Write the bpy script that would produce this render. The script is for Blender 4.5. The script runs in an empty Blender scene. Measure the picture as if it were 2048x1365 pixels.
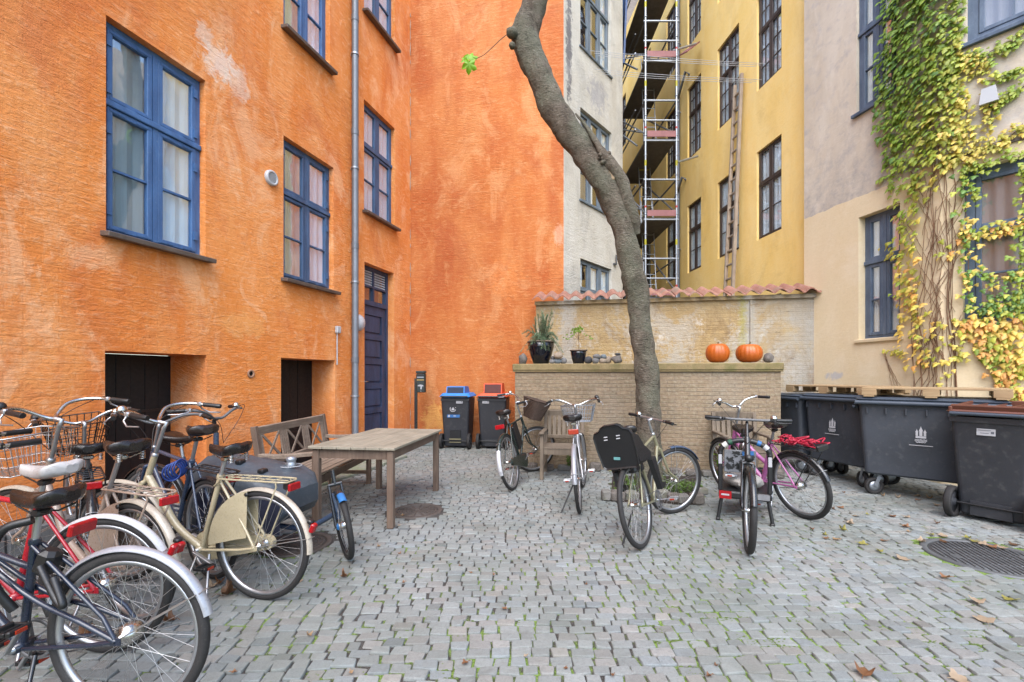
import bpy, math, random
import numpy as np
from mathutils import Vector, Matrix
random.seed(11)
rng = np.random.default_rng(11)
sc = bpy.context.scene
COL = sc.collection
R_ = math.radians
# ------------------------------------------------------------------ camera, sky, sun, exposure
F, HOR, EYE = 910.2, 752.0, 1.42          # calibrated focal length (pixels of 2048), horizon row, eye height
cam_d = bpy.data.cameras.new('camera')
cam_d.sensor_width = 36.0
cam_d.lens = F / 2048 * 36
cam_d.shift_y = (HOR - 682.5) / 2048
cam_d.clip_start = 0.05
cam_d.clip_end = 500
cam = bpy.data.objects.new('camera', cam_d)
COL.objects.link(cam)
cam.location = (0, 0, EYE)
cam.rotation_euler = (R_(90), 0, 0)
sc.camera = cam
SUN_EL, SUN_AZ = R_(53), R_(186)           # azimuth clockwise from +Y: behind the camera, a little to the left
world = bpy.data.worlds.new('World')
sc.world = world
world.use_nodes = True
wn = world.node_tree
wn.nodes.clear()
sky = wn.nodes.new('ShaderNodeTexSky')
sky.sky_type = 'NISHITA'
sky.sun_disc = False
sky.sun_elevation = SUN_EL
sky.sun_rotation = SUN_AZ
sky.air_density = 1.0
sky.dust_density = 1.6
sky.ozone_density = 1.4
bg = wn.nodes.new('ShaderNodeBackground')
bg.inputs['Strength'].default_value = 0.15
wo = wn.nodes.new('ShaderNodeOutputWorld')
wn.links.new(sky.outputs[0], bg.inputs[0])
wn.links.new(bg.outputs[0], wo.inputs[0])
sun_d = bpy.data.lights.new('sun', 'SUN')
sun_d.energy = 1.5
sun_d.angle = R_(60)
sun_d.color = (1.0, 0.985, 0.965)
sun = bpy.data.objects.new('sun', sun_d)
COL.objects.link(sun)
sdir = Vector((math.sin(SUN_AZ) * math.cos(SUN_EL), math.cos(SUN_AZ) * math.cos(SUN_EL), math.sin(SUN_EL)))
sun.rotation_euler = sdir.to_track_quat('Z', 'Y').to_euler()
sun.location = (0, 0, 20)
sc.view_settings.view_transform = 'Standard'
sc.view_settings.look = 'None'
sc.view_settings.gamma = 1.0
sc.view_settings.exposure = 1.68
# ------------------------------------------------------------------ calibration helpers
def S(r, g, b):
    def l(c):
        c /= 255.0
        return c / 12.92 if c <= 0.04045 else ((c + 0.055) / 1.055) ** 2.4
    return (l(r), l(g), l(b), 1.0)
def at(px, py, depth):                     # a photo pixel at a known depth -> a point of the place
    return Vector(((px - 1024) / F * depth, depth, EYE - (py - HOR) / F * depth))
def ground(px, py):
    d = EYE * F / (py - HOR)
    return Vector(((px - 1024) / F * d, d, 0.0))
# ------------------------------------------------------------------ mesh builder
def rotm(axis, ang): return Matrix.Rotation(ang, 4, axis)
def tr(*p): return Matrix.Translation(Vector(p[0] if len(p) == 1 else p))
class MB:
    def __init__(self, M=None):
        self.v = []; self.f = []; self.s = []; self.M = M; self.uvf = None; self.col = None
    def add(self, vs, fs, smooth=False):
        o = len(self.v)
        if self.M is not None:
            self.v += [tuple(self.M @ Vector(p)) for p in vs]
        else:
            self.v += [tuple(p) for p in vs]
        self.f += [tuple(i + o for i in f) for f in fs]
        self.s += [smooth] * len(fs)
        return self
    def box(self, c, size, M=None, bev=0.0):
        x, y, z = size[0] / 2, size[1] / 2, size[2] / 2
        if bev <= 0:
            vs = [(sx * x, sy * y, sz * z) for sz in (-1, 1) for sy in (-1, 1) for sx in (-1, 1)]
            fs = [(0, 2, 3, 1), (4, 5, 7, 6), (0, 1, 5, 4), (2, 6, 7, 3), (0, 4, 6, 2), (1, 3, 7, 5)]
        else:
            b = min(bev, x * .49, y * .49, z * .49)
            def ring(zz, ix):
                a, bb = x - ix, y - ix
                return [(a - b, -bb, zz), (a, -bb + b, zz), (a, bb - b, zz), (a - b, bb, zz), (-a + b, bb, zz), (-a, bb - b, zz), (-a, -bb + b, zz), (-a + b, -bb, zz)]
            vs = ring(-z, b * .8) + ring(-z + b, 0) + ring(z - b, 0) + ring(z, b * .8)
            fs = [tuple(range(7, -1, -1)), tuple(range(24, 32))]
            for k in range(3):
                for i in range(8):
                    j = (i + 1) % 8
                    fs.append((k * 8 + i, k * 8 + j, k * 8 + 8 + j, k * 8 + 8 + i))
        T = tr(c) @ M if M is not None else tr(c)
        return self.add([T @ Vector(p) for p in vs], fs)
    def bar(self, a, b, w, h, up=(0, 0, 1), bev=0.0):
        a, b = Vector(a), Vector(b)
        d = b - a; L = d.length; d.normalize()
        u = Vector(up)
        sdv = d.cross(u)
        if sdv.length < 1e-5: sdv = d.cross(Vector((1, 0, 0)))
        sdv.normalize(); u = sdv.cross(d)
        M = Matrix((d, sdv, u)).transposed().to_4x4()
        return self.box((a + b) / 2, (L, w, h), M, bev)
    def loft(self, rings, closed=True, caps=True, smooth=True, loop=False):
        n = len(rings[0]); vs = [p for r in rings for p in r]; fs = []
        m = len(rings)
        for i in range(m if loop else m - 1):
            i2 = (i + 1) % m
            for j in range(n if closed else n - 1):
                k = (j + 1) % n
                fs.append((i * n + j, i * n + k, i2 * n + k, i2 * n + j))
        self.add(vs, fs, smooth)
        if caps and closed and not loop:
            self.add(rings[0], [tuple(range(n - 1, -1, -1))]); self.add(rings[-1], [tuple(range(n))])
        return self
    def tube(self, pts, r, n=8, caps=True, loop=False):
        pts = [Vector(p) for p in pts]; m = len(pts)
        rs = r if isinstance(r, (list, tuple)) else [r] * m
        T = []
        for i in range(m):
            a = pts[i - 1] if (i > 0 or loop) else pts[i]
            b = pts[(i + 1) % m] if (i < m - 1 or loop) else pts[i]
            t = b - a
            T.append(t.normalized() if t.length > 1e-9 else Vector((0, 0, 1)))
        ref = Vector((0, 0, 1)) if abs(T[0].z) < .9 else Vector((1, 0, 0))
        nrm = (ref - T[0] * ref.dot(T[0])).normalized()
        rings = []
        for i in range(m):
            nrm = nrm - T[i] * nrm.dot(T[i])
            if nrm.length < 1e-6: nrm = T[i].orthogonal()
            nrm.normalize(); bn = T[i].cross(nrm)
            rings.append([pts[i] + (nrm * math.cos(2 * math.pi * k / n) + bn * math.sin(2 * math.pi * k / n)) * rs[i] for k in range(n)])
        return self.loft(rings, True, caps, True, loop)
    def lathe(self, prof, M=None, n=20, closed_prof=False, smooth=True):
        M = M or Matrix.Identity(4)
        rings = [[M @ Vector((r * math.cos(2 * math.pi * k / n), r * math.sin(2 * math.pi * k / n), z)) for k in range(n)] for r, z in prof]
        return self.loft(rings, True, not closed_prof, smooth, closed_prof)
    def ball(self, c, r, n=12, m=8, sc3=(1, 1, 1), M=None):
        T = tr(c) @ (M or Matrix.Identity(4)) @ Matrix.Diagonal((*sc3, 1))
        prof = [(max(r * math.sin(math.pi * i / m), 1e-4), -r * math.cos(math.pi * i / m)) for i in range(m + 1)]
        return self.lathe(prof, T, n)
    def prism(self, pts2, d, M, smooth=False):
        n = len(pts2)
        a = [M @ Vector((x, y, 0)) for x, y in pts2]; b = [M @ Vector((x, y, d)) for x, y in pts2]
        fs = [tuple(range(n - 1, -1, -1)), tuple(range(n, 2 * n))]
        fs += [(i, (i + 1) % n, n + (i + 1) % n, n + i) for i in range(n)]
        return self.add(a + b, fs, smooth)
    def build(self, name, mat, parent=None, world=False, uv=None, cols=None):
        me = bpy.data.meshes.new(name)
        me.from_pydata(self.v, [], self.f)
        me.polygons.foreach_set('use_smooth', self.s)
        for m_ in (mat if isinstance(mat, (list, tuple)) else [mat]): me.materials.append(m_)
        if uv is not None:
            ul = me.uv_layers.new(name='UVMap')
            co = np.array([uv(p) for p in self.v], dtype=np.float32)
            li = np.empty(len(me.loops), dtype=np.int32); me.loops.foreach_get('vertex_index', li)
            ul.data.foreach_set('uv', co[li].ravel())
        if cols is not None:
            at_ = me.color_attributes.new('tint', 'FLOAT_COLOR', 'POINT')
            at_.data.foreach_set('color', np.asarray(cols, dtype=np.float32).ravel())
        me.update()
        o = bpy.data.objects.new(name, me)
        COL.objects.link(o)
        if parent is not None:
            o.parent = parent
            if world and parent.parent is None: o.matrix_parent_inverse = parent.matrix_basis.inverted()
        return o
def thing(name, label, cat, loc=(0, 0, 0), rot=(0, 0, 0), group=None):
    o = bpy.data.objects.new(name, None)
    o.empty_display_size = .1
    COL.objects.link(o)
    o.location = loc; o.rotation_euler = rot
    o['label'] = label; o['category'] = cat
    if group: o['group'] = group
    o.matrix_basis = Matrix.LocRotScale(Vector(loc), o.rotation_euler, None)
    return o
def tag(o, label, cat, group=None):
    o['label'] = label; o['category'] = cat
    if group: o['group'] = group
    return o
def copy_tree(o, parent=None):
    c = o.copy(); COL.objects.link(c)
    if parent is not None: c.parent = parent
    for ch in list(o.children): copy_tree(ch, c)
    return c
def catmull(pts, k=6):
    out = []
    P = [Vector(p) for p in pts]; P = [P[0] * 2 - P[1]] + P + [P[-1] * 2 - P[-2]]
    for i in range(1, len(P) - 2):
        for j in range(k):
            t = j / k
            out.append(0.5 * ((2 * P[i]) + (P[i + 1] - P[i - 1]) * t + (2 * P[i - 1] - 5 * P[i] + 4 * P[i + 1] - P[i + 2]) * t * t + (-P[i - 1] + 3 * P[i] - 3 * P[i + 1] + P[i + 2]) * t ** 3))
    out.append(P[-2])
    return out
# ------------------------------------------------------------------ materials
class NG:
    def __init__(self, name):
        self.m = bpy.data.materials.new(name); self.m.use_nodes = True
        self.t = self.m.node_tree; self.t.nodes.clear()
        self.out = self.t.nodes.new('ShaderNodeOutputMaterial')
        self.b = self.t.nodes.new('ShaderNodeBsdfPrincipled')
        self.t.links.new(self.b.outputs[0], self.out.inputs[0])
    def n(self, typ, ins=None, **kw):
        x = self.t.nodes.new(typ)
        for k, v in kw.items(): setattr(x, k, v)
        for k, v in (ins or {}).items(): self.set(x.inputs[k], v)
        return x
    def set(self, sock, v):
        if isinstance(v, bpy.types.NodeSocket): self.t.links.new(v, sock)
        else: sock.default_value = v
    def pos(self): return self.n('ShaderNodeNewGeometry').outputs['Position']
    def uv(self): return self.n('ShaderNodeTexCoord').outputs['UV']
    def map(self, vec, scale=(1, 1, 1), rot=(0, 0, 0), loc=(0, 0, 0)):
        return self.n('ShaderNodeMapping', {'Vector': vec, 'Scale': scale, 'Rotation': rot, 'Location': loc}).outputs[0]
    def noise(self, vec, scale, detail=6, rough=.55, dist=0.0):
        return self.n('ShaderNodeTexNoise', {'Vector': vec, 'Scale': scale, 'Detail': detail, 'Roughness': rough, 'Distortion': dist}).outputs[0]
    def ramp(self, fac, stops, interp='LINEAR'):
        x = self.n('ShaderNodeValToRGB', {0: fac}); x.color_ramp.interpolation = interp
        e = x.color_ramp.elements
        while len(e) < len(stops): e.new(.5)
        for el, (p, c) in zip(e, stops):
            el.position = p; el.color = c if isinstance(c, (tuple, list)) else (c, c, c, 1)
        return x.outputs[0]
    def mix(self, fac, a, b, bt='MIX'):
        x = self.n('ShaderNodeMixRGB', {0: fac, 1: a, 2: b}); x.blend_type = bt
        return x.outputs[0]
    def math(self, op, a, b=0.0, clamp=False):
        x = self.n('ShaderNodeMath', {0: a, 1: b}); x.operation = op; x.use_clamp = clamp
        return x.outputs[0]
    def bump(self, h, strength=.4, dist=.01, prev=None):
        ins = {'Height': h, 'Strength': strength, 'Distance': dist}
        if prev is not None: ins['Normal'] = prev
        return self.n('ShaderNodeBump', ins).outputs[0]
    def fin(self, col=None, rough=None, metal=None, normal=None, **kw):
        if col is not None: self.set(self.b.inputs['Base Color'], col)
        if rough is not None: self.set(self.b.inputs['Roughness'], rough)
        if metal is not None: self.set(self.b.inputs['Metallic'], metal)
        if normal is not None: self.set(self.b.inputs['Normal'], normal)
        for k, v in kw.items(): self.set(self.b.inputs[k], v)
        return self.m
def dark(c, k): return (c[0] * k, c[1] * k, c[2] * k, 1)
ALB = .58                                  # picture colour -> base colour of small things
def pmat(name, c, rough=.5, metal=0.0, var=.25, scale=9, grime=None, bump=0.0, bscale=120, coat=0.0, k=None):
    k = k or (ALB if metal < .5 else .85)
    c = dark(c, k); grime = dark(grime, k) if grime else None
    g = NG(name); p = g.pos()
    n1 = g.noise(p, scale, 5); n2 = g.noise(p, scale * 9, 4)
    col = g.mix(g.ramp(n1, [(.3, 0.0), (.7, 1.0)]), dark(c, 1 - var), dark(c, 1 + var * .5))
    if grime: col = g.mix(g.ramp(n2, [(.55, 0.0), (.72, .6)]), col, grime)
    rr = g.ramp(n2, [(.25, max(rough - .1, .03)), (.8, min(rough + .14, 1))])
    nm = g.bump(g.noise(p, bscale, 3), bump, .004) if bump else None
    kw = {'Coat Weight': coat} if coat else {}
    return g.fin(col, rr, metal, nm, **kw)
def wood(name, c, c2, scale=1.0, rough=.75, axis='x', k=.62):
    c, c2 = dark(c, k), dark(c2, k)
    g = NG(name); p = g.n('ShaderNodeTexCoord').outputs['Object']
    scl = {'x': (2.5, 40, 40), 'y': (40, 2.5, 40), 'z': (40, 40, 2.5)}[axis]
    v = g.map(p, tuple(s * scale for s in scl))
    n = g.noise(v, 1.0, 6, .6, .6); n2 = g.noise(g.pos(), 4, 4)
    col = g.mix(g.ramp(n, [(.3, 0.0), (.72, 1.0)]), c, c2)
    col = g.mix(g.ramp(n2, [(.35, 0.0), (.7, .5)]), col, dark(c, .55))
    return g.fin(col, rough, 0, g.bump(n, .5, .004))
def brickify(g, uv, sx=.24, sy=.072, mortar=.008, smooth=.4):
    w = g.n('ShaderNodeTexBrick', {'Vector': g.mix(.012, uv, g.n('ShaderNodeTexNoise', {'Vector': uv, 'Scale': 6.0}).outputs['Color']), 'Color1': (1, 1, 1, 1), 'Color2': (.6, .6, .6, 1), 'Mortar': (0, 0, 0, 1), 'Scale': 1.0,
               'Mortar Size': mortar, 'Mortar Smooth': smooth, 'Bias': 0.0, 'Brick Width': sx, 'Row Height': sy})
    w.offset = .5
    return w
def plaster(name, cols, pale, darkc, brick=.35, blotch=.8, rel=.5, patches=(), soot=None, extra=None, palefac=.5, lump=(5.0, 16.0), grainh=.3, wear_shading=.35):
    """limewashed old masonry: cols = three related tones; pale = worn-through wash and painted relief highlights; darkc = damp stain and painted hollow shade."""
    g = NG(name); p = g.pos(); uv = g.uv()
    a = g.noise(p, .55, 8, .62, .3); b = g.noise(g.map(p, (1, 1, .22)), 2.2, 6, .6); c_ = g.noise(g.map(uv, (1.0, 4.5, 1)), 5.5, 7, .62, .5)
    fine = g.noise(p, 38, 6, .7)
    col = g.mix(g.ramp(a, [(.32, 0.0), (.66, 1.0)]), cols[0], cols[1])
    col = g.mix(g.ramp(b, [(.42, 0.0), (.72, blotch)]), col, cols[2])
    col = g.mix(g.ramp(c_, [(.54, 0.0), (.80, palefac)]), col, pale)  # worn wash, strengthened to paint in the look of lit relief
    col = g.mix(g.ramp(g.noise(p, 1.3, 8, .7, .8), [(.56, 0.0), (.78, .55)]), col, darkc)
    col = g.mix(g.ramp(fine, [(.3, .22), (.5, 0.0)]), col, dark(cols[0], .6))
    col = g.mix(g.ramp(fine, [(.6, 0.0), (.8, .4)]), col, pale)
    for (pt, rad, pc, st) in patches:
        d = g.n('ShaderNodeVectorMath', {0: g.map(p, (1 / rad[0], 1 / rad[0], 1 / rad[1])), 1: (pt[0] / rad[0], pt[1] / rad[0], pt[2] / rad[1])}); d.operation = 'DISTANCE'
        k = g.math('ADD', d.outputs['Value'], g.math('MULTIPLY', g.math('SUBTRACT', g.noise(p, 7, 8, .7, .6), .5), 2.4))
        col = g.mix(g.ramp(k, [(.45, st), (.8, 0.0)]), col, pc)
    if extra: col = extra(g, p, uv, col)
    lum = g.noise(g.map(uv, (1.0, 2.6, 1)), lump[0], 5, .6, 1.2); lum2 = g.noise(g.map(uv, (1.0, 3.2, 1)), lump[1], 5, .65, .8)
    col = g.mix(g.ramp(g.math('ADD', g.math('MULTIPLY', lum, .5), g.math('MULTIPLY', lum2, .5)), [(.28, .4 * wear_shading), (.45, 0.0)]), col, darkc)  # relief shading painted into the colour: hollows of the bump go darker
    col = g.mix(g.ramp(g.math('ADD', g.math('MULTIPLY', lum, .5), g.math('MULTIPLY', lum2, .5)), [(.53, 0.0), (.70, .6 * wear_shading)]), col, pale)  # bump ridges painted pale, as if catching the light
    streak = g.noise(g.map(p, (1, 1, .12)), 3.4, 7, .7, .3)
    col = g.mix(g.ramp(streak, [(.55, 0.0), (.75, .5 * wear_shading)]), col, cols[2])
    col = g.mix(g.ramp(g.noise(p, 1.9, 9, .75, 1.2), [(.60, 0.0), (.68, .45 * wear_shading)]), col, pale)
    rust = g.noise(g.map(p, (1, 1, .55)), .9, 10, .7, 1.0)
    col = g.mix(g.ramp(rust, [(.50, 0.0), (.64, .6 * wear_shading)]), col, darkc)
    wash = g.noise(g.map(p, (1, 1, .7)), 1.4, 10, .72, .9)
    col = g.mix(g.ramp(wash, [(.52, 0.0), (.62, .42 * wear_shading)]), col, pale)
    sp_ = g.n('ShaderNodeSeparateXYZ', {0: p}).outputs[2]
    foot = g.n('ShaderNodeMapRange', {0: g.math('ADD', sp_, g.math('MULTIPLY', g.noise(p, 2.5, 6, .7), -1.1)), 1: -.5, 2: .35, 3: .6 * wear_shading, 4: 0.0}).outputs[0]
    col = g.mix(foot, col, darkc)
    calm = g.ramp(g.noise(p, .8, 5, .6, .4), [(.38, .22), (.62, 1.0)])
    h = g.math('MULTIPLY', g.math('ADD', g.math('MULTIPLY', lum, .9), g.math('MULTIPLY', lum2, .6)), calm)
    h = g.math('ADD', h, g.math('MULTIPLY', fine, grainh))
    if brick:
        w = brickify(g, uv)
        h = g.math('ADD', h, g.math('MULTIPLY', w.outputs['Fac'], -brick * .35))
    return g.fin(col, .88, 0, g.bump(h, rel, .035))
def varnode(name, mats): return mats
# ------------------------------------------------------------------ material library
def on_left(px, py): return at(px, py, 5.27 / (.303 - (px - 1024) / F))
def on_back(px, py): return at(px, py, 9.595 / (1 + .19 * (px - 1024) / F))
def on_grey(px, py): return at(px, py, 6.902 / (.85 - (px - 1024) / F))
def on_right(px, py): return at(px, py, 6.74 / (.18 + (px - 1024) / F))
PATCH_L = on_left(440, 125); PATCH_L2 = on_left(475, 165); PATCH_L3 = on_left(415, 75)
def orange_extra(g, p, uv, col):
    # repainted lighter bands under the windows and a pale joint at the inner corner
    return col
O1, O2, O3 = S(222, 136, 62), S(214, 118, 46), S(230, 158, 96)
OPALE, ODARK = S(238, 190, 146), S(192, 100, 48)
M_ORANGE = plaster('orange_limewash', (O1, O2, O3), OPALE, ODARK, brick=.18, rel=.62, palefac=.5, wear_shading=1.0,
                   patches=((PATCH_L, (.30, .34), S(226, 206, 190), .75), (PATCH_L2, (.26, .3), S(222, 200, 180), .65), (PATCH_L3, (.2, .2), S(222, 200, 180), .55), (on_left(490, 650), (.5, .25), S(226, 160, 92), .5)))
M_ORANGE_B = plaster('orange_limewash_deep', (S(182, 106, 48), S(164, 80, 30), S(190, 124, 70)), S(206, 158, 110), S(158, 82, 42), brick=.2, rel=.6, palefac=.6, wear_shading=.8,
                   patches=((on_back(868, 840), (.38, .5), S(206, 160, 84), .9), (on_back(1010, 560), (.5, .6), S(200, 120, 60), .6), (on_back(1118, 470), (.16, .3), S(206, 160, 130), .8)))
M_CREAMGREY = plaster('grey_cream_render', (S(192, 188, 176), S(182, 176, 162), S(200, 198, 190)), S(208, 206, 200), S(138, 136, 132), brick=.2, rel=.75, grainh=.7, wear_shading=.7,
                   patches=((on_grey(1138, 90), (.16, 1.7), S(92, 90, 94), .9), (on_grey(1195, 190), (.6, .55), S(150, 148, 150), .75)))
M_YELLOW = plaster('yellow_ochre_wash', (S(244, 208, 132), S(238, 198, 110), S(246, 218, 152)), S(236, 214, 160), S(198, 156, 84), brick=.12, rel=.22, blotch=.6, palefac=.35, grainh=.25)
def beige_extra(g, p, uv, col):
    # older grey weathered render above the repainted lower storey, the edge rising towards the street
    s = g.n('ShaderNodeSeparateXYZ', {0: p})
    lim = g.math('ADD', s.outputs[2], g.math('MULTIPLY', g.math('SUBTRACT', g.noise(p, 3.0, 3), .5), .10))
    k = g.math('GREATER_THAN', lim, 4.24)
    st = g.noise(g.map(p, (1, 1, .3)), 1.6, 8, .65, .5); st2 = g.noise(p, 6, 8, .7)
    old = g.mix(g.ramp(st, [(.35, 0.0), (.7, 1.0)]), S(186, 172, 152), S(204, 194, 178))
    old = g.mix(g.ramp(st2, [(.5, 0.0), (.72, .7)]), old, S(160, 154, 152))
    low = g.n('ShaderNodeMapRange', {0: s.outputs[2], 1: 4.2, 2: 5.6, 3: .6, 4: 0.0}).outputs[0]
    old = g.mix(g.math('MULTIPLY', low, g.ramp(st2, [(.3, 0.0), (.6, 1.0)])), old, S(146, 142, 140))
    return g.mix(k, col, old)
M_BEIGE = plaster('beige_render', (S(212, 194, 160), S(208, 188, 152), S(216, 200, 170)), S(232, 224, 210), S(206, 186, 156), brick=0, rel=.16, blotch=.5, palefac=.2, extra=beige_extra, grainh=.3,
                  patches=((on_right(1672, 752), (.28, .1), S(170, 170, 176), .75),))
def tilewall_extra(g, p, uv, col):
    w = brickify(g, uv, mortar=.006)
    v = g.noise(g.map(uv, (1, .7, 1)), .95, 12, .72, .8); f = g.noise(uv, 14, 6, .7)
    k = g.math('ADD', v, g.math('MULTIPLY', g.math('SUBTRACT', f, .5), .35))
    col = g.mix(g.ramp(k, [(.47, 0.0), (.55, .85)]), col, S(160, 153, 140))
    col = g.mix(g.ramp(g.noise(uv, 3.1, 9, .75), [(.56, 0.0), (.64, .7)]), col, S(190, 185, 176))
    s = g.n('ShaderNodeSeparateXYZ', {0: uv})
    rightk = g.n('ShaderNodeMapRange', {0: s.outputs[0], 1: 3.9, 2: 4.9, 3: 0.0, 4: 1.0}).outputs[0]
    col = g.mix(g.math('MULTIPLY', rightk, g.ramp(v, [(.36, 0.0), (.46, .9)])), col, S(150, 148, 142))
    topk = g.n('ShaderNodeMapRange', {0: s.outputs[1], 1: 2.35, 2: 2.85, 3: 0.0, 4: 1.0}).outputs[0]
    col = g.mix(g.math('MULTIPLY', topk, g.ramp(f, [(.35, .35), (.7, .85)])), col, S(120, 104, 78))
    for u0, wd in ((.62, .18), (3.86, .12), (5.0, .08)):
        d = g.math('ABSOLUTE', g.math('SUBTRACT', g.math('ADD', s.outputs[0], g.math('MULTIPLY', g.math('SUBTRACT', f, .5), .5)), u0))
        col = g.mix(g.ramp(g.math('ADD', g.math('DIVIDE', d, wd), g.math('MULTIPLY', g.math('SUBTRACT', v, .5), 2.0)), [(.4, .8), (1.0, 0.0)]), col, S(152, 148, 140))
    moss = g.math('ABSOLUTE', g.math('SUBTRACT', s.outputs[0], 3.75))
    col = g.mix(g.ramp(g.math('ADD', moss, g.math('MULTIPLY', f, .22)), [(.12, .6), (.2, 0.0)]), col, S(140, 136, 70))
    stn = g.noise(g.map(uv, (1, .5, 1)), 2.1, 9, .72, .6)
    col = g.mix(g.ramp(stn, [(.54, 0.0), (.66, .65)]), col, S(112, 88, 60))
    col = g.mix(g.ramp(g.noise(g.map(uv, (1, 2.6, 1)), 3.4, 6, .7), [(.62, 0.0), (.68, .7)]), col, S(96, 82, 66))
    return g.mix(g.math('MULTIPLY', w.outputs['Fac'], g.ramp(stn, [(.4, .0), (.6, .35)])), col, S(128, 106, 78))
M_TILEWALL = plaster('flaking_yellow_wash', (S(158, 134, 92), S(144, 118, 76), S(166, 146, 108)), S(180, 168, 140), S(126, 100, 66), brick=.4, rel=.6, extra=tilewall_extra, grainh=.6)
def ledge_mat():
    g = NG('worn_yellow_brick'); uv = g.uv(); p = g.pos()
    w = brickify(g, uv, .205, .056, .007, .5)
    a = g.noise(p, 2.2, 8, .65); b = g.noise(uv, 22, 7, .7); c = g.noise(g.map(uv, (1, .3, 1)), 1.1, 6, .6)
    col = g.mix(g.ramp(a, [(.3, 0.0), (.7, 1.0)]), S(104, 90, 70), S(130, 115, 92))
    col = g.mix(g.math('MULTIPLY', g.math('SUBTRACT', 1.0, w.outputs['Color']), .9, True), col, S(150, 126, 102))
    col = g.mix(g.ramp(b, [(.48, 0.0), (.66, .65)]), col, S(150, 138, 118))
    col = g.mix(g.ramp(b, [(.3, .6), (.46, 0.0)]), col, S(96, 78, 62))
    col = g.mix(g.ramp(c, [(.5, 0.0), (.68, .5)]), col, S(138, 132, 122))
    col = g.mix(g.math('MULTIPLY', w.outputs['Fac'], g.ramp(g.noise(uv, 5, 4), [(.35, .2), (.6, .9)])), col, S(112, 100, 86))
    h = g.math('ADD', g.math('MULTIPLY', w.outputs['Fac'], -.8), g.math('MULTIPLY', b, .8))
    return g.fin(col, .92, 0, g.bump(h, .7, .016))
M_LEDGE = ledge_mat()
def stone(name, c, c2, moss=None, bump=.5, scale=6, k=.6):
    c, c2 = dark(c, k), dark(c2, k); moss = dark(moss, k) if moss else None
    g = NG(name); p = g.pos()
    a = g.noise(p, scale, 8, .65); b = g.noise(p, 90, 4, .8)
    col = g.mix(g.ramp(a, [(.3, 0.0), (.7, 1.0)]), c, c2)
    col = g.mix(g.ramp(b, [(.35, .5), (.5, 0.0)]), col, dark(c, .5))
    col = g.mix(g.ramp(b, [(.6, 0.0), (.75, .5)]), col, (min(c2[0] * 1.4, 1), min(c2[1] * 1.4, 1), min(c2[2] * 1.4, 1), 1))
    if moss: col = g.mix(g.ramp(g.noise(p, 3.5, 8, .7), [(.46, 0.0), (.66, .8)]), col, moss)
    return g.fin(col, .9, 0, g.bump(g.math('ADD', a, g.math('MULTIPLY', b, .4)), bump, .02))
M_SLAB = stone('mossy_cast_stone', S(150, 128, 88), S(172, 152, 110), S(112, 110, 58))
M_GRANITE = stone('grey_granite', S(128, 124, 120), S(160, 156, 150), S(118, 120, 92), .4)
M_ROCK = stone('rough_fieldstone', S(106, 98, 92), S(150, 142, 134), None, .9, 14)
M_PEB = [stone('pebble_grey', S(120, 118, 118), S(152, 150, 148), None, .1), stone('pebble_blue', S(100, 110, 118), S(140, 150, 156), None, .1), stone('pebble_tan', S(158, 140, 122), S(186, 168, 148), None, .1), stone('pebble_dark', S(70, 70, 74), S(100, 98, 98), None, .1)]
def tile_mat():
    g = NG('clay_pantile'); p = g.pos()
    a = g.noise(p, 3.2, 8, .7); b = g.noise(p, 30, 5, .7)
    col = g.mix(g.ramp(a, [(.3, 0.0), (.65, 1.0)]), S(122, 78, 64), S(148, 104, 88))
    col = g.mix(g.ramp(b, [(.5, 0.0), (.7, .6)]), col, S(170, 150, 138))
    col = g.mix(g.ramp(g.noise(p, 1.7, 8, .7), [(.5, 0.0), (.66, .75)]), col, S(112, 104, 92))
    return g.fin(col, .85, 0, g.bump(b, .3, .005))
M_TILE = tile_mat()
def bark_mat():
    g = NG('plane_tree_bark'); p = g.pos()
    a = g.noise(g.map(p, (1, 1, .5)), 5, 9, .68, .6); b = g.noise(g.map(p, (1, 1, 2.2)), 24, 7, .72); c = g.noise(p, 2.3, 5, .6)
    col = g.mix(g.ramp(a, [(.34, 0.0), (.68, 1.0)]), S(78, 66, 54), S(136, 124, 108))
    col = g.mix(g.ramp(c, [(.42, 0.0), (.60, .8)]), col, S(108, 108, 90))
    col = g.mix(g.ramp(b, [(.32, .85), (.47, 0.0)]), col, S(36, 30, 25))
    col = g.mix(g.ramp(b, [(.56, 0.0), (.68, .7)]), col, S(152, 146, 134))
    h = g.math('ADD', g.math('MULTIPLY', a, 1.0), g.math('MULTIPLY', b, 1.0))
    return g.fin(col, .9, 0, g.bump(h, 1.0, .07))
M_BARK = bark_mat()
M_CUT = wood('cut_branch_wood', S(140, 116, 88), S(170, 146, 112), k=.8)
def sett_mat():
    g = NG('granite_sett'); p = g.pos()
    a = g.n('ShaderNodeAttribute', attribute_name='tint').outputs['Color']
    b = g.noise(p, 55, 6, .75); c = g.noise(p, 1.1, 5, .6); d = g.noise(p, 190, 3, .7)
    col = g.mix(g.ramp(b, [(.35, .6), (.55, 0.0)]), a, g.mix(1.0, a, (.62, .62, .6, 1), 'MULTIPLY'))
    col = g.mix(g.ramp(d, [(.55, 0.0), (.75, .45)]), col, S(150, 150, 150))
    col = g.mix(g.ramp(d, [(.28, .5), (.42, 0.0)]), col, S(62, 62, 64))
    col = g.mix(g.ramp(c, [(.42, 0.0), (.66, .45)]), col, S(92, 98, 88))
    col = g.mix(g.ramp(g.noise(p, 3.1, 7, .7), [(.58, 0.0), (.7, .4)]), col, S(84, 82, 76))
    return g.fin(col, g.ramp(b, [(.3, .72), (.7, .95)]), 0, g.bump(g.math('ADD', b, g.math('MULTIPLY', d, .5)), .5, .006))
M_SETT = sett_mat()
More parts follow.
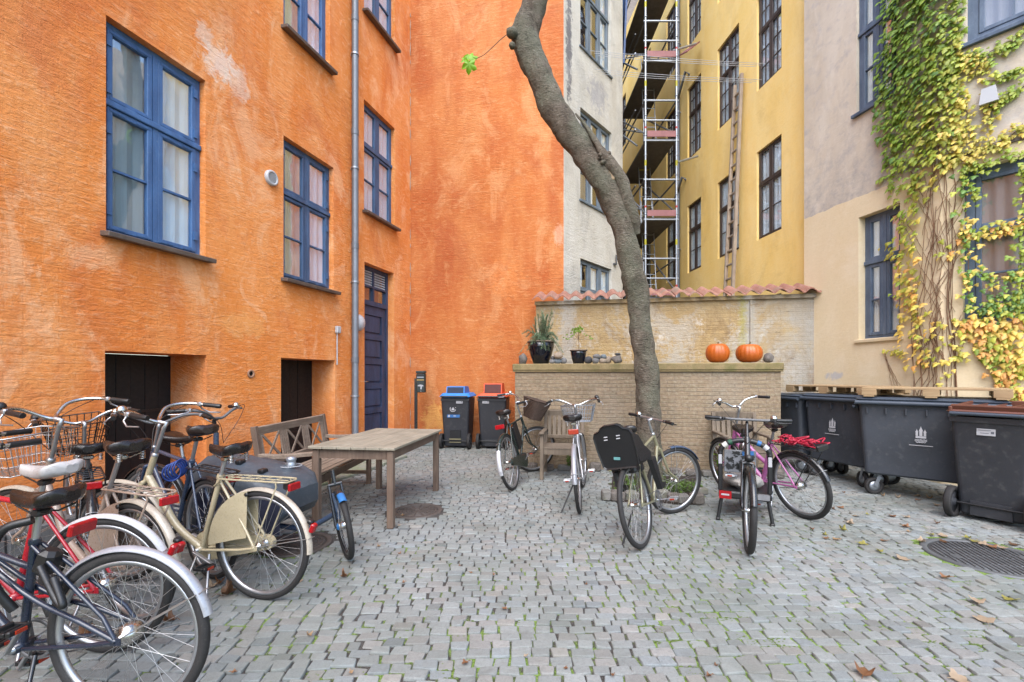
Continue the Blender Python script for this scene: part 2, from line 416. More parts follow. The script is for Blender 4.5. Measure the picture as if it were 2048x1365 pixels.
def joint_mat():
    g = NG('joint_earth_moss'); p = g.pos()
    a = g.noise(p, .75, 5, .6); b = g.noise(p, 6, 8, .7); d = g.noise(p, 120, 3)
    s = g.n('ShaderNodeSeparateXYZ', {0: p})
    right = g.n('ShaderNodeMapRange', {0: s.outputs[0], 1: 0.4, 2: 2.0, 3: 0.0, 4: .2}).outputs[0]
    near = g.n('ShaderNodeMapRange', {0: s.outputs[1], 1: 5.0, 2: 3.0, 3: -.1, 4: .03}).outputs[0]
    k = g.math('ADD', g.math('ADD', g.math('MULTIPLY', a, .5), g.math('MULTIPLY', b, .5)), g.math('ADD', right, near))
    col = g.mix(g.ramp(d, [(.35, 0.0), (.65, 1.0)]), S(40, 36, 33), S(76, 72, 68))
    mo = g.mix(g.ramp(d, [(.35, 0.0), (.65, 1.0)]), S(72, 92, 34), S(116, 140, 62))
    col = g.mix(g.ramp(k, [(.505, 0.0), (.57, 1.0)]), col, mo)
    return g.fin(col, .95, 0, g.bump(d, .7, .01))
M_JOINT = joint_mat()
M_ASPHALT = pmat('dark_ground', S(84, 84, 84), .9)
# woods, metals, plastics, paint
M_TEAK = wood('weathered_teak', S(130, 112, 96), S(164, 148, 132), k=.8)
M_TEAK_T = wood('grey_weathered_tabletop', S(156, 146, 126), S(186, 178, 160), axis='y', k=.66)
M_TEAK_D = wood('brown_teak', S(112, 90, 76), S(142, 120, 102), axis='z', k=.68)
M_TEAK_F = wood('faded_chair_wood', S(118, 102, 86), S(152, 136, 116), axis='z')
M_LADDER = wood('old_grey_ladder_wood', S(136, 120, 104), S(176, 160, 142), axis='z', k=1.0)
M_PALLET = wood('raw_pallet_pine', S(176, 144, 104), S(206, 176, 134))
M_BINGREY = pmat('grey_bin_plastic', S(70, 75, 84), .55, 0, .3, 2.2, S(92, 94, 98), .15, 200)
M_BINLID = pmat('blue_grey_bin_lid', S(78, 88, 102), .45, 0, .15, 3)
M_BINDARK = pmat('charcoal_bin_plastic', S(58, 60, 66), .5, 0, .15, 2, S(88, 88, 88))
M_BINBLUE = pmat('bright_blue_lid_plastic', S(38, 126, 206), .45, 0, .1, 3, k=.9)
M_BINRED = pmat('orange_red_lid_plastic', S(220, 84, 44), .5, 0, .1, 3, k=.9)
M_BINBROWN = pmat('brown_lid_plastic', S(122, 74, 56), .45, 0, .12, 3)
M_RUBBER = pmat('black_rubber', S(44, 42, 42), .75, 0, .3, 12, S(84, 80, 76), .25, 160)
M_STEEL = pmat('galvanised_steel', S(170, 176, 184), .42, .75, .2, 8)
M_CHROME = pmat('dull_chrome', S(206, 204, 200), .24, 1.0, .12, 10)
M_SPOKE = pmat('spoke_steel', S(190, 190, 190), .35, .9, .1, 10)
M_ALU = pmat('brushed_aluminium', S(186, 188, 192), .38, .9, .12, 14)
M_DARKMETAL = pmat('dark_scaffold_steel', S(128, 128, 130), .55, .3, .25, 6)
M_BLACK = pmat('black_plastic', S(34, 34, 36), .42, 0, .2, 8)
M_SADDLE = pmat('black_saddle_vinyl', S(34, 28, 28), .3, 0, .25, 9, None, .1, 220)
M_SADDLE_BR = pmat('worn_brown_black_leather', S(50, 36, 32), .33, 0, .4, 6)
M_SADDLE_W = pmat('white_saddle_vinyl', S(222, 218, 216), .45, 0, .08, 6, S(180, 170, 164))
M_REDREF = pmat('red_reflector', S(190, 24, 34), .2, 0, .25, 60)
M_ORANGEREF = pmat('orange_red_reflector', S(188, 62, 36), .25, 0, .2, 60)
M_WHITE = pmat('white_plastic', S(220, 222, 226), .4, 0, .06, 8)
M_PAPER = pmat('white_sticker', S(206, 206, 210), .6, 0, .06, 20)
M_BLUESTICK = pmat('blue_sticker', S(40, 112, 180), .5, 0, .08, 20)
M_CLOTHBLUE = pmat('blue_tarpaulin', S(32, 84, 150), .5, 0, .2, 2)
M_TARP = pmat('slate_tarpaulin', S(84, 94, 104), .5, 0, .3, 4, S(120, 124, 126), .4, 12)
M_NAVY = pmat('navy_fabric', S(40, 46, 72), .8, 0, .2, 5)
M_FENDBLUE = pmat('blue_mudguard_paint', S(54, 130, 200), .4, 0, .1, 10)
M_BLUECABLE = pmat('blue_cable_lock', S(44, 78, 160), .4, 0, .15, 30)
def paint(name, c, rough=.3, metal=.0, coat=.4, var=.14): return pmat(name, c, rough, metal, var, 7, dark(c, .55), 0, 120, coat)
M_NIGHT = paint('midnight_blue_paint', S(38, 48, 68)); M_RED = paint('red_paint', S(196, 26, 48)); M_CREAMP = paint('cream_paint', S(208, 194, 160)); M_BEIGEP = paint('pinkish_beige_paint', S(186, 164, 148))
M_BLACKP = paint('black_frame_paint', S(38, 40, 44)); M_GREENP = paint('dark_green_paint', S(38, 54, 50)); M_SILVERP = paint('silver_paint', S(176, 178, 182), .35, .6); M_OLIVE = paint('pale_olive_paint', S(168, 164, 132), .35, .2); M_PINK = paint('pink_paint', S(214, 124, 186)); M_SLATEP = paint('slate_blue_paint', S(70, 86, 112))
M_FSILVER = paint('silver_mudguard', S(196, 198, 206), .35, .35); M_FCREAM = paint('cream_mudguard', S(220, 208, 190)); M_FWHITE = paint('white_mudguard', S(226, 226, 230))
M_WICKER = pmat('brown_wicker', S(92, 72, 60), .8, 0, .4, 60, None, .6, 60)
M_YELLOWTAG = pmat('yellow_tag_paint', S(210, 200, 40), .5); M_REDTAG = pmat('red_tag_paint', S(206, 60, 52), .5)
M_REDBOARD = pmat('red_toeboard', S(172, 112, 112), .65, 0, .2, 6, S(196, 160, 156))
M_DECK = pmat('dark_scaffold_deck', S(110, 104, 100), .8)
M_ZINC = pmat('zinc_pipe', S(140, 146, 154), .5, .35, .15, 4)
M_IRON = pmat('cast_iron', S(120, 122, 124), .6, .4, .2, 9, S(150, 148, 140), .2, 120)
M_IRONB = pmat('rusty_cast_iron', S(108, 98, 92), .7, .3, .2, 9, S(132, 120, 110), .2, 120)
M_GLAZEPOT = pmat('dark_blue_glaze', S(18, 22, 36), .12, 0, .3, 6, None, 0, 100, .5)
M_POTRIM = pmat('bare_clay_rim', S(150, 130, 112), .7)
M_SOIL = pmat('dark_soil', S(58, 46, 38), .95)
M_PUMPKIN = pmat('pumpkin_skin', S(214, 106, 32), .38, 0, .2, 5, S(226, 130, 54))
M_STALK = pmat('dry_stalk', S(122, 104, 70), .8)
def leaf_mat(name, c=None, sss=.0):
    if c is not None: c = dark(c, .62)
    g = NG(name); p = g.pos()
    col = g.mix(1.0, g.n('ShaderNodeAttribute', attribute_name='tint').outputs['Color'], (1.05, 1.05, 1.0, 1), 'MULTIPLY') if c is None else c
    n = g.noise(p, 40, 4)
    col = g.mix(g.ramp(n, [(.3, .35), (.6, 0.0)]), col, g.mix(1.0, col, (.55, .6, .5, 1), 'MULTIPLY'))
    g.fin(col, .5)
    trn = g.n('ShaderNodeBsdfTranslucent', {0: col}); mx = g.n('ShaderNodeMixShader', {0: .3})
    g.t.links.new(g.b.outputs[0], mx.inputs[1]); g.t.links.new(trn.outputs[0], mx.inputs[2]); g.t.links.new(mx.outputs[0], g.out.inputs[0])
    return g.m
M_LEAF = leaf_mat('tinted_leaf'); M_GREENLEAF = leaf_mat('bright_green_leaf', S(150, 208, 30)); M_NEEDLE = leaf_mat('rosemary_leaf', S(150, 178, 142)); M_WEED = leaf_mat('weed_leaf', S(112, 146, 62)); M_LIMELEAF = leaf_mat('lime_leaf', S(150, 186, 70))
M_VINE = pmat('ivy_stem', S(136, 100, 74), .9, k=.7)
M_TWIG = pmat('twig', S(116, 88, 62), .9)
def glass_mat(name, tint=(.93, .95, .96, 1), refl=.07):
    g = NG(name)
    lw = g.n('ShaderNodeLayerWeight', {'Blend': .35})
    wob = g.bump(g.noise(g.pos(), 2.2, 2), .06, .05)
    tp = g.n('ShaderNodeBsdfTransparent', {0: tint}); gl = g.n('ShaderNodeBsdfGlossy', {0: (1, 1, 1, 1), 'Roughness': .03, 'Normal': wob})
    k = g.math('ADD', g.math('MULTIPLY', lw.outputs['Fresnel'], .22), refl, True)
    mx = g.n('ShaderNodeMixShader', {0: k})
    g.t.links.new(tp.outputs[0], mx.inputs[1]); g.t.links.new(gl.outputs[0], mx.inputs[2]); g.t.links.new(mx.outputs[0], g.out.inputs[0])
    return g.m
M_GLASS = glass_mat('old_window_glass')
M_CURT = {k: pmat('curtain_' + k, c, .9, 0, .12, 2, k=1.0) for k, c in (('white', S(236, 243, 248)), ('grey', S(184, 184, 178)), ('warm', S(222, 224, 222)), ('dim', S(110, 112, 112)), ('brown', S(150, 142, 142)), ('cool', S(198, 222, 240)), ('coolgrey', S(150, 166, 172)))}
M_ROOM = pmat('dark_room', S(44, 44, 46), .9)
M_BLACKDOOR = pmat('black_cellar_door', S(20, 20, 22), .6, 0, .2, 3)
def oldpaint(name, c, c2, worn, k=.8):
    c, c2, worn = dark(c, k), dark(c2, k), dark(worn, k)
    g = NG(name); p = g.pos()
    a = g.noise(g.map(p, (1, 1, .3)), 7, 7, .65); b = g.noise(p, 45, 6, .75)
    col = g.mix(g.ramp(a, [(.35, 0.0), (.68, 1.0)]), c, c2)
    col = g.mix(g.ramp(b, [(.58, 0.0), (.72, .65)]), col, worn)
    return g.fin(col, .55, 0, g.bump(b, .25, .004))
M_BLUEF = oldpaint('sun_worn_blue_paint', S(56, 92, 138), S(78, 120, 172), S(136, 156, 180))
M_BLUEF2 = oldpaint('dull_blue_paint', S(54, 80, 112), S(74, 108, 148), S(128, 144, 162))
M_BLUED = oldpaint('dark_blue_door_paint', S(42, 56, 80), S(60, 80, 114), S(104, 118, 138))
M_BROWNF = oldpaint('dark_brown_window_paint', S(62, 48, 42), S(80, 64, 56), S(120, 104, 92))
M_GREYBLUEF = oldpaint('grey_blue_window_paint', S(92, 104, 116), S(118, 132, 142), S(150, 158, 162))
M_SLATEF = oldpaint('slate_blue_window_paint', S(72, 88, 110), S(104, 120, 140), S(140, 150, 162))
M_SILL = oldpaint('grey_sill_stone', S(86, 74, 68), S(112, 98, 88), S(140, 122, 106))
M_LAMP = pmat('opal_lamp_glass', S(226, 228, 234), .25, 0, .04, 4)
# ------------------------------------------------------------------ walls with openings
class Plane:
    def __init__(self, o, d):
        self.O = Vector((o[0], o[1], 0)); self.U = Vector((d[0], d[1], 0)).normalized()
        self.N = None
    def face(self, n):
        self.N = Vector((n[0], n[1], 0)).normalized(); return self
    def p(self, u, v, d=0.0): return self.O + self.U * u + Vector((0, 0, v)) + self.N * d
    def uv(self, px, py):
        ray = Vector(((px - 1024) / F, 1.0, (HOR - py) / F)); c = Vector((0, 0, EYE))
        q = c + ray * ((self.O - c).dot(self.N) / ray.dot(self.N))
        return (q - self.O).dot(self.U), q.z
    def rect(self, tl, tr_, br, bl):
        a, b, c, d = self.uv(*tl), self.uv(*tr_), self.uv(*br), self.uv(*bl)
        us = sorted(((a[0] + d[0]) / 2, (b[0] + c[0]) / 2))
        return (us[0], (c[1] + d[1]) / 2, us[1], (a[1] + b[1]) / 2)
    def box(self, mb, u0, u1, v0, v1, d0, d1, bev=0.0):
        M = Matrix((self.U, self.N, Vector((0, 0, 1)))).transposed().to_4x4()
        return mb.box(self.p((u0 + u1) / 2, (v0 + v1) / 2, (d0 + d1) / 2), (u1 - u0, d1 - d0, v1 - v0), M, bev)
    def bar(self, mb, a, b, w, h):
        return mb.bar(self.p(*a), self.p(*b), w, h, up=self.N)
def wall_mesh(pl, u0, u1, v0, v1, th, holes):
    mb = MB()
    us = sorted({u0, u1, *[h[0] for h in holes], *[h[2] for h in holes]}); vs = sorted({v0, v1, *[h[1] for h in holes], *[h[3] for h in holes]})
    us = [u for u in us if u0 <= u <= u1]; vs = [v for v in vs if v0 <= v <= v1]
    hole = lambda u, v: any(h[0] < u < h[2] and h[1] < v < h[3] for h in holes)
    idx = {}
    def vid(i, j, k):
        if (i, j, k) not in idx:
            idx[(i, j, k)] = len(mb.v); mb.v.append(tuple(pl.p(us[i], vs[j], -th * k)))
        return idx[(i, j, k)]
    flip = pl.U.cross(Vector((0, 0, 1))).dot(pl.N) < 0
    solid = {(i, j): not hole((us[i] + us[i + 1]) / 2, (vs[j] + vs[j + 1]) / 2) for i in range(len(us) - 1) for j in range(len(vs) - 1)}
    def q(*c):
        mb.f.append(tuple(reversed(c)) if flip else tuple(c)); mb.s.append(False)
    for (i, j), sflag in solid.items():
        if not sflag: continue
        q(vid(i, j, 0), vid(i + 1, j, 0), vid(i + 1, j + 1, 0), vid(i, j + 1, 0))
        q(vid(i, j, 1), vid(i, j + 1, 1), vid(i + 1, j + 1, 1), vid(i + 1, j, 1))
        for di, dj, e in ((-1, 0, ((i, j + 1), (i, j))), (1, 0, ((i + 1, j), (i + 1, j + 1))), (0, -1, ((i, j), (i + 1, j))), (0, 1, ((i + 1, j + 1), (i, j + 1)))):
            if not solid.get((i + di, j + dj), False):
                a, b = e
                q(vid(*a, 1), vid(*b, 1), vid(*b, 0), vid(*a, 0))
    return mb
def wall_uv(pl):
    def f(p):
        q = Vector(p) - pl.O
        d = q.dot(pl.N)
        return (q.dot(pl.U) + d, q.z + d * .3)
    return f
def add_wall(bld, pl, u0, u1, v0, v1, th, holes, mat, name='wall'):
    return wall_mesh(pl, u0, u1, v0, v1, th, holes).build(name, mat, bld, True, wall_uv(pl))
def window(bld, pl, r, fm, cols=2, split=.62, up=(1, 1), low=(1, 2), rec=.09, sill=None, curtains=('white',), fw=.055, sw=.05, hinges=False, slim=False):
    """a casement window in the opening r: frame > sash (one per light), glass, curtain, sill"""
    u0, v0, u1, v1 = r
    fr = MB(); d0, d1 = -rec - (.035 if slim else .06), -rec; mw = .02 if slim else .028
    pl.box(fr, u0 + .002, u0 + fw, v0 + .002, v1 - .002, d0, d1); pl.box(fr, u1 - fw, u1 - .002, v0 + .002, v1 - .002, d0, d1)
    pl.box(fr, u0 + fw, u1 - fw, v1 - fw, v1 - .002, d0, d1); pl.box(fr, u0 + fw, u1 - fw, v0 + .002, v0 + fw, d0, d1)
    W = u1 - u0; ms = [u0 + W * k / cols for k in range(1, cols)]
    vt = v0 + (v1 - v0) * split if split else None
    if vt: pl.box(fr, u0 + .004, u1 - .004, vt - .03, vt + .03, d0, d1 + (.012 if slim else .035), .008)
    for m in ms:
        for a, b in (((v0 + fw, vt - .031), (vt + .031, v1 - fw)) if vt else ((v0 + fw, v1 - fw),)): pl.box(fr, m - mw, m + mw, a, b, d0, d1 + (.004 if slim else .012))
    wn_ = fr.build('window', fm, bld, True)
    edges = [u0 + fw] + [x for m in ms for x in (m - mw, m + mw)] + [u1 - fw]
    gl = MB()
    rows = ((v0 + fw, vt - .03, low), (vt + .03, v1 - fw, up)) if vt else ((v0 + fw, v1 - fw, low),)
    for c in range(cols):
        a, b = edges[2 * c] + .003, edges[2 * c + 1] - .003
        for (y0, y1, (nc, nr)) in rows:
            y0 += .003; y1 -= .003
            s = MB(); e0, e1 = -rec - (.03 if slim else .045), -rec + (.004 if slim else .012)
            pl.box(s, a, a + sw, y0, y1, e0, e1, .005); pl.box(s, b - sw, b, y0, y1, e0, e1, .005)
            pl.box(s, a + sw, b - sw, y0, y0 + sw, e0, e1 - .001, .005); pl.box(s, a + sw, b - sw, y1 - sw, y1, e0, e1 - .001, .005)
            for k in range(1, nc):
                m = a + sw + (b - a - 2 * sw) * k / nc; pl.box(s, m - .009, m + .009, y0 + sw, y1 - sw, e0 + .01, e1 - .008)
            for k in range(1, nr):
                m = y0 + sw + (y1 - y0 - 2 * sw) * k / nr
                for q in range(nc):
                    xa = a + sw + (b - a - 2 * sw) * q / nc + (.009 if q else 0); xb = a + sw + (b - a - 2 * sw) * (q + 1) / nc - (.009 if q < nc - 1 else 0)
                    pl.box(s, xa, xb, m - .011, m + .011, e0 + .01, e1 - .006)
            if hinges:
                out = a if c == 0 else b - .02
                for hy in (y0 + (y1 - y0) * .16, y0 + (y1 - y0) * .82):
                    pl.box(s, out - .012, out + .03, hy - .05, hy + .05, e1 + .001, e1 + .016)
                for hy in (y0 + .012, y1 - .038):
                    pl.box(s, a + .02, a + .16, hy, hy + .022, e1 + .001, e1 + .005); pl.box(s, b - .16, b - .02, hy, hy + .022, e1 + .001, e1 + .005)
            s.build('sash', fm, wn_)
            pl.box(gl, a + sw - .006, b - sw + .006, y0 + sw - .006, y1 - sw + .006, -rec - .020, -rec - .017)
    gl.build('glass', M_GLASS, wn_)
    # curtain: gentle folds hung inside, then the room behind it
    for c in range(cols):
        a, b = u0 + W * c / cols + .01, u0 + W * (c + 1) / cols - .01
        key = curtains[c % len(curtains)]
        if key is None: continue
        half = key.startswith('<') or key.startswith('>')
        if half:
            if key[0] == '<': b = a + (b - a) * .55
            else: a = b - (b - a) * .55
            key = key[1:]
        n = 26; ph = (u0 * 7 + c) % 6
        f_ = lambda t: .016 * math.sin(t * 23 + ph) + .009 * math.sin(t * 57 + ph * 2)
        rings = [[pl.p(a + (b - a) * i / n, y, -rec - .05 + f_ * .8 if False else -rec - .055 + f_(i / n * (b - a) * 2) + dd) for i in range(n + 1)] + [pl.p(a + (b - a) * i / n, y, -rec - .061 + f_(i / n * (b - a) * 2) + dd) for i in range(n, -1, -1)] for y, dd in ((v0 + .03, .0), (v1 - .03, 0))]
        MB().loft(rings).build('curtain', M_CURT[key], wn_)
    rm = MB()
    a = [pl.p(u, v, d) for d in (-rec - .24, -rec - .9) for u, v in ((u0 - .1, v0 - .1), (u1 + .1, v0 - .1), (u1 + .1, v1 + .1), (u0 - .1, v1 + .1))]
    rm.add(a, [(4, 5, 6, 7), (0, 1, 5, 4), (1, 2, 6, 5), (2, 3, 7, 6), (3, 0, 4, 7)]); rm.build('room', M_ROOM, wn_)
    if sill:
        s = MB(); sm, out, th = sill
        M = Matrix((pl.U, pl.N, Vector((0, 0, 1)))).transposed().to_4x4() @ rotm('X', R_(-7))
        s.box(pl.p((u0 + u1) / 2, v0 - th / 2 + .004, out / 2 - rec / 2 + .01), (W + .1, out + rec, th), M, .006)
        s.build('sill', sm, wn_)
    return wn_
def downpipe(bld, pl, u, v0, v1, r=.05, off=.09, mat=None, elbow=True, brackets=()):
    mat = mat or M_ZINC
    mb = MB(); pts = [pl.p(u, v1, off), pl.p(u, v0 + .12, off)]
    if elbow: pts += [pl.p(u, v0 + .05, off + .03), pl.p(u, v0, off + .1)]
    mb.tube(pts, r, 14)
    v = v0 + 1.6
    while v < v1:
        mb.tube([pl.p(u, v, off), pl.p(u, v + .1, off)], r + .006, 14); v += 2.0
    o = mb.build('downpipe', mat, bld, True)
    for v in brackets or [v0 + 1.0 + 2 * k for k in range(int((v1 - v0) / 2))]:
        b = MB(); b.tube([pl.p(u, v, off), pl.p(u, v + .03, off)], r + .012, 14); pl.box(b, u - .012, u + .012, v, v + .03, 0.001, off)
        pl.box(b, u + r, u + r + .04, v, v + .03, off - .008, off + .008); b.build('bracket', M_STEEL, o)
    return o
# ================================================================== THE HOUSES
# orange house: long left wall and the wall facing the camera
LW = Plane((-5.27, 0), (.303, 1)).face((1, -.303))
CX, CY = -2.235, 10.02
BW = Plane((CX, CY), (1, -.19)).face((-.19, -1))
orange = thing('orange_house', 'orange limewashed house with blue casement windows and dark cellar openings', 'building', (-4, 4, 0))
w1 = LW.rect((212.0, 32), (411, 160), (411, 520), (212.0, 462))
w2 = LW.rect((567, 276), (667, 332), (667, 582), (567, 559))
w3 = LW.rect((728, 202), (790, 255), (790, 456), (728, 424))
w4 = LW.rect((568, -230), (660, -120), (660, 152), (566, 52)); w4 = (w4[0], LW.uv(615, 100)[1], w4[2], LW.uv(615, 100)[1] + (w2[3] - w2[1]))
w5 = (w3[0], LW.uv(757, 58)[1], w3[2], LW.uv(757, 58)[1] + (w3[3] - w3[1]))
w6 = (w1[0], w4[1], w1[2], w4[3])
dr = LW.rect((729, 525), (788, 546), (788, 870), (729, 870)); dr = (dr[0], .22, dr[2], dr[3])
n1 = LW.rect((210, 700), (413, 712), (413, 900), (210, 900)); n1 = (n1[0], 0.0, n1[2], n1[3])
n2 = LW.rect((562, 713), (670, 724), (670, 900), (562, 900)); n2 = (n2[0], -.9, n2[2], n2[3])
print('openings', w1, w2, w3, dr, n1, n2)
add_wall(orange, LW, -3.0, 10.47, -1.2, 11.0, .62, [w1, w2, w3, w4, w5, w6, dr, n1, n2], M_ORANGE)
add_wall(orange, BW, -.0, 3.37, -.3, 11.0, .5, [], M_ORANGE_B)
sl = (M_SILL, .11, .05)
window(orange, LW, w1, M_BLUEF, split=.62, low=(1, 2), sill=sl, curtains=('coolgrey', 'cool'), hinges=True)
window(orange, LW, w2, M_BLUEF2, split=.62, low=(1, 2), sill=sl, curtains=('coolgrey', 'cool'), hinges=True)
window(orange, LW, w3, M_BLUEF2, split=.62, low=(1, 2), sill=sl, curtains=('cool', 'cool'))
window(orange, LW, w4, M_BLUEF, split=.62, low=(1, 2), sill=sl, curtains=('coolgrey', 'cool'))
window(orange, LW, w5, M_BLUEF2, split=.62, low=(1, 2), sill=sl, curtains=('cool', 'cool'))
window(orange, LW, w6, M_BLUEF, split=.62, low=(1, 2), sill=sl, curtains=('grey', 'white'))
# blue panelled door with a louvred fanlight
def panel_door(bld, pl, r):
    u0, v0, u1, v1 = r; rec = .14
    vt = LW.uv(757, 612)[1]
    fr = MB()
    pl.box(fr, u0 + .002, u0 + .07, v0, v1 - .002, -rec - .1, -rec); pl.box(fr, u1 - .07, u1 - .002, v0, v1 - .002, -rec - .1, -rec)
    pl.box(fr, u0 + .07, u1 - .07, v1 - .07, v1 - .002, -rec - .1, -rec); pl.box(fr, u0 + .07, u1 - .07, vt, vt + .09, -rec - .1, -rec + .02)
    vm = vt + .09 + (v1 - .07 - vt - .09) * .47
    um = (u0 + u1) / 2
    pl.box(fr, um - .02, um + .02, vt + .09, v1 - .07, -rec - .06, -rec)
    pl.box(fr, u0 + .07, um - .021, vm - .02, vm + .02, -rec - .06, -rec); pl.box(fr, um + .021, u1 - .07, vm - .02, vm + .02, -rec - .06, -rec)
    d = fr.build('door', M_BLUED, bld, True)
    lf = MB(); a, b = u0 + .075, u1 - .075; y0, y1 = v0 + .01, vt - .005
    st = .13; pl.box(lf, a, a + st, y0, y1, -rec - .07, -rec - .015); pl.box(lf, b - st, b, y0, y1, -rec - .07, -rec - .015)
    n = 5; rh = .09; ph = (y1 - y0 - rh * (n + 1) - .06) / n
    y = y0
    for k in range(n + 1):
        h = rh + (.06 if k == n else 0)
        pl.box(lf, a + st, b - st, y, y + h, -rec - .07, -rec - .016); y += h
        if k < n:
            pl.box(lf, a + st, b - st, y, y + ph, -rec - .068, -rec - .055)
            pl.box(lf, a + st + .04, b - st - .04, y + .035, y + ph - .035, -rec - .056, -rec - .03, .012)
            pl.box(lf, a + st, b - st, y + ph - .022, y + ph, -rec - .055, -rec - .012)
            y += ph
    lf.build('door_leaf', M_BLUED, d)
    hd = MB(); hv = y0 + 1.08
    pl.box(hd, a + .04, a + .075, hv - .1, hv + .1, -rec - .016, -rec - .008)
    hd.tube([pl.p(a + .057, hv, -rec - .01), pl.p(a + .057, hv, -rec + .045), pl.p(a + .17, hv, -rec + .045)], .009, 8)
    hd.ball(pl.p(a + .057, hv + .34, -rec), .024)
    hd.build('handle', M_CHROME, d)
    hg = MB()
    for hy in (y0 + .3, y0 + 1.2, y1 - .3): hg.tube([pl.p(b + .01, hy - .07, -rec + .004), pl.p(b + .01, hy + .07, -rec + .004)], .012, 8)
    hg.build('hinge', M_BLUED, d)
    lv = MB()
    for (x0, x1) in ((u0 + .072, um - .022), (um + .022, u1 - .072)):
        k = 6; hh = (v1 - .07 - vm - .02) / k
        for i in range(k):
            yy = vm + .02 + hh * (i + .5)
            M = Matrix((pl.U, pl.N, Vector((0, 0, 1)))).transposed().to_4x4() @ rotm('X', R_(64))
            pl.bar(lv, (x0, yy - hh * .05, -rec - .03), (x1, yy - hh * .05, -rec - .03), hh * .62, .008) if False else pl.box(lv, x0, x1, yy - hh * .34, yy + hh * .24, -rec - .034, -rec - .026)
    lv.build('louvre', oldpaint('pale_louvre_paint', S(140, 148, 156), S(176, 180, 184), S(190, 190, 192), k=1.0), d)
    gl = MB(); pl.box(gl, u0 + .07, u1 - .07, vt + .09, vm - .02, -rec - .05, -rec - .046); gl.build('glass', M_GLASS, d)
    bk = MB(); pl.box(bk, u0, u1, v0, v1, -rec - .4, -rec - .2); bk.build('room', M_CURT['dim'], d)
    stp = MB(); pl.box(stp, u0 - .05, u1 + .05, 0.0, v0 - .002, -.3, .22, .01); stp.build('doorstep', M_GRANITE, d)
panel_door(orange, LW, dr)
def cellar_door(bld, pl, r, dep):
    u0, v0, u1, v1 = r
    m = MB(); n = 7
    for k in range(n):
        a = u0 + (u1 - u0) * k / n
        pl.box(m, a + .003, a + (u1 - u0) / n - .003, v0 - .1, v1 - .005, -dep - .04, -dep - (.0 if k % 2 else .004))
    o = m.build('door', M_BLACKDOOR, bld, True)
    h = MB(); pl.box(h, u0 + .1, u1 - .1, v0 + 1.0 if v0 > -.1 else .5, (v0 + 1.0 if v0 > -.1 else .5) + .03, -dep, -dep + .012)
    h.build('strap', M_BLACK, o)
cellar_door(orange, LW, n1, .57); cellar_door(orange, LW, n2, .46)
downpipe(orange, LW, LW.uv(702, 500)[0], .05, 10.9, .058, .085)
# vent grille, overflow hole and cable box on the left wall
u, v = LW.uv(541, 357)
vg = MB(); M = Matrix((LW.U, Vector((0, 0, 1)), LW.N)).transposed().to_4x4()
vg.lathe([(.105, 0), (.105, .035), (.085, .05), (.07, .04), (.07, .01)], tr(LW.p(u, v, 0)) @ M, 28)
vgo = vg.build('vent', M_WHITE, orange, True)
vs_ = MB()
for k in range(-3, 4):
    hw = math.sqrt(.07 ** 2 - (k * .018) ** 2); LW.bar(vs_, (u - hw, v + k * .018, .03), (u + hw, v + k * .018, .034), .009, .012)
vs_.build('slat', M_WHITE, vgo)
vb = MB(); vb.lathe([(.0001, .004), (.07, .004)], tr(LW.p(u, v, 0)) @ M, 24); vb.build('opening', M_BLACK, vgo)
u, v = LW.uv(501, 748)
oh = MB(); oh.lathe([(.028, .0), (.05, .0), (.058, .008), (.05, .02), (.03, .016), (.028, -.1)], tr(LW.p(u, v, 0)) @ M, 20); oo = oh.build('pipe_collar', pmat('clay_collar', S(196, 150, 120), .8), orange, True)
oh = MB(); oh.lathe([(.0001, .006), (.03, .006)], tr(LW.p(u, v, 0)) @ M, 16); oh.build('opening', M_BLACK, oo)
u, v = LW.uv(673, 660)
cb = MB(); LW.box(cb, u - .05, u + .05, v - .06, v + .06, .001, .06, .012); cbo = cb.build('junction_box', M_WHITE, orange, True)
cb = MB(); cb.tube([LW.p(u - .01, v - .06, .02), LW.p(u - .01, LW.uv(673, 730)[1], .02)], .011, 8); cb.build('conduit', M_WHITE, cbo)
# worn pale strip where the two orange walls meet
cs = MB(); pv = 0.2
while pv < 10.8:
    h = random.uniform(.04, .3)
    if random.random() < .75:
        cs.tube([LW.p(10.47 - .012 + random.uniform(-.004, .004), pv + h * k / 3, .0) + Vector((.004, -.01, 0)) for k in range(4)], [.004, random.uniform(.006, .012), random.uniform(.006, .011), .004], 6)
    pv += h + random.uniform(0, .12)
cs.build('mortar_seam', pmat('pale_mortar', S(214, 190, 170), .9), orange, True)
# opal lamp beside the door
u, v = LW.uv(714, 646)
lp = thing('wall_lamp', 'round white opal lamp fixed on orange wall beside blue door', 'lamp', LW.p(u, v, .0))
mb = MB(); mb.lathe([(.001, .13), (.06, .122), (.11, .1), (.145, .06), (.152, .03), (.15, .02)], tr(LW.p(u, v, 0)) @ M, 28); mb.build('globe', M_LAMP, lp, True)
mb = MB(); mb.lathe([(.001, .018), (.155, .018), (.158, .0)], tr(LW.p(u, v, 0.001)) @ M, 28); mb.build('base_plate', M_WHITE, lp, True)
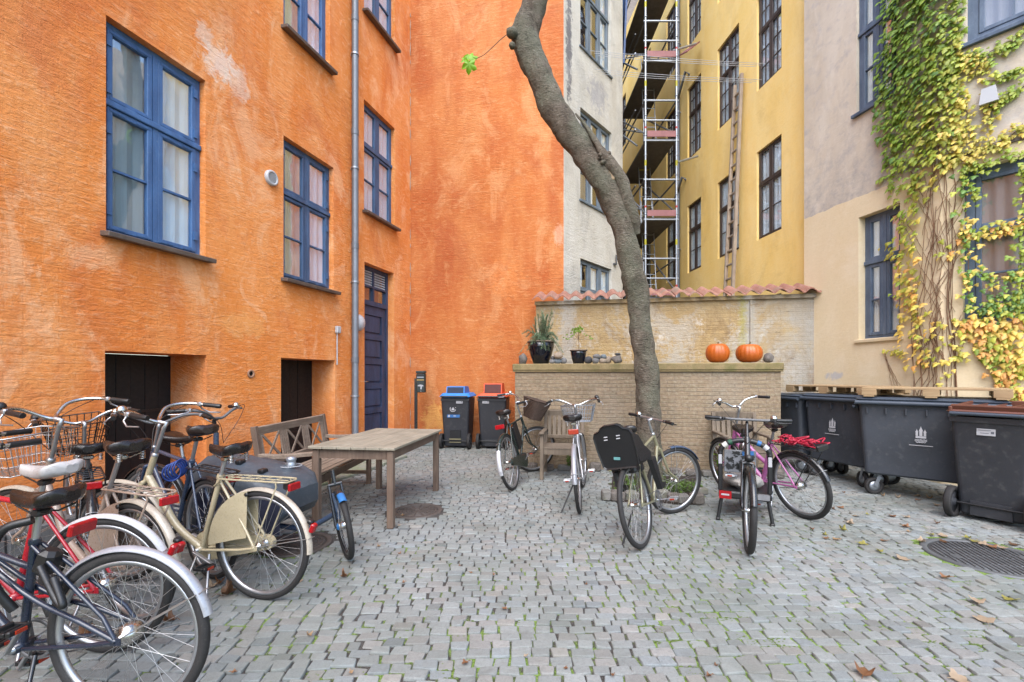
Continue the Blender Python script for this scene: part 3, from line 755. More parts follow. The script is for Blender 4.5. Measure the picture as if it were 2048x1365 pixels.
# grey cream house between the orange wall and the alley
cream = thing('cream_house', 'grey cream rendered house with three light grey blue windows beside the alley', 'building', (1.9, 10.4, 0))
CW = Plane((1.075, 9.385), (.85, 1)).face((1, -.85))
CL = 2.61
cwin = CW.rect((1160.7, 215), (1223, 266), (1223, 436), (1160.7, 398))
clow = CW.rect((1160.7, 518), (1223, 538), (1223, 700), (1160.7, 690)); clow = (clow[0], clow[3] - 1.95, clow[2], clow[3])
cup = CW.rect((1160.7, -60), (1221, 10), (1221, 153), (1160.7, 94))
cup = (cup[0], cup[1], cup[2], cup[1] + 2.0)
add_wall(cream, CW, 0, CL, -.2, 11.7, .4, [cwin, clow, cup], M_CREAMGREY)
for r, cu in ((cup, (None, '<brown', 'warm')), (cwin, ('dim', '<white', 'warm')), (clow, ('<white', 'white', 'white'))):
    window(cream, CW, r, M_GREYBLUEF, cols=3, split=.66 if r is not cwin else .7, up=(1, 1), low=(1, 2), rec=.07, curtains=cu, fw=.045, sw=.04, sill=(M_GREYBLUEF, .03, .04))
cs_ = Plane((2.765, 11.375), (-.09, 1)).face((1, .09))
add_wall(cream, cs_, 0.003, 9.0, -.2, 11.7, .4, [], M_CREAMGREY)
mb = MB(); CW.box(mb, 2.1, 2.2, 4.1, 4.14, .001, .06); mb.tube([CW.p(2.2, 4.12, .04), CW.p(2.2, 4.35, .04)], .02, 8); mb.build('wall_hook', M_IRON, cream, True)
# yellow ochre house along the alley
yellow = thing('yellow_house', 'yellow ochre house with dark brown casement windows along the alley', 'building', (5.6, 10, 0))
YW = Plane((5.4, 8.2), (-.09, 1)).face((-1, -.09))
ylow = [YW.rect((1512, 303), (1563, 264), (1563, 457), (1515, 479)), YW.rect((1434.5, 369), (1478, 333), (1478, 492), (1436, 521)), YW.rect((1374, 417), (1402, 396), (1402, 535), (1376, 551))]
bot = sum(r[1] for r in ylow) / 3; top = sum(r[3] for r in ylow) / 3
ymid_b = sum(YW.uv(*p)[1] for p in ((1514.5, 178), (1436, 263), (1376, 324))) / 3; hmid = top - bot + .12
yus = [(ylow[0][0], ylow[0][2]), (ylow[1][0], ylow[1][2]), (ylow[2][0], ylow[2][2])]
uf = YW.uv(1345, 300)[0]; yus += [(uf - .45, uf + .45), (uf + 1.7, uf + 2.6), (uf + 4.2, uf + 5.1)]
rows = [(bot - 3.15, top - 3.15), (bot, top), (ymid_b, ymid_b + hmid), (ymid_b + 3.15, ymid_b + 3.15 + hmid)]
holes = [(a, r0, b, r1) for a, b in yus for r0, r1 in rows]
print('yellow', ylow, rows)
add_wall(yellow, YW, 0, 14.0, -.2, 15.2, .35, holes, M_YELLOW)
for (a, r0, b, r1) in holes:
    many = r0 > bot + 1
    window(yellow, YW, (a, r0, b, r1), M_BROWNF, split=.62, up=(2, 2) if many else (1, 1), low=(2, 3) if many else (1, 2), rec=.05, slim=True, curtains=(random.choice(['white', 'white', 'warm']), random.choice(['white', 'white', '>white'])), fw=.042, sw=.03)
downpipe(yellow, YW, YW.uv(1362, 400)[0], .1, 15.0, .06, .1, pmat('grey_blue_pipe', S(132, 142, 158), .5, .2, .12, 5))
for (px, py) in ((1372, 360), (1379, 150)):
    u, v = YW.uv(px, py); mb = MB(); mb.tube([YW.p(u, v, .0), YW.p(u - .05, v + .05, .14), YW.p(u + .45, v - .45, .14)], .035, 8); mb.build('branch_pipe', M_IRON, yellow, True)
# beige house on the right: two walls meeting at a blunt corner
beige = thing('beige_house', 'beige rendered house overgrown with ivy, slate blue windows, weathered above', 'building', (6, 6, 0))
RW = Plane((5.264, 8.2), (.18, -1)).face((-1, -.18))
RL = (8.2 - 6.01) * math.sqrt(1 + .18 ** 2)
RW2 = Plane((5.66, 6.01), (.76, -1)).face((-1, -.76))
rlow = RW.rect((1716.4, 437.3), (1800, 404), (1800, 671.7), (1718, 680.6)); rup = RW.rect((1713, 40), (1795, -20), (1790, 172), (1713, 240))
rup = (rup[0], rup[1], rup[2], rup[1] + 2.0)
print('beige', rlow, rup)
add_wall(beige, RW, 0, RL, -.2, 10.0, .45, [rlow, rup], M_BEIGE)
window(beige, RW, rlow, M_SLATEF, rec=.12, curtains=('white', 'white'), sill=(M_BEIGE, .03, .05))
window(beige, RW, rup, M_SLATEF, rec=.05, curtains=('white', 'white'), sill=(M_SLATEF, .05, .05))
r2 = RW2.rect((1926, 342), (2048, 311), (2048, 640), (1926, 655)); r2 = (r2[0], rlow[1] + .1, r2[0] + 1.45, r2[3])
r3 = RW2.rect((1930, -60), (2048, -120), (2048, 41.5), (1937, 89)); r3 = (r3[0], r3[1], r3[0] + 1.45, r3[1] + 1.9)
add_wall(beige, RW2, 0.0, 4.2, -.2, 10.0, .45, [r2, r3], M_BEIGE)
window(beige, RW2, r2, M_SLATEF, cols=2, split=.6, rec=.1, curtains=('brown', 'brown'), fw=.1)
window(beige, RW2, r3, M_SLATEF, cols=2, split=.62, up=(2, 2), low=(2, 2), rec=.06, curtains=('brown', 'brown'), fw=.1, sill=(M_SLATEF, .06, .05))
# weathered drip ledge between old and new render
mb = MB(); RW2.box(mb, 0.05, 4.0, 4.235, 4.265, .001, .03); mb.build('drip_mould', M_SILL, beige, True)
# dark house closing the alley
rear = thing('rear_house', 'dark brick house closing the far end of the alley behind scaffolding', 'building', (3.2, 18.6, 0))
EW = Plane((.5, 18.6), (1, 0)).face((0, -1))
ew_h = [(1.9, z, 2.9, z + 1.7) for z in (2.2, 5.4, 8.6)]
add_wall(rear, EW, 0, 5.5, -.2, 23, .3, ew_h, plaster('sooty_brick', (S(132, 122, 114), S(110, 102, 96), S(142, 132, 124)), S(158, 150, 142), S(84, 78, 74), brick=1.0))
for r in ew_h: window(rear, EW, r, M_BROWNF, rec=.08, curtains=('dim', 'dim'))
# ================================================================== courtyard wall with pantile coping
cwall = thing('courtyard_wall', 'flaking yellow and grey courtyard wall under a row of clay pantiles', 'wall', (2.9, 8.4, 0))
TW = Plane((.467, 8.86), (4.83, -.87)).face((-.18, -1))
TL = 4.91; TH = 2.86
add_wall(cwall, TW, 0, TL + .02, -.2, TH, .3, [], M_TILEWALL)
ub = TW.uv(1501, 640)[0]
mb = MB(); TW.box(mb, ub - .012, ub + .02, 1.0, TH - .02, .0015, .028); mb.build('pilaster_edge', M_TILEWALL, cwall, True, wall_uv(TW))
mb = MB(); TW.box(mb, -.02, TL + .02, TH - .07, TH - .002, .002, .05); mb.build('eaves_course', M_TILEWALL, cwall, True, wall_uv(TW))
np_ = 21; pw = (TL + .1) / np_
def tile_wave(t): # pantile section over one pitch
    t = t % 1.0
    return .044 * math.sin(math.pi * t / .62) if t < .62 else -.03 * math.sin(math.pi * (t - .62) / .38)
for k in range(np_):
    mb = MB(); rings = []
    dz = random.uniform(-.012, .012); dd = random.uniform(-.02, .02); yaw = random.uniform(-.015, .015)
    for d, zz in ((.15, -.02), (-.12, .07), (-.42, .17)):
        topr, botr = [], []
        for i in range(21):
            t = i / 20 * 1.05
            u_ = -.06 + (k + t) * pw + yaw * d
            z = TH + .06 + zz + tile_wave(t - .12) + dz
            topr.append(TW.p(u_, z, d + dd)); botr.append(TW.p(u_, z - .02, d + dd))
        rings.append(topr + botr[::-1])
    mb.loft(rings)
    t_ = mb.build('pantile', M_TILE, cwall, True)
# low brick ledge in front of it
ledge = thing('brick_ledge', 'long low worn brick ledge with mossy stone top carrying pots and pumpkins', 'ledge', (2, 7.2, 0))
LG = Plane((.047, 7.11), (3.753, -.676)).face((-.18, -1))
LGL = 3.813; LH = 1.50
add_wall(ledge, LG, 0, LGL, -.2, LH, 1.55, [], M_LEDGE)
mb = MB(); LG.box(mb, -.035, LGL + .03, LH + .002, LH + .105, -1.52, .045, .012); mb.build('stone_top', M_SLAB, ledge, True)
mb = MB(); LG.box(mb, -.03, LGL + .025, LH - .02, LH + .001, .001, .032, .004); mb.build('moulding', M_SLAB, ledge, True)
LTOP = LH + .105
# ================================================================== paving
def in_poly(x, y, poly):
    c = False; j = len(poly) - 1
    for i in range(len(poly)):
        if (poly[i][1] > y) != (poly[j][1] > y) and x < (poly[j][0] - poly[i][0]) * (y - poly[i][1]) / (poly[j][1] - poly[i][1]) + poly[i][0]: c = not c
        j = i
    return c
PIT = [LW.p(n2[0] - .1, 0, .0)[:2], LW.p(n2[2] + .35, 0, .0)[:2], LW.p(n2[2] + .35, 0, .5)[:2], LW.p(n2[0] - .1, 0, .5)[:2]]
SLB = [LW.p(n2[0] - .5, 0, .5)[:2], LW.p(n2[2] + .6, 0, .5)[:2], LW.p(n2[2] + .6, 0, 1.02)[:2], LW.p(n2[0] - .5, 0, 1.02)[:2]]
MANH = []
def manhole_at(px, py, r): p = ground(px, py); MANH.append((p.x, p.y, r)); return p
mh_a = manhole_at(835, 1021, .25); mh_b = manhole_at(1980, 1114, .40); mh_c = manhole_at(594, 1087, .27)
TREE = ground(1300, 968)
BED = [ground(1222, 1003)[:2], ground(1398, 1010)[:2], ground(1408, 985)[:2], ground(1392, 955)[:2], ground(1225, 955)[:2]]
def paving():
    V = []; Fc = []; Cc = []
    y = .9; row = 0
    while y < 10.6:
        h = rng.uniform(.060, .078)
        x = -1.3 * y - 1.2 + rng.uniform(0, .1); xe = 1.28 * y + 1.6
        xe = min(xe, 7.4); x = max(x, -5.6)
        while x < xe:
            w = rng.uniform(.078, .124)
            wob = lambda xx: .045 * math.sin(xx * 1.3 + y * .25) + .02 * math.sin(xx * 3.1 + y) + .02 * xx * math.sin(y * .5)
            cx, cy = x + w / 2, y + h / 2 + wob(x + w / 2)
            x += w
            if cx < (cy - 10.0) * .303 - 2.3 - .04: continue
            if cx > .3 and cy > 7.11 - .18 * cx - .02 and cx < 3.9: continue
            if cx > 6.9 - .18 * cy and cy > 6: continue
            if in_poly(cx, cy, PIT) or in_poly(cx, cy, SLB) or in_poly(cx, cy, BED): continue
            if any((cx - a) ** 2 + ((cy - b)) ** 2 < (r + .045) ** 2 for a, b, r in MANH): continue
            g = rng.uniform(.0025, .0068)
            hw, hh = w / 2 - g, h / 2 - rng.uniform(.002, .005)
            tz = float(np.clip(rng.normal(0, .004), -.005, .008)); tx, ty = rng.normal(0, .018), rng.normal(0, .022); an = rng.normal(0, .028)
            ca, sa = math.cos(an), math.sin(an)
            c1 = rng.uniform(.1, .34, 8) * min(hw, hh)
            base = []
            for q, (sx, sy) in enumerate(((-1, -1), (1, -1), (1, 1), (-1, 1))):
                jx, jy = rng.normal(0, .0042, 2)
                ex, ey = c1[q], c1[q + 4]
                a = (sx * hw - sx * ex * .55 + jx, sy * hh + jy); b = (sx * hw + jx, sy * hh - sy * ey * .55 + jy)
                base += [a, b] if (q % 2 == 1) else [b, a]
            o = len(V)
            for zz, sc_ in ((.0, .925), (-.0035, .98), (-.016, 1.0), (-.035, 1.0)):
                for (bx, by) in base:
                    px_, py_ = bx * sc_, by * sc_
                    V.append((cx + px_ * ca - py_ * sa, cy + px_ * sa + py_ * ca, zz + tz + (px_ * tx + py_ * ty if zz > -.03 else 0)))
            Fc.append(tuple(o + i for i in range(8)))
            for r_ in range(3):
                for i in range(8):
                    j = (i + 1) % 8
                    Fc.append((o + r_ * 8 + j, o + r_ * 8 + i, o + r_ * 8 + 8 + i, o + r_ * 8 + 8 + j))
            k = rng.normal(1, .095) * .55; hue = rng.uniform()
            c = np.array([.366, .384, .37]) if hue < .62 else (np.array([.378, .368, .346]) if hue < .8 else np.array([.35, .38, .384]) if hue < .94 else np.array([.40, .38, .345]))
            if rng.uniform() < .03: k *= .72
            c = np.clip(c * k, .05, .8)
            Cc += [(c[0], c[1], c[2], 1.0)] * 32
        y += h; row += 1
    mb = MB(); mb.v = V; mb.f = Fc; mb.s = [len(f) == 4 for f in Fc]
    o = mb.build('paving', M_SETT, cols=Cc); o['kind'] = 'structure'; o['label'] = 'grey granite setts with mossy joints'
    print('setts', len(V) // 32)
    return o
paving()
mb = MB(); st = .2; xs = np.arange(-6.0, 8.01, st); ys = np.arange(-4, 11.01, st)
for xa in xs[:-1]:
    for ya in ys[:-1]:
        cxm, cym = xa + st / 2, ya + st / 2
        if in_poly(cxm, cym, PIT): continue
        mb.add([(xa, ya, -.011), (xa + st, ya, -.011), (xa + st, ya + st, -.011), (xa, ya + st, -.011)], [(0, 1, 2, 3)])
o = mb.build('ground', M_JOINT); o['kind'] = 'structure'
mb = MB(); mb.add([(-150, -150, -.95), (150, -150, -.95), (150, 150, -.95), (-150, 150, -.95)], [(0, 1, 2, 3)]); o = mb.build('terrain', M_ASPHALT); o['kind'] = 'structure'
# cellar area beside the wall: stone kerb slab and sunken sides
sb = thing('kerb_slab', 'pale green grey stone slab along the cellar opening under the bench', 'slab', (SLB[0][0], SLB[0][1], 0))
k0, k1 = n2[0] - .5, n2[2] + .6
for k in range(3):
    a, b = k0 + (k1 - k0) * k / 3, k0 + (k1 - k0) * (k + 1) / 3
    mb = MB(); LW.box(mb, a + .004, b - .004, -.2, .035 + .006 * k, .52, 1.02, .012); mb.build('stone', stone('kerb_stone_%d' % k, S(150, 152, 140), S(176, 178, 162), S(140, 150, 110), .3), sb, True)
ps = thing('cellar_steps', 'worn stone steps going down to the dark cellar opening behind the bench', 'steps', LW.p(n2[0], 0, .3))
for k in range(3):
    mb = MB(); LW.box(mb, n2[2] + .33 - .3 * (k + 1), n2[2] + .33 - .3 * k - .004, -.9, -.12 - .18 * k, .01, .5, .012); mb.build('step', M_GRANITE, ps, True)
mb = MB(); LW.box(mb, n2[0] - .5, n2[2] + .32 - .9, -.9, -.75, .01, .5); mb.build('landing', M_GRANITE, ps, True)
mb = MB(); LW.box(mb, n2[0] - .5, n2[2] + .33, -.9, -.02, .5, .518); mb.build('retaining_side', M_GRANITE, ps, True)
pn = thing('stone_plinth', 'dark grey stone plinth along the foot of the orange wall behind the bikes', 'plinth', LW.p(4, 0, .1))
pst = stone('plinth_stone', S(104, 104, 106), S(136, 136, 136), None, .4)
for (a, b) in ((n1[2] + .05, n2[0] - .52), (3.0, n1[0] - .05)):
    q = a; mb = MB()
    while q < b - .1:
        e = min(q + random.uniform(.6, .9), b); LW.box(mb, q, e - .006, -.05, .2 + random.uniform(-.01, .01), .001, .3, .015); q = e
    mb.build('stone_course', pst, pn, True)
# ================================================================== TREE
TZ = 6.0
def tree():
    t = thing('tree', 'leaning bare grey brown tree trunk curving up in front of the brick ledge', 'tree', (TREE.x, TREE.y, 0))
    pts = [(1303, 985, 62), (1299, 950, 56), (1298, 900, 52), (1297, 850, 51), (1297, 800, 52), (1294, 750, 52), (1288, 700, 51), (1281, 650, 50), (1277, 600, 49), (1268, 550, 50), (1256, 500, 49), (1246, 455, 52),
           (1229, 410, 54), (1207, 365, 56), (1183, 325, 56), (1153, 285, 56), (1124, 245, 57), (1099, 200, 58), (1078, 150, 57), (1057, 105, 59), (1049, 70, 62), (1060, 30, 56), (1072, -10, 54), (1078, -80, 54), (1060, -220, 50), (1030, -400, 44)]
    P3, R3 = [], []
    for i, (x, y, w) in enumerate(pts):
        yy = TZ + .25 * math.sin(min(i, 20) / 20 * math.pi) * -.6
        P3.append(at(x, y, yy)); R3.append(w / F * yy / 2 * .88)
    P3[0].z = -.05
    path = catmull(P3, 14); rr = catmull([(r, 0, 0) for r in R3], 14)
    mb = MB(); mb.tube(path, [v.x for v in rr], 56)
    from mathutils import noise as mn
    cz = len(path)
    v2 = []
    for i, p in enumerate(mb.v):
        q = Vector(p); c = path[min(i // 56, cz - 1)]
        d = (q - c)
        if d.length > 1e-4:
            n = mn.fractal(q * 3.2, 1.0, 2.0, 4) * .026 + mn.noise(Vector((q.x * 9, q.y * 9, q.z * 3.5))) * .012 + mn.noise(Vector((q.x * 26, q.y * 26, q.z * 14))) * .004
            n += .006 * max(0, math.sin(q.z * 17 + mn.noise(q * 4) * 3)) ** 6
            ang = math.atan2(d.y, d.x); n += .02 * math.exp(-max(q.z, 0) * 5) * (1 + math.sin(ang * 5))
            q = q + d.normalized() * n
        v2.append(tuple(q))
    mb.v = v2
    trunk = mb.build('trunk', M_BARK, t, True)
    # healed rib beside an old branch scar
    mb = MB()
    rib = [at(x, y, TZ - d) for x, y, d in ((1152, 228, .16), (1178, 262, .24), (1202, 302, .28), (1222, 330, .27), (1243, 362, .25), (1254, 400, .24), (1268, 440, .22), (1272, 470, .18))]
    pth = catmull(rib, 8); n = len(pth)
    rad = [(.012 + .068 * min(1, i / (n * .42)) ** 1.3) if i < n * .85 else .08 * max(.3, (1 - (i - n * .85) / (n * .3))) for i in range(n)]
    mb.tube(pth, rad, 22)
    mb.v = [tuple(Vector(p) + Vector((mn.noise(Vector(p) * 14), mn.noise(Vector(p) * 14 + Vector((5, 5, 5))), mn.noise(Vector(p) * 11))) * .012) for p in mb.v]
    mb.build('healed_rib', M_BARK, trunk)
    c = at(1223, 347, TZ - .275); mb = MB()
    mb.lathe([(.001, .012), (.05, .014), (.066, .016), (.08, .0), (.084, -.06)], tr(c) @ rotm('X', R_(84)) @ rotm('Z', .2) @ Matrix.Diagonal((.66, 1.25, 1, 1)), 24); mb.build('branch_scar', M_CUT, trunk)
    mb = MB()
    for k in range(26):
        a = random.uniform(0, 6.28); q = c + Vector((.075 * math.cos(a), .02 + random.uniform(-.01, .03), .11 * math.sin(a))); mb.ball(q, random.uniform(.012, .026), 8, 5)
    for k in range(14): mb.ball(at(1212 + random.uniform(-16, 8), 318 + random.uniform(-12, 8), TZ - .33 + random.uniform(0, .05)), random.uniform(.012, .03), 8, 5)
    mb.build('callus', M_BARK, trunk)
    # knobs on the outer curve with the thin twig
    mb = MB(); b0 = at(1019, 66, TZ - .15)
    mb.ball(b0 + Vector((.03, 0, 0)), .075, 12, 8, (1, 1, .9)); mb.ball(at(1018, 92, TZ - .16) + Vector((.04, 0, 0)), .045, 10, 6);
    mb.v = [tuple(Vector(p) + Vector((mn.noise(Vector(p) * 20), 0, mn.noise(Vector(p) * 20 + Vector((3, 1, 2))))) * .014) for p in mb.v]
    mb.build('burr', M_BARK, trunk)
    tw = MB(); e = at(952, 118, TZ - .35)
    tp = catmull([b0, at(1003, 78, TZ - .2), at(985, 95, TZ - .26), at(968, 110, TZ - .3), e], 6)
    tw.tube(tp, [.006 - .003 * i / len(tp) for i in range(len(tp))], 6)
    tw.tube([e, e + Vector((-.04, -.02, .01))], .0025, 5)
    tw.build('twig', M_TWIG, t, True)
    # five-lobed leaf cluster
    lf = MB(); lc = at(940, 122, TZ - .36)
    def maple(c, s, M):
        out = []
        for k in range(40):
            a = 2 * math.pi * k / 40
            r = .52 + .34 * abs(math.cos(2.5 * a)) ** 1.4 + .05 * math.cos(15 * a)
            if abs(a - math.pi) < .35: r *= .55
            out.append((r * math.cos(a) * s, r * math.sin(a) * s))
        vs = [M @ Vector((0, 0, .01))] + [M @ Vector((x, y, .12 * s * math.sin(6 * math.atan2(y, x)) - .5 * (x * x + y * y) / s)) for x, y in out]
        lf.add([c + v for v in vs], [(0, i + 1, (i + 1) % 40 + 1) for i in range(40)], True)
    maple(lc + Vector((.0, 0, .06)), .115, Matrix.Rotation(R_(70), 4, 'X') @ Matrix.Rotation(R_(-60), 4, 'Z'))
    maple(lc + Vector((-.01, -.02, -.06)), .115, Matrix.Rotation(R_(100), 4, 'X') @ Matrix.Rotation(R_(-95), 4, 'Z'))
    maple(lc + Vector((-.05, .02, .03)), .075, Matrix.Rotation(R_(60), 4, 'X') @ Matrix.Rotation(R_(20), 4, 'Y'))
    lf.build('leaf', M_GREENLEAF, t, True)
tree()
mb = MB(); mb.prism([(p[0], p[1]) for p in BED], .03, tr(0, 0, -.012)); o = mb.build('tree_bed_soil', M_SOIL); o['kind'] = 'structure'
def stone_block(M, size, seed):
    r = random.Random(seed); x, y, z = (s / 2 for s in size)
    mb = MB(); mb.box((0, 0, z), size, None, min(size) * .16)
    mb.v = [tuple(M @ (Vector(p) + Vector((r.uniform(-1, 1), r.uniform(-1, 1), r.uniform(-1, 1))) * min(size) * .045)) for p in mb.v]
    return mb
bedst = [(1214, 1003, .10, 1.0), (1238, 1004, .16, .97), (1266, 1004, .14, .9), (1298, 1003, .14, .9), (1326, 1000, .15, .9), (1352, 1007, .13, .8), (1370, 1009, .13, .8), (1398, 1011, .13, 1.05), (1404, 990, .15, .6)]
blockl = {0: 'squarish granite block at the front left corner of the tree bed', 7: 'granite block at the front right corner of the tree bed', 8: 'flat granite block at the back right corner of the tree bed'}
for k, (px, py, w, hh) in enumerate(bedst):
    g_ = ground(px, py)
    M = tr(g_.x, g_.y + .06, 0) @ rotm('Z', random.uniform(-.12, .12))
    o = stone_block(M, (w, .13, .115 * hh), k).build('kerb_block', M_ROCK if k % 2 else M_GRANITE)
    tag(o, blockl.get(k, 'granite block in the front edge of the tree bed'), 'kerb stone', 'granite blocks edging the tree bed')
for k in range(17):
    if k in (6,): continue
    u = LGL * .02 + LGL * .96 * k / 16 + random.uniform(-.03, .03)
    if 1.95 < u < 2.1: continue
    q = LG.p(u, 0, .13 + random.uniform(-.03, .05)); w = random.uniform(.13, .21)
    if k == 8: q = LG.p(u, 0, .22)
    M = tr(q) @ rotm('Z', -.18 + random.uniform(-.1, .1))
    o = stone_block(M, (w, .12, random.uniform(.07, .13)), 50 + k).build('kerb_block', M_ROCK if k % 3 else M_GRANITE)
    tag(o, 'low grey granite block in the row at the foot of the brick ledge', 'kerb stone', 'granite blocks along the ledge foot')
def weeds(name, label, spots, n, hmax, mat, spread=.1, leafs=(.012, .05)):
    t = MB()
    for (x, y) in spots:
        for k in range(n):
            a = random.uniform(0, 6.28); r = random.uniform(0, spread); bx, by = x + r * math.cos(a), y + r * math.sin(a); h = random.uniform(.3, 1) * hmax
            le = Vector((random.uniform(-.5, .5), random.uniform(-.5, .5), 0)) * h
            tip = Vector((bx, by, 0)) + le + Vector((0, 0, h))
            t.tube([(bx, by, 0), (Vector((bx, by, 0)) + tip) / 2 + Vector((0, 0, h * .12)), tip], [.002, .0017, .001], 4, False)
            for q in range(6):
                f = .3 + .7 * q / 6; c = Vector((bx, by, 0)).lerp(tip, f); d = Vector((random.uniform(-1, 1), random.uniform(-1, 1), random.uniform(-.1, .8))).normalized(); s = random.uniform(*leafs)
                sd = d.cross(Vector((0, 0, 1))).normalized() * s * .32
                t.add([c, c + d * s * .5 + sd, c + d * s, c + d * s * .5 - sd], [(0, 1, 2, 3)])
    return t.build(name, mat)
wd = weeds('weeds', '', [(ground(px, py).x, ground(px, py).y) for px, py in ((1240, 988), (1262, 985), (1335, 985), (1350, 990), (1362, 982), (1372, 988), (1388, 984), (1345, 972), (1258, 970))], 15, .17, M_WEED, .12)
tag(wd, 'bright green weeds growing in the tree bed', 'weeds'); wd['kind'] = 'stuff'
sh = weeds('small_plant', '', [(LG.p(.92, 0, .12).x, LG.p(.92, 0, .12).y)], 26, .3, M_WEED, .1, (.03, .06)); tag(sh, 'small leafy green plant at the foot of the brick ledge behind the left chair', 'plant')
sh = weeds('small_plant', '', [(LG.p(2.98, 0, .08).x, LG.p(2.98, 0, .08).y)], 22, .5, M_GREENLEAF, .05, (.03, .07)); tag(sh, 'thin green plant beside the black bike rack against the brick ledge', 'plant')
# ================================================================== things on the ledge
def on_ledge(px, d): # point on ledge top at photo column px, d behind its front face
    k = (px - 1024) / F
    o = LG.O + LG.N * -d
    s = (k * o.y - o.x) / (LG.U.x - k * LG.U.y)
    q = o + LG.U * s; return Vector((q.x, q.y, LTOP + .001))
def pumpkin(label, q, r, h, ribs, stalk):
    t = thing('pumpkin', label, 'pumpkin', q, group='pumpkins on the brick ledge')
    mb = MB(); rings = []; n = 90; m = 18
    for i in range(m + 1):
        th = math.pi * (i / m); rr = math.sin(th) ** .72 * r; z = h * (.5 - .5 * math.cos(th))
        dip = .16 * h * math.exp(-(rr / (r * .35)) ** 2)
        z = z - dip if i > m / 2 else z + dip * .4
        rings.append([Vector((rr * (1 - .032 * (abs(math.cos(ribs * a / 2)) ** 9 * min(1, rr / r * 1.6))) * math.cos(a), rr * (1 - .032 * (abs(math.cos(ribs * a / 2)) ** 9 * min(1, rr / r * 1.6))) * math.sin(a), z)) for a in (2 * math.pi * k / n for k in range(n))])
    mb.loft(rings); mb.build('skin', M_PUMPKIN, t)
    s = MB(); s.tube([(0, 0, h * .84), (.004, 0, h * .93), (.02, .0, h * .98 + stalk)], [.026, .014, .012], 8); s.build('stalk', M_STALK, t)
def zoomtop(q, y): return (HOR - y) / F * q.y + EYE - q.z
q = on_ledge(1435, .22); pumpkin('taller orange pumpkin on ledge, left of the two', q, .168, .305, 16, .02)
q = on_ledge(1498, .22); pumpkin('squat wide orange pumpkin on ledge beside the taller one', q, .182, .29, 18, .03)
def pot(label, q, rb, rt, h, rim):
    t = thing('plant_pot', label, 'plant pot', q)
    mb = MB(); mb.lathe([(.001, .0), (rb * .94, 0), (rb, .012), (rb + (rt - rb) * .55, h * .38), (rt * .985, h * .74), (rt, h - .02), (rt - .012, h - .02), (rt - .03, h * .5), (.001, h * .5)], None, 36); mb.build('body', M_GLAZEPOT, t)
    mb = MB(); mb.lathe([(rt - .018, h - .022), (rt + rim, h - .02), (rt + rim + .004, h - .005), (rt + rim, h), (rt - .014, h)], None, 36, True); mb.build('rim', M_POTRIM, t)
    mb = MB(); mb.lathe([(.001, h - .035), (rt - .014, h - .04)], None, 24); mb.build('soil', M_SOIL, t)
    return t
q1 = on_ledge(1082, .34); p1 = pot('large dark blue glazed pot holding a bushy rosemary', q1, .125, .215, .375, .005)
q2 = on_ledge(1157, .26); p2 = pot('small dark blue glazed flower pot with a thin seedling', q2, .085, .125, .225, .012)
def rosemary(q):
    t = thing('rosemary', 'bushy grey green rosemary growing in the large dark pot', 'plant', q + Vector((0, 0, .34)))
    st = MB(); lf = MB(); r = random.Random(5)
    for k in range(58):
        a = r.uniform(0, 6.28); low = k < 26
        h = r.uniform(.10, .22) if low else r.uniform(.24, .52) * (1.35 if k % 9 == 0 else 1)
        out = r.uniform(.2, .36) if low else r.uniform(.02, .17)
        b = Vector((r.uniform(0, .1) * math.cos(a), r.uniform(0, .1) * math.sin(a), 0))
        tip = b + Vector((out * math.cos(a), out * math.sin(a), h if not low else r.uniform(-.16, .16)))
        mid = (b + tip) / 2 + Vector((0, 0, .12 if low else .03))
        pth = catmull([b, mid, tip], 8); st.tube(pth, [.004 - .003 * i / len(pth) for i in range(len(pth))], 5, False)
        for i in range(2, len(pth)):
            for w in range(7):
                c = pth[i].lerp(pth[i - 1], r.random()); ax = (pth[i] - pth[i - 1]).normalized()
                d = (Vector((r.uniform(-1, 1), r.uniform(-1, 1), r.uniform(-1, 1))).normalized() + ax * .9).normalized(); s = r.uniform(.022, .042); sd = d.cross(ax).normalized() * .0032
                lf.add([c - sd, c + d * s - sd * .6, c + d * s + sd * .6, c + sd], [(0, 1, 2, 3)])
    st.build('stem', M_TWIG, t); lf.build('leaves', M_NEEDLE, t)
rosemary(q1)
def seedling(q):
    t = thing('seedling', 'thin young plant with a few lime green leaves in the small pot', 'plant', q + Vector((0, 0, .19)))
    st = MB(); lf = MB(); r = random.Random(8)
    st.tube(catmull([(0, 0, 0), (.008, 0, .12), (-.004, 0, .25), (0, 0, .33)], 5), .004, 6)
    for (dx, dz, n, s) in ((.0, .36, 16, .06), (-.12, .29, 5, .05), (-.17, .23, 4, .045), (.13, .25, 3, .05), (.2, .2, 3, .045), (.05, .34, 6, .05), (-.06, .33, 6, .05)):
        c = Vector((dx, r.uniform(-.04, .04), dz)); st.tube(catmull([(0, 0, .2), (dx * .5, 0, .22 + (dz - .22) * .6), c], 4), .002, 5, False)
        for k in range(n):
            b = c + Vector((r.uniform(-.05, .05), r.uniform(-.03, .03), r.uniform(-.03, .03))); d = Vector((r.uniform(-1, 1), r.uniform(-.6, .6), r.uniform(-1, .5))).normalized(); sd = d.cross(Vector((0, 1, .3))).normalized() * s * .24
            lf.add([b, b + d * s * .5 + sd, b + d * s, b + d * s * .5 - sd], [(0, 1, 2, 3)])
    st.build('stem', M_TWIG, t); lf.build('leaves', M_LIMELEAF, t)
seedling(q2)
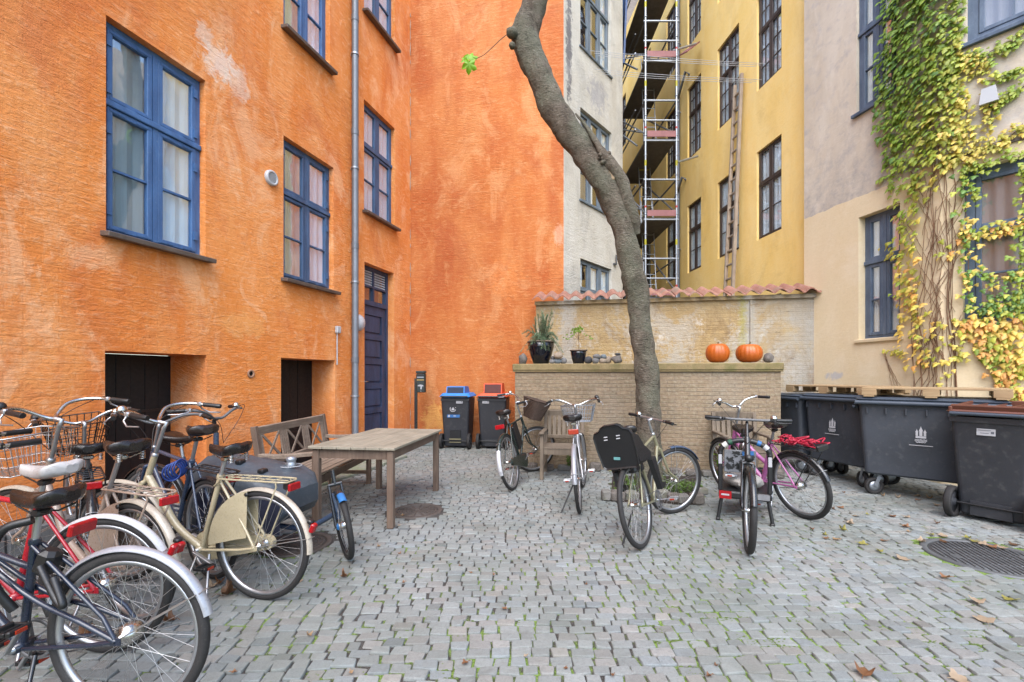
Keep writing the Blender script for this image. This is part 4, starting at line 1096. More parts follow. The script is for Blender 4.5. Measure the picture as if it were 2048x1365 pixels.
def pebble(label, q, s, mat, seed, name='pebble', cat='stone', group='stones on the brick ledge', rough=.12):
    from mathutils import noise as mn
    mb = MB(); mb.ball((0, 0, 0), 1.0, 16, 10)
    mb.v = [tuple(q + Vector((0, 0, s[2])) + Vector((Vector(p).x * s[0], Vector(p).y * s[1], max(Vector(p).z, -.93) * s[2])) * (1 + rough * mn.noise(Vector(p) * 1.3 + Vector((seed, 3, seed * 2))))) for p in mb.v]
    tag(mb.build(name, mat), label, cat, group)
E = on_ledge
def sz(px, q): return px / F * q.y / 2
q = E(1046, .3); pebble('pointed dark fieldstone on the ledge left of the large pot', q, (.075, .07, .088), M_ROCK, 3.3, 'rock', 'stone', None, .35)
lst = [(1104, 0, 9, 5, 0), (1115, 0, 13, 6, 1), (1127, 0, 11, 7, 0), (1116, 9, 14, 7, 2), (1106, 6, 8, 5, 3), (1177, 0, 13, 8, 3), (1191, 0, 11, 7, 0), (1205, 0, 12, 6, 2), (1216, 0, 11, 8, 2), (1193, 9, 12, 5, 0), (1207, 9, 9, 5, 1), (1199, 4, 9, 6, 1)]
for k, (px, up, w, h, mi) in enumerate(lst):
    q = E(px, .16 + .04 * (k % 3)); q.z += up / F * q.y * 1.1
    pile = 'between the two dark pots' if k < 5 else 'right of the small dark pot'
    pebble('rounded beach pebble in the small pile ' + pile, q, (sz(w * 1.3, q), sz(w, q), sz(h * 1.9, q)), M_PEB[mi], k * 1.7, group='pebbles piled ' + pile)
q = E(1234, .2); pebble('rough grey fieldstone under a small dark stone', q, (.082, .075, .065), M_ROCK, 9.1, 'rock', 'stone', None, .35)
q = E(1235, .2); q.z += .125; pebble('small flat dark stone balanced on a grey fieldstone', q, (.046, .04, .022), M_PEB[3], 4.1, 'rock', 'stone', None, .2)
q = E(1537, .25); pebble('rough grey fieldstone right of the squat pumpkin', q, (.07, .07, .07), M_ROCK, 7.7, 'rock', 'stone', None, .3)
# ================================================================== TABLE, BENCH, CHAIRS
def table():
    a = ground(779, 1050); rot = R_(-8)
    # local x across, y along; origin at table centre
    c = Vector((-1.40, 4.98, 0))
    t = thing('table', 'weathered grey wooden garden table standing on the setts', 'table', c, (0, 0, rot))
    W, L, H = .86, 1.50, .755
    n = 6; mb = MB()
    for k in range(n):
        x0 = -W / 2 + W * k / n; mb.box((x0 + W / n / 2, 0, H - .0125), (W / n - .005, L, .025 + random.uniform(-.001, .001)), None, .003)
    mb.box((0, 0, H - .028), (W - .02, .08, .008)); mb.build('tabletop', M_TEAK_T, t)
    ap = MB(); x, y = W / 2 - .06, L / 2 - .06
    ap.box((0, -y, H - .075), (2 * x - .06, .024, .085)); ap.box((0, y, H - .075), (2 * x - .06, .024, .085)); ap.box((-x, 0, H - .075), (.024, 2 * y - .06, .085)); ap.box((x, 0, H - .075), (.024, 2 * y - .06, .085))
    ap.build('apron', M_TEAK_D, t)
    for sx in (-1, 1):
        for sy in (-1, 1):
            mb = MB(); mb.box((sx * x, sy * y, (H - .034) / 2), (.062, .062, H - .034), None, .006); mb.build('leg', M_TEAK_D, t)
table()
def bench():
    # local x along the seat (to the far end), y towards the back
    t = thing('bench', 'weathered teak garden bench with crossed back panels by orange wall', 'bench', (-2.17, 5.22, 0), (0, 0, R_(88)))
    L, D, SH, BH = 1.55, .54, .43, .92
    x = L / 2 - .03
    tilt = lambda z: .0 + max(0, (z - SH)) * .16
    for s in (-1, 1):
        mb = MB(); mb.bar((s * x, D / 2, 0), (s * x, D / 2, SH), .055, .055, (0, 1, 0), .006); mb.bar((s * x, D / 2, SH), (s * x, D / 2 + tilt(BH), BH), .055, .055, (0, 1, 0), .006); mb.build('leg', M_TEAK_D, t)
        mb = MB(); mb.box((s * x, -D / 2, .315), (.055, .055, .63), None, .006); mb.build('leg', M_TEAK_D, t)
        mb = MB(); pth = [(s * x, -D / 2 - .05 + (D + .07) * k / 8, .645 + .012 * math.cos(k / 8 * 4.5) - .01 * (k / 8)) for k in range(9)]
        rings = [[Vector((s * x + dx, p[1], p[2] + dz)) for dx, dz in ((-.034, -.018), (.034, -.018), (.034, .014), (.026, .02), (-.026, .02), (-.034, .014))] for p in pth]
        mb.loft(rings, smooth=False); mb.build('armrest', M_TEAK, t)
        mb = MB(); mb.box((s * x, 0, .16), (.04, D - .055, .04)); mb.box((s * x, 0, SH - .05), (.04, D - .055, .06)); mb.build('side_rail', M_TEAK_D, t)
    mb = MB()
    for k in range(7):
        y = -D / 2 + .03 + k * .073; mb.box((0, y, SH - .008 + (.006 if k < 2 else -.004 * k / 6)), (L - .0, .058, .02), None, .004)
    mb.build('seat', M_TEAK, t)
    mb = MB(); mb.box((0, -D / 2 + .01, SH - .06), (L - .12, .03, .075), None, .004); mb.box((0, D / 2, SH - .06), (L - .12, .025, .07)); mb.build('seat_rail', M_TEAK_D, t)
    bk = MB(); yb = lambda z: D / 2 + tilt(z)
    bk.bar((-x + .027, yb(BH - .05), BH - .05), (x - .027, yb(BH - .05), BH - .05), .03, .085, (0, -.16, 1), .005)
    bk.bar((-x + .027, yb(SH + .1), SH + .1), (x - .027, yb(SH + .1), SH + .1), .03, .06, (0, -.16, 1), .005)
    z0, z1 = SH + .13, BH - .092
    iw = 2 * x - .055; unit = iw / 3
    for k in range(3):
        xl = -x + .027 + unit * k
        sw_ = .21 * unit
        cols_ = [xl + .02, xl + .06] if k == 0 else [xl + .02 - .04, xl + .02, xl + .06]
        cols_ += [xl + unit - .06, xl + unit - .02] if k == 2 else [xl + unit - .06]
        for cx_ in cols_: bk.bar((cx_, yb(z0), z0), (cx_, yb(z1), z1), .022, .016, (0, 1, 0))
        xa, xb = xl + .09, xl + unit - .09
        bk.bar((xa, yb(z0) - .006, z0), (xb, yb(z1) - .006, z1), .026, .012, (0, 1, 0)); bk.bar((xa, yb(z1) + .008, z1), (xb, yb(z0) + .008, z0), .026, .012, (0, 1, 0))
    bk.build('backrest', M_TEAK, t)
bench()
def armchair(label, q, rot):
    # local x across, -y faces the front
    t = thing('garden_armchair', label, 'chair', q, (0, 0, rot), 'wooden armchairs against the brick ledge')
    W, D, SH, BH = .60, .50, .43, .9; x = W / 2 - .03
    for s in (-1, 1):
        mb = MB(); mb.box((s * x, -D / 2, .31), (.05, .05, .62), None, .005); mb.build('leg', M_TEAK_F, t)
        mb = MB(); mb.bar((s * x, D / 2, 0), (s * x, D / 2, SH), .05, .05, (0, 1, 0), .005); mb.bar((s * x, D / 2, SH), (s * x, D / 2 + .08, BH), .05, .05, (0, 1, 0), .005); mb.build('leg', M_TEAK_F, t)
        mb = MB(); mb.box((s * x, -.02, .635), (.065, D + .1, .03), None, .008); mb.build('armrest', M_TEAK_F, t)
        mb = MB(); mb.box((s * x, 0, .14), (.035, D - .05, .035)); mb.box((s * x, 0, SH - .05), (.035, D - .05, .06)); mb.build('side_rail', M_TEAK_F, t)
    mb = MB()
    for k in range(6): mb.box((0, -D / 2 + .03 + k * .08, SH), (W - .02, .066, .02), None, .003)
    mb.build('seat', M_TEAK_F, t)
    mb = MB(); mb.box((0, -D / 2 + .012, SH - .05), (W - .11, .026, .07)); mb.build('seat_rail', M_TEAK_F, t)
    bk = MB(); yb = lambda z: D / 2 + (z - SH) * .17
    bk.bar((-x, yb(BH - .03), BH - .03), (x, yb(BH - .03), BH - .03), .028, .08, (0, -.17, 1), .004); bk.bar((-x, yb(SH + .1), SH + .1), (x, yb(SH + .1), SH + .1), .026, .05, (0, -.17, 1), .004)
    for k in range(7):
        xx = -x + .06 + (2 * x - .12) * k / 6; bk.bar((xx, yb(SH + .12), SH + .12), (xx, yb(BH - .07), BH - .07), .045, .014, (0, 1, 0))
    bk.build('backrest', M_TEAK_F, t)
ca = ground(1087, 962); armchair('weathered wooden armchair behind the silver bike with the wire basket', (ca.x + .29, ca.y + .27, 0), R_(-10))
cb_ = ground(1433, 957); armchair('weathered wooden armchair behind the black bike with stickers', (3.08, 6.13, 0), R_(-10))
# ================================================================== BINS
def taper_box(mb, w0, d0, w1, d1, z0, z1, bev=.03, n=5):
    def ring(w, d, z, b):
        out = []
        for cx_, cy_, a0 in ((w / 2 - b, d / 2 - b, 0), (-w / 2 + b, d / 2 - b, 90), (-w / 2 + b, -d / 2 + b, 180), (w / 2 - b, -d / 2 + b, 270)):
            for k in range(n): a = R_(a0 + 90 * k / (n - 1)); out.append(Vector((cx_ + b * math.cos(a), cy_ + b * math.sin(a), z)))
        return out
    mb.loft([ring(w0 - .03, d0 - .03, z0, bev), ring(w0, d0, z0 + .02, bev), ring(w1, d1, z1, bev)], smooth=False)
def castle(mb, M, s):
    # three spired towers over waves
    def poly(p): mb.prism([(x * s, y * s) for x, y in p], .002, M)
    poly([(-.34, .0), (.34, .0), (.34, .18), (-.34, .18)])
    for cx_, w, h, sp in ((-.26, .16, .52, .82), (0, .2, .62, 1.05), (.26, .16, .52, .82)):
        poly([(cx_ - w / 2, .2), (cx_ + w / 2, .2), (cx_ + w / 2, h), (cx_ + w * .7, h), (cx_ + w * .12, sp - .12), (cx_, sp), (cx_ - w * .12, sp - .12), (cx_ - w * .7, h), (cx_ - w / 2, h)])
    for k in range(3):
        pts = [(-.4 + .8 * i / 12, -.1 - k * .11 + .03 * math.cos(i * math.pi / 1.5)) for i in range(13)]
        if k == 2: pts = [(x * .8, y) for x, y in pts]
        poly(pts + [(x, y - .06) for x, y in pts[::-1]])
def wheel_caster(t, x, y, r=.1, ang=0.0, z0=.26):
    M = tr(x, y, r) @ rotm('Z', ang) @ rotm('X', R_(90))
    mb = MB(); mb.lathe([(r * .62, -.02), (r * .96, -.026), (r, -.012), (r, .012), (r * .96, .026), (r * .62, .02)], M, 24, True); w = mb.build('wheel', M_RUBBER, t)
    mb = MB(); mb.lathe([(.001, -.022), (r * .3, -.024), (r * .62, -.014), (r * .62, .014), (r * .3, .024), (.001, .022)], M, 20); mb.build('hub', M_STEEL, w)
    f = MB(); R2 = tr(x, y, 0) @ rotm('Z', ang)
    f.M = R2
    for s in (-1, 1): f.bar((0, s * .034, r), (.05, s * .034, z0 - .02), .005, .04, (1, 0, 0))
    f.box((.05, 0, z0 - .012), (.11, .09, .012)); f.build('fork', M_STEEL, w)
def big_bin(label, q, rot, w=1.25, d=.77, emb=True, H=1.16):
    # local -y is the front, origin centre of the base
    t = thing('wheeled_container', label, 'bin', q, (0, 0, rot), 'large grey wheeled waste containers')
    mb = MB(); taper_box(mb, w * .9, d * .84, w * .98, d * .97, .25, H - .06, .05)
    k = int(w / .16)
    for i in range(k):
        x = -w * .42 + w * .84 * i / (k - 1); mb.box((x, -d * .485 - .012, H - .15), (.012, .03, .07))
    mb.build('body', M_BINGREY, t)
    rm = MB(); taper_box(rm, w + .02, d + .04, w + .03, d + .06, H - .075, H - .035, .05); rm.tube([(-w / 2 - .01, -d / 2 - .03, H - .055), (w / 2 + .01, -d / 2 - .03, H - .055)], .024, 10)
    rm.build('rim', M_BINLID, t)
    for s in (-1, 1):
        mb = MB(); mb.tube([(s * (w / 2 + .01), -.0, H - .13), (s * (w / 2 + .09), 0, H - .13)], .022, 12); mb.bar((s * (w / 2 + .02), -d * .42, H - .07), (s * (w / 2 + .05), 0, H - .13), .02, .03); mb.bar((s * (w / 2 + .02), d * .42, H - .07), (s * (w / 2 + .05), 0, H - .13), .02, .03); mb.build('trunnion', M_BINLID, t)
    ld = MB(); taper_box(ld, w + .03, d + .07, w - .04, d - .0, H - .034, H + .012, .06); ld.build('lid', M_BINLID, t)
    for sx in (-1, 1):
        for sy in (-1, 1): wheel_caster(t, sx * (w * .38), sy * d * .33, .1, random.uniform(-.5, .9))
    if emb:
        mb = MB(); zt = .72; fr = -d * .485 + (0.94 - zt) / .85 * d * .055 - .008
        M = tr(-.05 if w > 1 else .0, fr + .012 - .013, zt) @ rotm('X', R_(90 - 3))
        castle(mb, M, .13)
        mb.build('emblem', M_PAPER, t)
        mb = MB(); mb.prism([(-.1, -.085), (.1, -.085), (.1, -.078), (-.1, -.078)], .002, M); mb.build('caption', M_PAPER, t)
    return t
def place(fl, ddir, w, d): # container from front-left ground corner and front direction
    u = Vector((ddir[0], ddir[1], 0)).normalized(); n = Vector((-u.y, u.x, 0))
    c = Vector((fl[0], fl[1], 0)) + u * w / 2 + n * d / 2
    return c, math.atan2(u.y, u.x)
c, r = place((4.15, 5.48), (.72, -.70), 1.25, .77); big_bin('grey wheeled waste container with white castle emblem, pallet on its lid, nearest of three', c, r)
c, r = place((4.17, 6.52), (.27, -.96), .86, .72); big_bin('grey waste container in the corner between the ledge and the nearest container', c, r, .86, .72)
c, r = place((4.07, 7.25), (.14, -.99), .66, .70); big_bin('dark grey waste container partly hidden behind the right end of the brick ledge', c, r, .66, .70, False, 1.14)
def pallet(label, q, rot, W=1.2, D=.8, boards=7, tilt=(0, 0)):
    t = thing('pallet', label, 'pallet', q, (tilt[0], tilt[1], rot), 'wooden pallets lying on the containers')
    mb = MB()
    for k in range(boards): mb.box((0, -D / 2 + D * (k + .5) / boards, .098), (W, D / boards - .012, .02), None, .002)
    mb.build('top_board', M_PALLET, t)
    for sx in (-1, 0, 1):
        b = MB()
        for sy in (-1, 0, 1): b.box((sx * (W / 2 - .07), sy * (D / 2 - .05), .052), (.14, .1, .068), None, .003)
        b.box((sx * (W / 2 - .07), 0, .009), (.1, D, .017)); b.build('block_row', M_PALLET, t)
u = Vector((.72, -.70, 0)).normalized(); n = Vector((-u.y, u.x, 0)); c0 = Vector((4.15, 5.48, 0)) + u * .66 + n * .36; c0.z = 1.175
pallet('pale pine pallet lying on the lid of the nearest container', c0, math.atan2(u.y, u.x), 1.22, .8)
u = Vector((.27, -.96, 0)).normalized(); n = Vector((-u.y, u.x, 0)); c0 = Vector((4.12, 6.72, 0)) + u * .50 + n * .38; c0.z = 1.178
pallet('pale pine pallet lying across the two far containers', c0, math.atan2(u.y, u.x), 1.2, .75)
def wheelie(label, q, rot, body, lid, hood=None, w=.58, d=.70, H=1.05, foot=False, sticker=None, wr=.15, logo=False, style='flat', group='two wheeled recycling bins by the orange wall'):
    # local -y faces the viewer (the wheel and handle side), x across
    t = thing('wheelie_bin', label, 'bin', q, (0, 0, rot), group)
    mb = MB(); taper_box(mb, w * .82, d * .66, w * .97, d * .92, .04, H - .07, .045)
    mb.box((0, -d * .33 - .012, .12), (w * .5, .04, .14)) if not foot else None
    mb.box((0, -d * .455, H - .09), (w * .96, .03, .05)); bo = mb.build('body', body, t)
    if foot:
        f = MB(); f.box((0, -d * .40 + .012, .26), (w * .36, .04, .2)); f.build('foot_recess', M_BLACK, bo)
        f = MB(); f.bar((-w * .2, -d * .42, .19), (w * .2, -d * .42, .19), .02, .02); f.bar((-w * .2, -d * .42, .13), (w * .2, -d * .42, .13), .014, .014); f.build('foot_bar', pmat('pale_bar', S(150, 144, 110), .6), bo)
    fy = lambda z: -(d * .66 + (d * .26) * (z - .06) / (H - .13)) / 2
    if sticker:
        sx, sz_ = sticker; f = MB(); f.box((sx, fy(sz_) - .004, sz_), (.13, .004, .07), rotm('X', R_(-6))); so = f.build('sticker', M_PAPER, bo)
        f = MB(); f.box((sx - .01, fy(sz_) - .0065, sz_ - .012), (.06, .002, .006), rotm('X', R_(-6))); f.box((sx + .045, fy(sz_) - .0065, sz_ - .005), (.022, .002, .022), rotm('X', R_(-6))); f.box((sx - .01, fy(sz_ + .02) - .0065, sz_ + .016), (.09, .002, .004), rotm('X', R_(-6))); f.build('print', pmat('grey_print', S(120, 122, 130), .7), so)
    if logo:
        f = MB(); zc = .78; M = tr(-.04, fy(zc) - .004, zc) @ rotm('X', R_(84))
        for a0, a1 in ((15, 130), (150, 345)):
            arc = [R_(a0 + (a1 - a0) * k / 14) for k in range(15)]
            f.prism([(.062 * math.cos(a), .062 * math.sin(a)) for a in arc] + [(.05 * math.cos(a), .05 * math.sin(a)) for a in arc[::-1]], .002, M)
        f.prism([(-.025, -.03), (.025, -.03), (.03, 0), (.012, .004), (.012, .026), (.004, .034), (.0, .006), (-.012, .03), (-.014, .004), (-.03, .0)], .002, M); f.build('recycling_mark', M_PAPER, bo)
        zc = .64; M = tr(-.035, fy(zc) - .003, zc) @ rotm('X', R_(84))
        f = MB(); f.prism([(-.125, -.032), (.125, -.032), (.125, .032), (-.125, .032)], .002, M); lb = f.build('blue_label', M_BLUESTICK, bo)
        f = MB(); f.prism([(-.105, -.02), (-.07, -.02), (-.07, .005), (-.08, .022), (-.09, .022), (-.105, .0)], .0035, M); f.prism([(.0, -.006), (.05, -.006), (.05, .006), (.0, .006)], .0035, M); f.build('print', M_PAPER, lb)
    ld = MB()
    if style == 'flat':
        taper_box(ld, w + .03, d + .03, w - .06, d - .08, H - .05, H + .03, .05)
        ld.box((-w * .2, -d * .5, H - .03), (w * .4, .05, .05), None, .01); ld.box((w * .24, -d * .5, H - .03), (w * .4, .05, .05), None, .01)
    else:
        taper_box(ld, w + .03, d + .03, w + .0, d - .0, H - .03, H + .005, .05)
        for sx in (-1, 1): ld.bar((sx * (w / 2 - .02), -d / 2, H), (sx * (w / 2 - .06), d / 2, H + .06), .03, .07, (0, 0, 1), .008)
        ld.bar((-w / 2 + .02, -d / 2 + .03, H + .02), (w / 2 - .02, -d / 2 + .03, H + .02), .03, .075, (0, -.4, 1), .01); ld.bar((-w / 2 + .06, d / 2 - .02, H + .055), (w / 2 - .06, d / 2 - .02, H + .055), .03, .06, (0, 0, 1), .01)
        ld.box((0, .0, H + .015), (w - .08, d - .08, .02)); 
        for sx in (-1, 0, 1): ld.bar((sx * w * .22, -d / 2 + .05, H + .035), (sx * w * .22, d / 2 - .05, H + .05), .012, .02)
    lo = ld.build('lid', lid, t)
    hb = MB(); yh = -d / 2 - .035
    hb.tube([(-w / 2 + .03, yh, H - .03), (w / 2 - .03, yh, H - .03)], .017, 10)
    for sx in (-1, 1): hb.bar((sx * (w / 2 - .05), yh, H - .03), (sx * (w / 2 - .05), -d * .42, H - .06), .025, .03)
    hb.build('handle', body if style == 'flat' else M_BINLID, t)
    if hood:
        hd = MB(); hw, hy0, hy1, hh = hood
        prof = [(hy0, 0), (hy1, 0), (hy1 - .06, hh * .5), (hy1 - .16, hh), (hy0 + .03, hh)]
        M = Matrix(((0, 0, 1, -hw / 2), (1, 0, 0, 0), (0, 1, 0, H + .01), (0, 0, 0, 1)))
        hd.prism([(a, b) for a, b in prof], hw, M); ho = hd.build('hood', lid, lo)
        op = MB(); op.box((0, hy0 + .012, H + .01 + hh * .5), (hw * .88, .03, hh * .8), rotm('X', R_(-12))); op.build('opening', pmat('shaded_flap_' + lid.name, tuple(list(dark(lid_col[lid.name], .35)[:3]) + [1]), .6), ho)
    for sx in (-1, 1):
        M = tr(sx * (w * .41 + .035), -d * .33 - .04, wr) @ rotm('Y', R_(90))
        mb = MB(); mb.lathe([(wr * .72, -.024), (wr * .97, -.03), (wr, -.015), (wr, .015), (wr * .97, .03), (wr * .72, .024)], M, 28, True); wh = mb.build('wheel', M_RUBBER, t)
        mb = MB(); mb.lathe([(.001, -.02), (.03, -.03), (.04, -.012), (wr * .72, -.012), (wr * .72, .012), (.04, .012), (.03, .03), (.001, .03)], M, 20)
        for k in range(6):
            a = k * math.pi / 3; mb.bar(M @ Vector((.03 * math.cos(a), .03 * math.sin(a), .018 * sx)), M @ Vector((wr * .7 * math.cos(a), wr * .7 * math.sin(a), .018 * sx)), .014, .012)
        mb.build('hub', M_BINDARK, wh)
    mb = MB(); mb.tube([(-w * .42, -d * .33 - .04, wr), (w * .42, -d * .33 - .04, wr)], .012, 8); mb.build('axle', M_BLACK, t)
    return t
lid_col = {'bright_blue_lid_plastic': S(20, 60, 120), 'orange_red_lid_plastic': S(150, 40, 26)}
g1 = ground(913, 899); wheelie('grey wheelie bin with bright blue flap lid against orange wall', (g1.x, g1.y + .33, 0), R_(-6), M_BINDARK, M_BINBLUE, (.36, -.28, .26, .15), sticker=(.09, .92), foot=True, logo=True)
g1 = ground(990, 900); wheelie('grey wheelie bin with orange red flap lid behind the dark green bike', (g1.x - .03, g1.y + .36, 0), R_(-6), M_BINDARK, M_BINRED, (.36, -.2, .3, .21), sticker=(-.12, .92))
wheelie('grey wheelie bin with brown rimmed lid beside the nearest container', (4.82, 4.50, 0), R_(-60), M_BINDARK, M_BINBROWN, None, w=.58, d=.68, H=1.08, sticker=(-.02, .88), wr=.155, style='open', group=None)
# dog waste post
def wastebox():
    g_ = ground(832, 888); t = thing('waste_dispenser', 'slim dark green dog waste box on a post by orange wall', 'waste box', g_)
    top = EYE - (742 - HOR) / F * g_.y
    mb = MB(); mb.box((0, 0, top / 2 - .08), (.06, .05, top - .16)); mb.build('post', M_BLACKP, t)
    G = pmat('dark_green_box', S(48, 58, 56), .5)
    mb = MB(); z0 = top - .45; mb.box((.12, -.06, (z0 + top - .06) / 2), (.185, .15, top - .06 - z0), None, .015); b = mb.build('bin_body', G, t)
    mb = MB(); mb.box((.12, -.06, top - .03), (.195, .16, .055), None, .02); mb.build('bin_hood', G, t)
    mb = MB(); mb.box((.12, -.137, top - .1), (.12, .012, .055), None, .02); mb.build('slot', M_BLACK, b)
    mb = MB(); mb.box((.12, -.137, top - .135), (.14, .014, .02)); mb.build('chute', M_STEEL, b)
    mb = MB(); mb.box((.12, -.137, top - .19), (.15, .006, .025)); mb.build('label_strip', pmat('tan_label', S(190, 160, 96), .6), b)
    M = tr(.12, -.1355, top - .33) @ rotm('X', R_(90)); mb = MB()
    mb.prism([(-.06, .012), (-.045, .035), (0, .045), (.05, .035), (.065, .01), (.03, .008), (.03, -.045), (.012, -.06), (-.004, -.04), (.004, .004)], .003, M)
    mb.prism([(.0, -.1), (.018, -.1), (.012, -.08), (.004, -.08)], .003, M); mb.build('printed_mark', M_PAPER, b)
wastebox()
g_ = ground(852, 893); mb = stone_block(tr(g_.x, g_.y + .15, 0) @ rotm('Z', .2), (.32, .3, .14), 91); tag(mb.build('stone_block', stone('pale_block', S(120, 130, 128), S(160, 168, 164), None, .3)), 'pale grey stone block on the ground left of the blue lidded bin', 'stone')
for k, (px, py, s) in enumerate(((712, 902, .13), (728, 900, .09), (700, 908, .1))):
    g_ = ground(px, py); pebble('pale broken stone lying on the setts by the wall behind the table', g_, (s, s * .8, s * .55), M_GRANITE if k else M_WHITE, k * 3.1, 'rubble_stone', 'stone', 'broken stones behind the table', .4)
# ================================================================== manhole covers
def manhole(label, p, r, mat, style):
    t = thing('manhole_cover', label, 'manhole cover', (p.x, p.y, 0))
    mb = MB(); mb.lathe([(r - .035, -.03), (r + .012, -.03), (r + .012, .0), (r, .004), (r - .03, .002), (r - .035, -.004)], None, 56, True); mb.build('ring', M_IRONB if style == 'rings' else M_IRON, t)
    mb = MB(); mb.lathe([(.001, -.008), (r - .037, -.008), (r - .037, -.03), (.001, -.03)], None, 56)
    cv = mb.build('cover', mat, t); mb = MB()
    if style == 'bars':
        k = -int(r / .036)
        while k * .036 < r - .05:
            y = k * .036; hw = math.sqrt(max((r - .06) ** 2 - y * y, 0))
            if hw > .04:
                segs = int(hw * 2 / .2) + 1
                for q in range(segs):
                    a, b = -hw + 2 * hw * q / segs, -hw + 2 * hw * (q + 1) / segs; mb.box(((a + b) / 2, y, -.004), (b - a - .008, .016, .009), None, .002)
            k += 1
        for pp in ((-.06, r * .62), (.06, -r * .62)): mb.box((pp[0], pp[1], -.001), (.07, .05, .005))
    else:
        for i in range(1, 6): mb.lathe([(r * .15 * i, -.009), (r * .15 * i + .003, -.002), (r * .15 * i + .012, -.002), (r * .15 * i + .016, -.009)], None, 40, False)
        for i in range(12): a = i * math.pi / 6; mb.bar((r * .16 * math.cos(a), r * .16 * math.sin(a), -.004), (r * .84 * math.cos(a), r * .84 * math.sin(a), -.004), .01, .008)
    mb.build('pattern', mat, cv)
manhole('round iron manhole cover with ringed pattern beside the table leg', mh_a, .25, M_IRONB, 'rings')
manhole('large round iron manhole cover with parallel bars on the right', mh_b, .40, M_IRON, 'bars')
bpy.data.objects['manhole_cover.001'].rotation_euler = (0, 0, R_(72))
manhole('rusty round manhole cover behind the wheel of the cream bicycle', mh_c, .27, M_IRONB, 'rings')
# security light on the ivy wall
u, v = RW2.uv(1980, 196)
t = thing('security_light', 'small white outdoor light box fixed among ivy on right wall', 'lamp', RW2.p(u, v, 0))
mb = MB(); M = Matrix((RW2.U, Vector((0, 0, 1)), RW2.N)).transposed().to_4x4()
if RW2.U.cross(Vector((0, 0, 1))).dot(RW2.N) < 0: pass
mb.prism([(-.085, -.1), (.085, -.1), (.06, .09), (-.06, .09)], .1, tr(RW2.p(u, v, .02)) @ M); mb.build('housing', M_WHITE, t, True)
mb = MB(); mb.box(RW2.p(u, v, .012), (.06, .02, .1), Matrix((RW2.U, RW2.N, Vector((0, 0, 1)))).transposed().to_4x4()); mb.tube([RW2.p(u, v - .1, .05), RW2.p(u + .02, v - .35, .012)], .006, 6); mb.build('bracket', M_BLACK, t, True)
# ================================================================== BICYCLES
# local frame: x forward, y left, z up; origin on the ground under the rear axle
def wheel(root, c, R, M, tyre_r=.019, tyre=None, rim=None, hubr=.018, fat_hub=None, n=48, spokes=32, brake=False):
    T = M @ tr(c) @ rotm('X', R_(90))
    rr = R - tyre_r * 2
    mb = MB(); mb.lathe([(rr + .006, -.0125), (rr + .006, .0125), (rr - .006, .0135), (rr - .016, .006), (rr - .016, -.006), (rr - .006, -.0135)], T, n, True); w = mb.build('wheel', rim or M_ALU, root)
    mb = MB(); prof = [(R - tyre_r + tyre_r * 1.06 * math.cos(a), tyre_r * math.sin(a)) for a in (2 * math.pi * k / 10 for k in range(10))]
    mb.lathe(prof, T, n, True)
    for k in range(0):
        pass
    mb.build('tyre', tyre or M_RUBBER, w)
    mb = MB()
    if fat_hub: mb.lathe([(.001, -.05), (.012, -.05), (.014, -.036), (fat_hub, -.03), (fat_hub, .03), (.03, .034), (.014, .04), (.012, .055), (.001, .055)], T, 20)
    else: mb.lathe([(.001, -.055), (.008, -.055), (.01, -.036), (hubr + .008, -.034), (hubr + .008, -.03), (hubr, -.026), (hubr, .026), (hubr + .008, .03), (hubr + .008, .034), (.01, .036), (.008, .055), (.001, .055)], T, 18)
    mb.build('hub', M_CHROME, w)
    mb = MB(); hr = (fat_hub or hubr + .006) - .002
    for k in range(spokes):
        a = 2 * math.pi * k / spokes; side = 1 if k % 2 else -1; b = a + (1 if (k // 2) % 2 else -1) * (.85 if not fat_hub else .6)
        mb.tube([T @ Vector((hr * math.cos(b), hr * math.sin(b), side * .03)), T @ Vector(((rr - .012) * math.cos(a), (rr - .012) * math.sin(a), side * .003))], .0011, 4, False)
    a = .7; mb.tube([T @ Vector(((rr - .014) * math.cos(a), (rr - .014) * math.sin(a), 0)), T @ Vector(((rr - .05) * math.cos(a), (rr - .05) * math.sin(a), 0))], .003, 5)
    mb.build('spokes', M_SPOKE, w)
    return w
def fender(root, c, R, M, mat, a0, a1, w=.052, gap=.022, name='mudguard', stay=True, tail=None):
    mb = MB(); n = 30; Rf = R + gap; rings = []
    for i in range(n + 1):
        a = R_(a0 + (a1 - a0) * i / n); out = []
        for k in range(7):
            t = -1 + 2 * k / 6; out.append((Rf - .016 * t * t, t * w / 2))
        inn = [(r - .003, y * .94) for r, y in out[::-1]]
        rings.append([M @ (Vector(c) + Vector((r * math.cos(a), y, r * math.sin(a)))) for r, y in out + inn])
    mb.loft(rings); f = mb.build(name, mat, root)
    if stay:
        s = MB()
        for aa in ([a0 + 14, a0 + 62] if a0 > 100 or a0 < -100 else [a0 + 14]) if False else [stay if stay is not True else a0 + 12]:
            a = R_(aa)
            for sd in (-1, 1): s.tube([M @ (Vector(c) + Vector((0, sd * .05, 0))), M @ (Vector(c) + Vector(((Rf - .012) * math.cos(a), sd * (w / 2 + .002), (Rf - .012) * math.sin(a))))], .0028, 5)
            s.tube([M @ (Vector(c) + Vector(((Rf + .004) * math.cos(a), -w / 2 - .002, (Rf + .004) * math.sin(a) - .004))), M @ (Vector(c) + Vector(((Rf + .008) * math.cos(a), 0, (Rf + .008) * math.sin(a)))), M @ (Vector(c) + Vector(((Rf + .004) * math.cos(a), w / 2 + .002, (Rf + .004) * math.sin(a) - .004)))], .003, 5)
        s.build('stay', M_SPOKE, f)
    return f
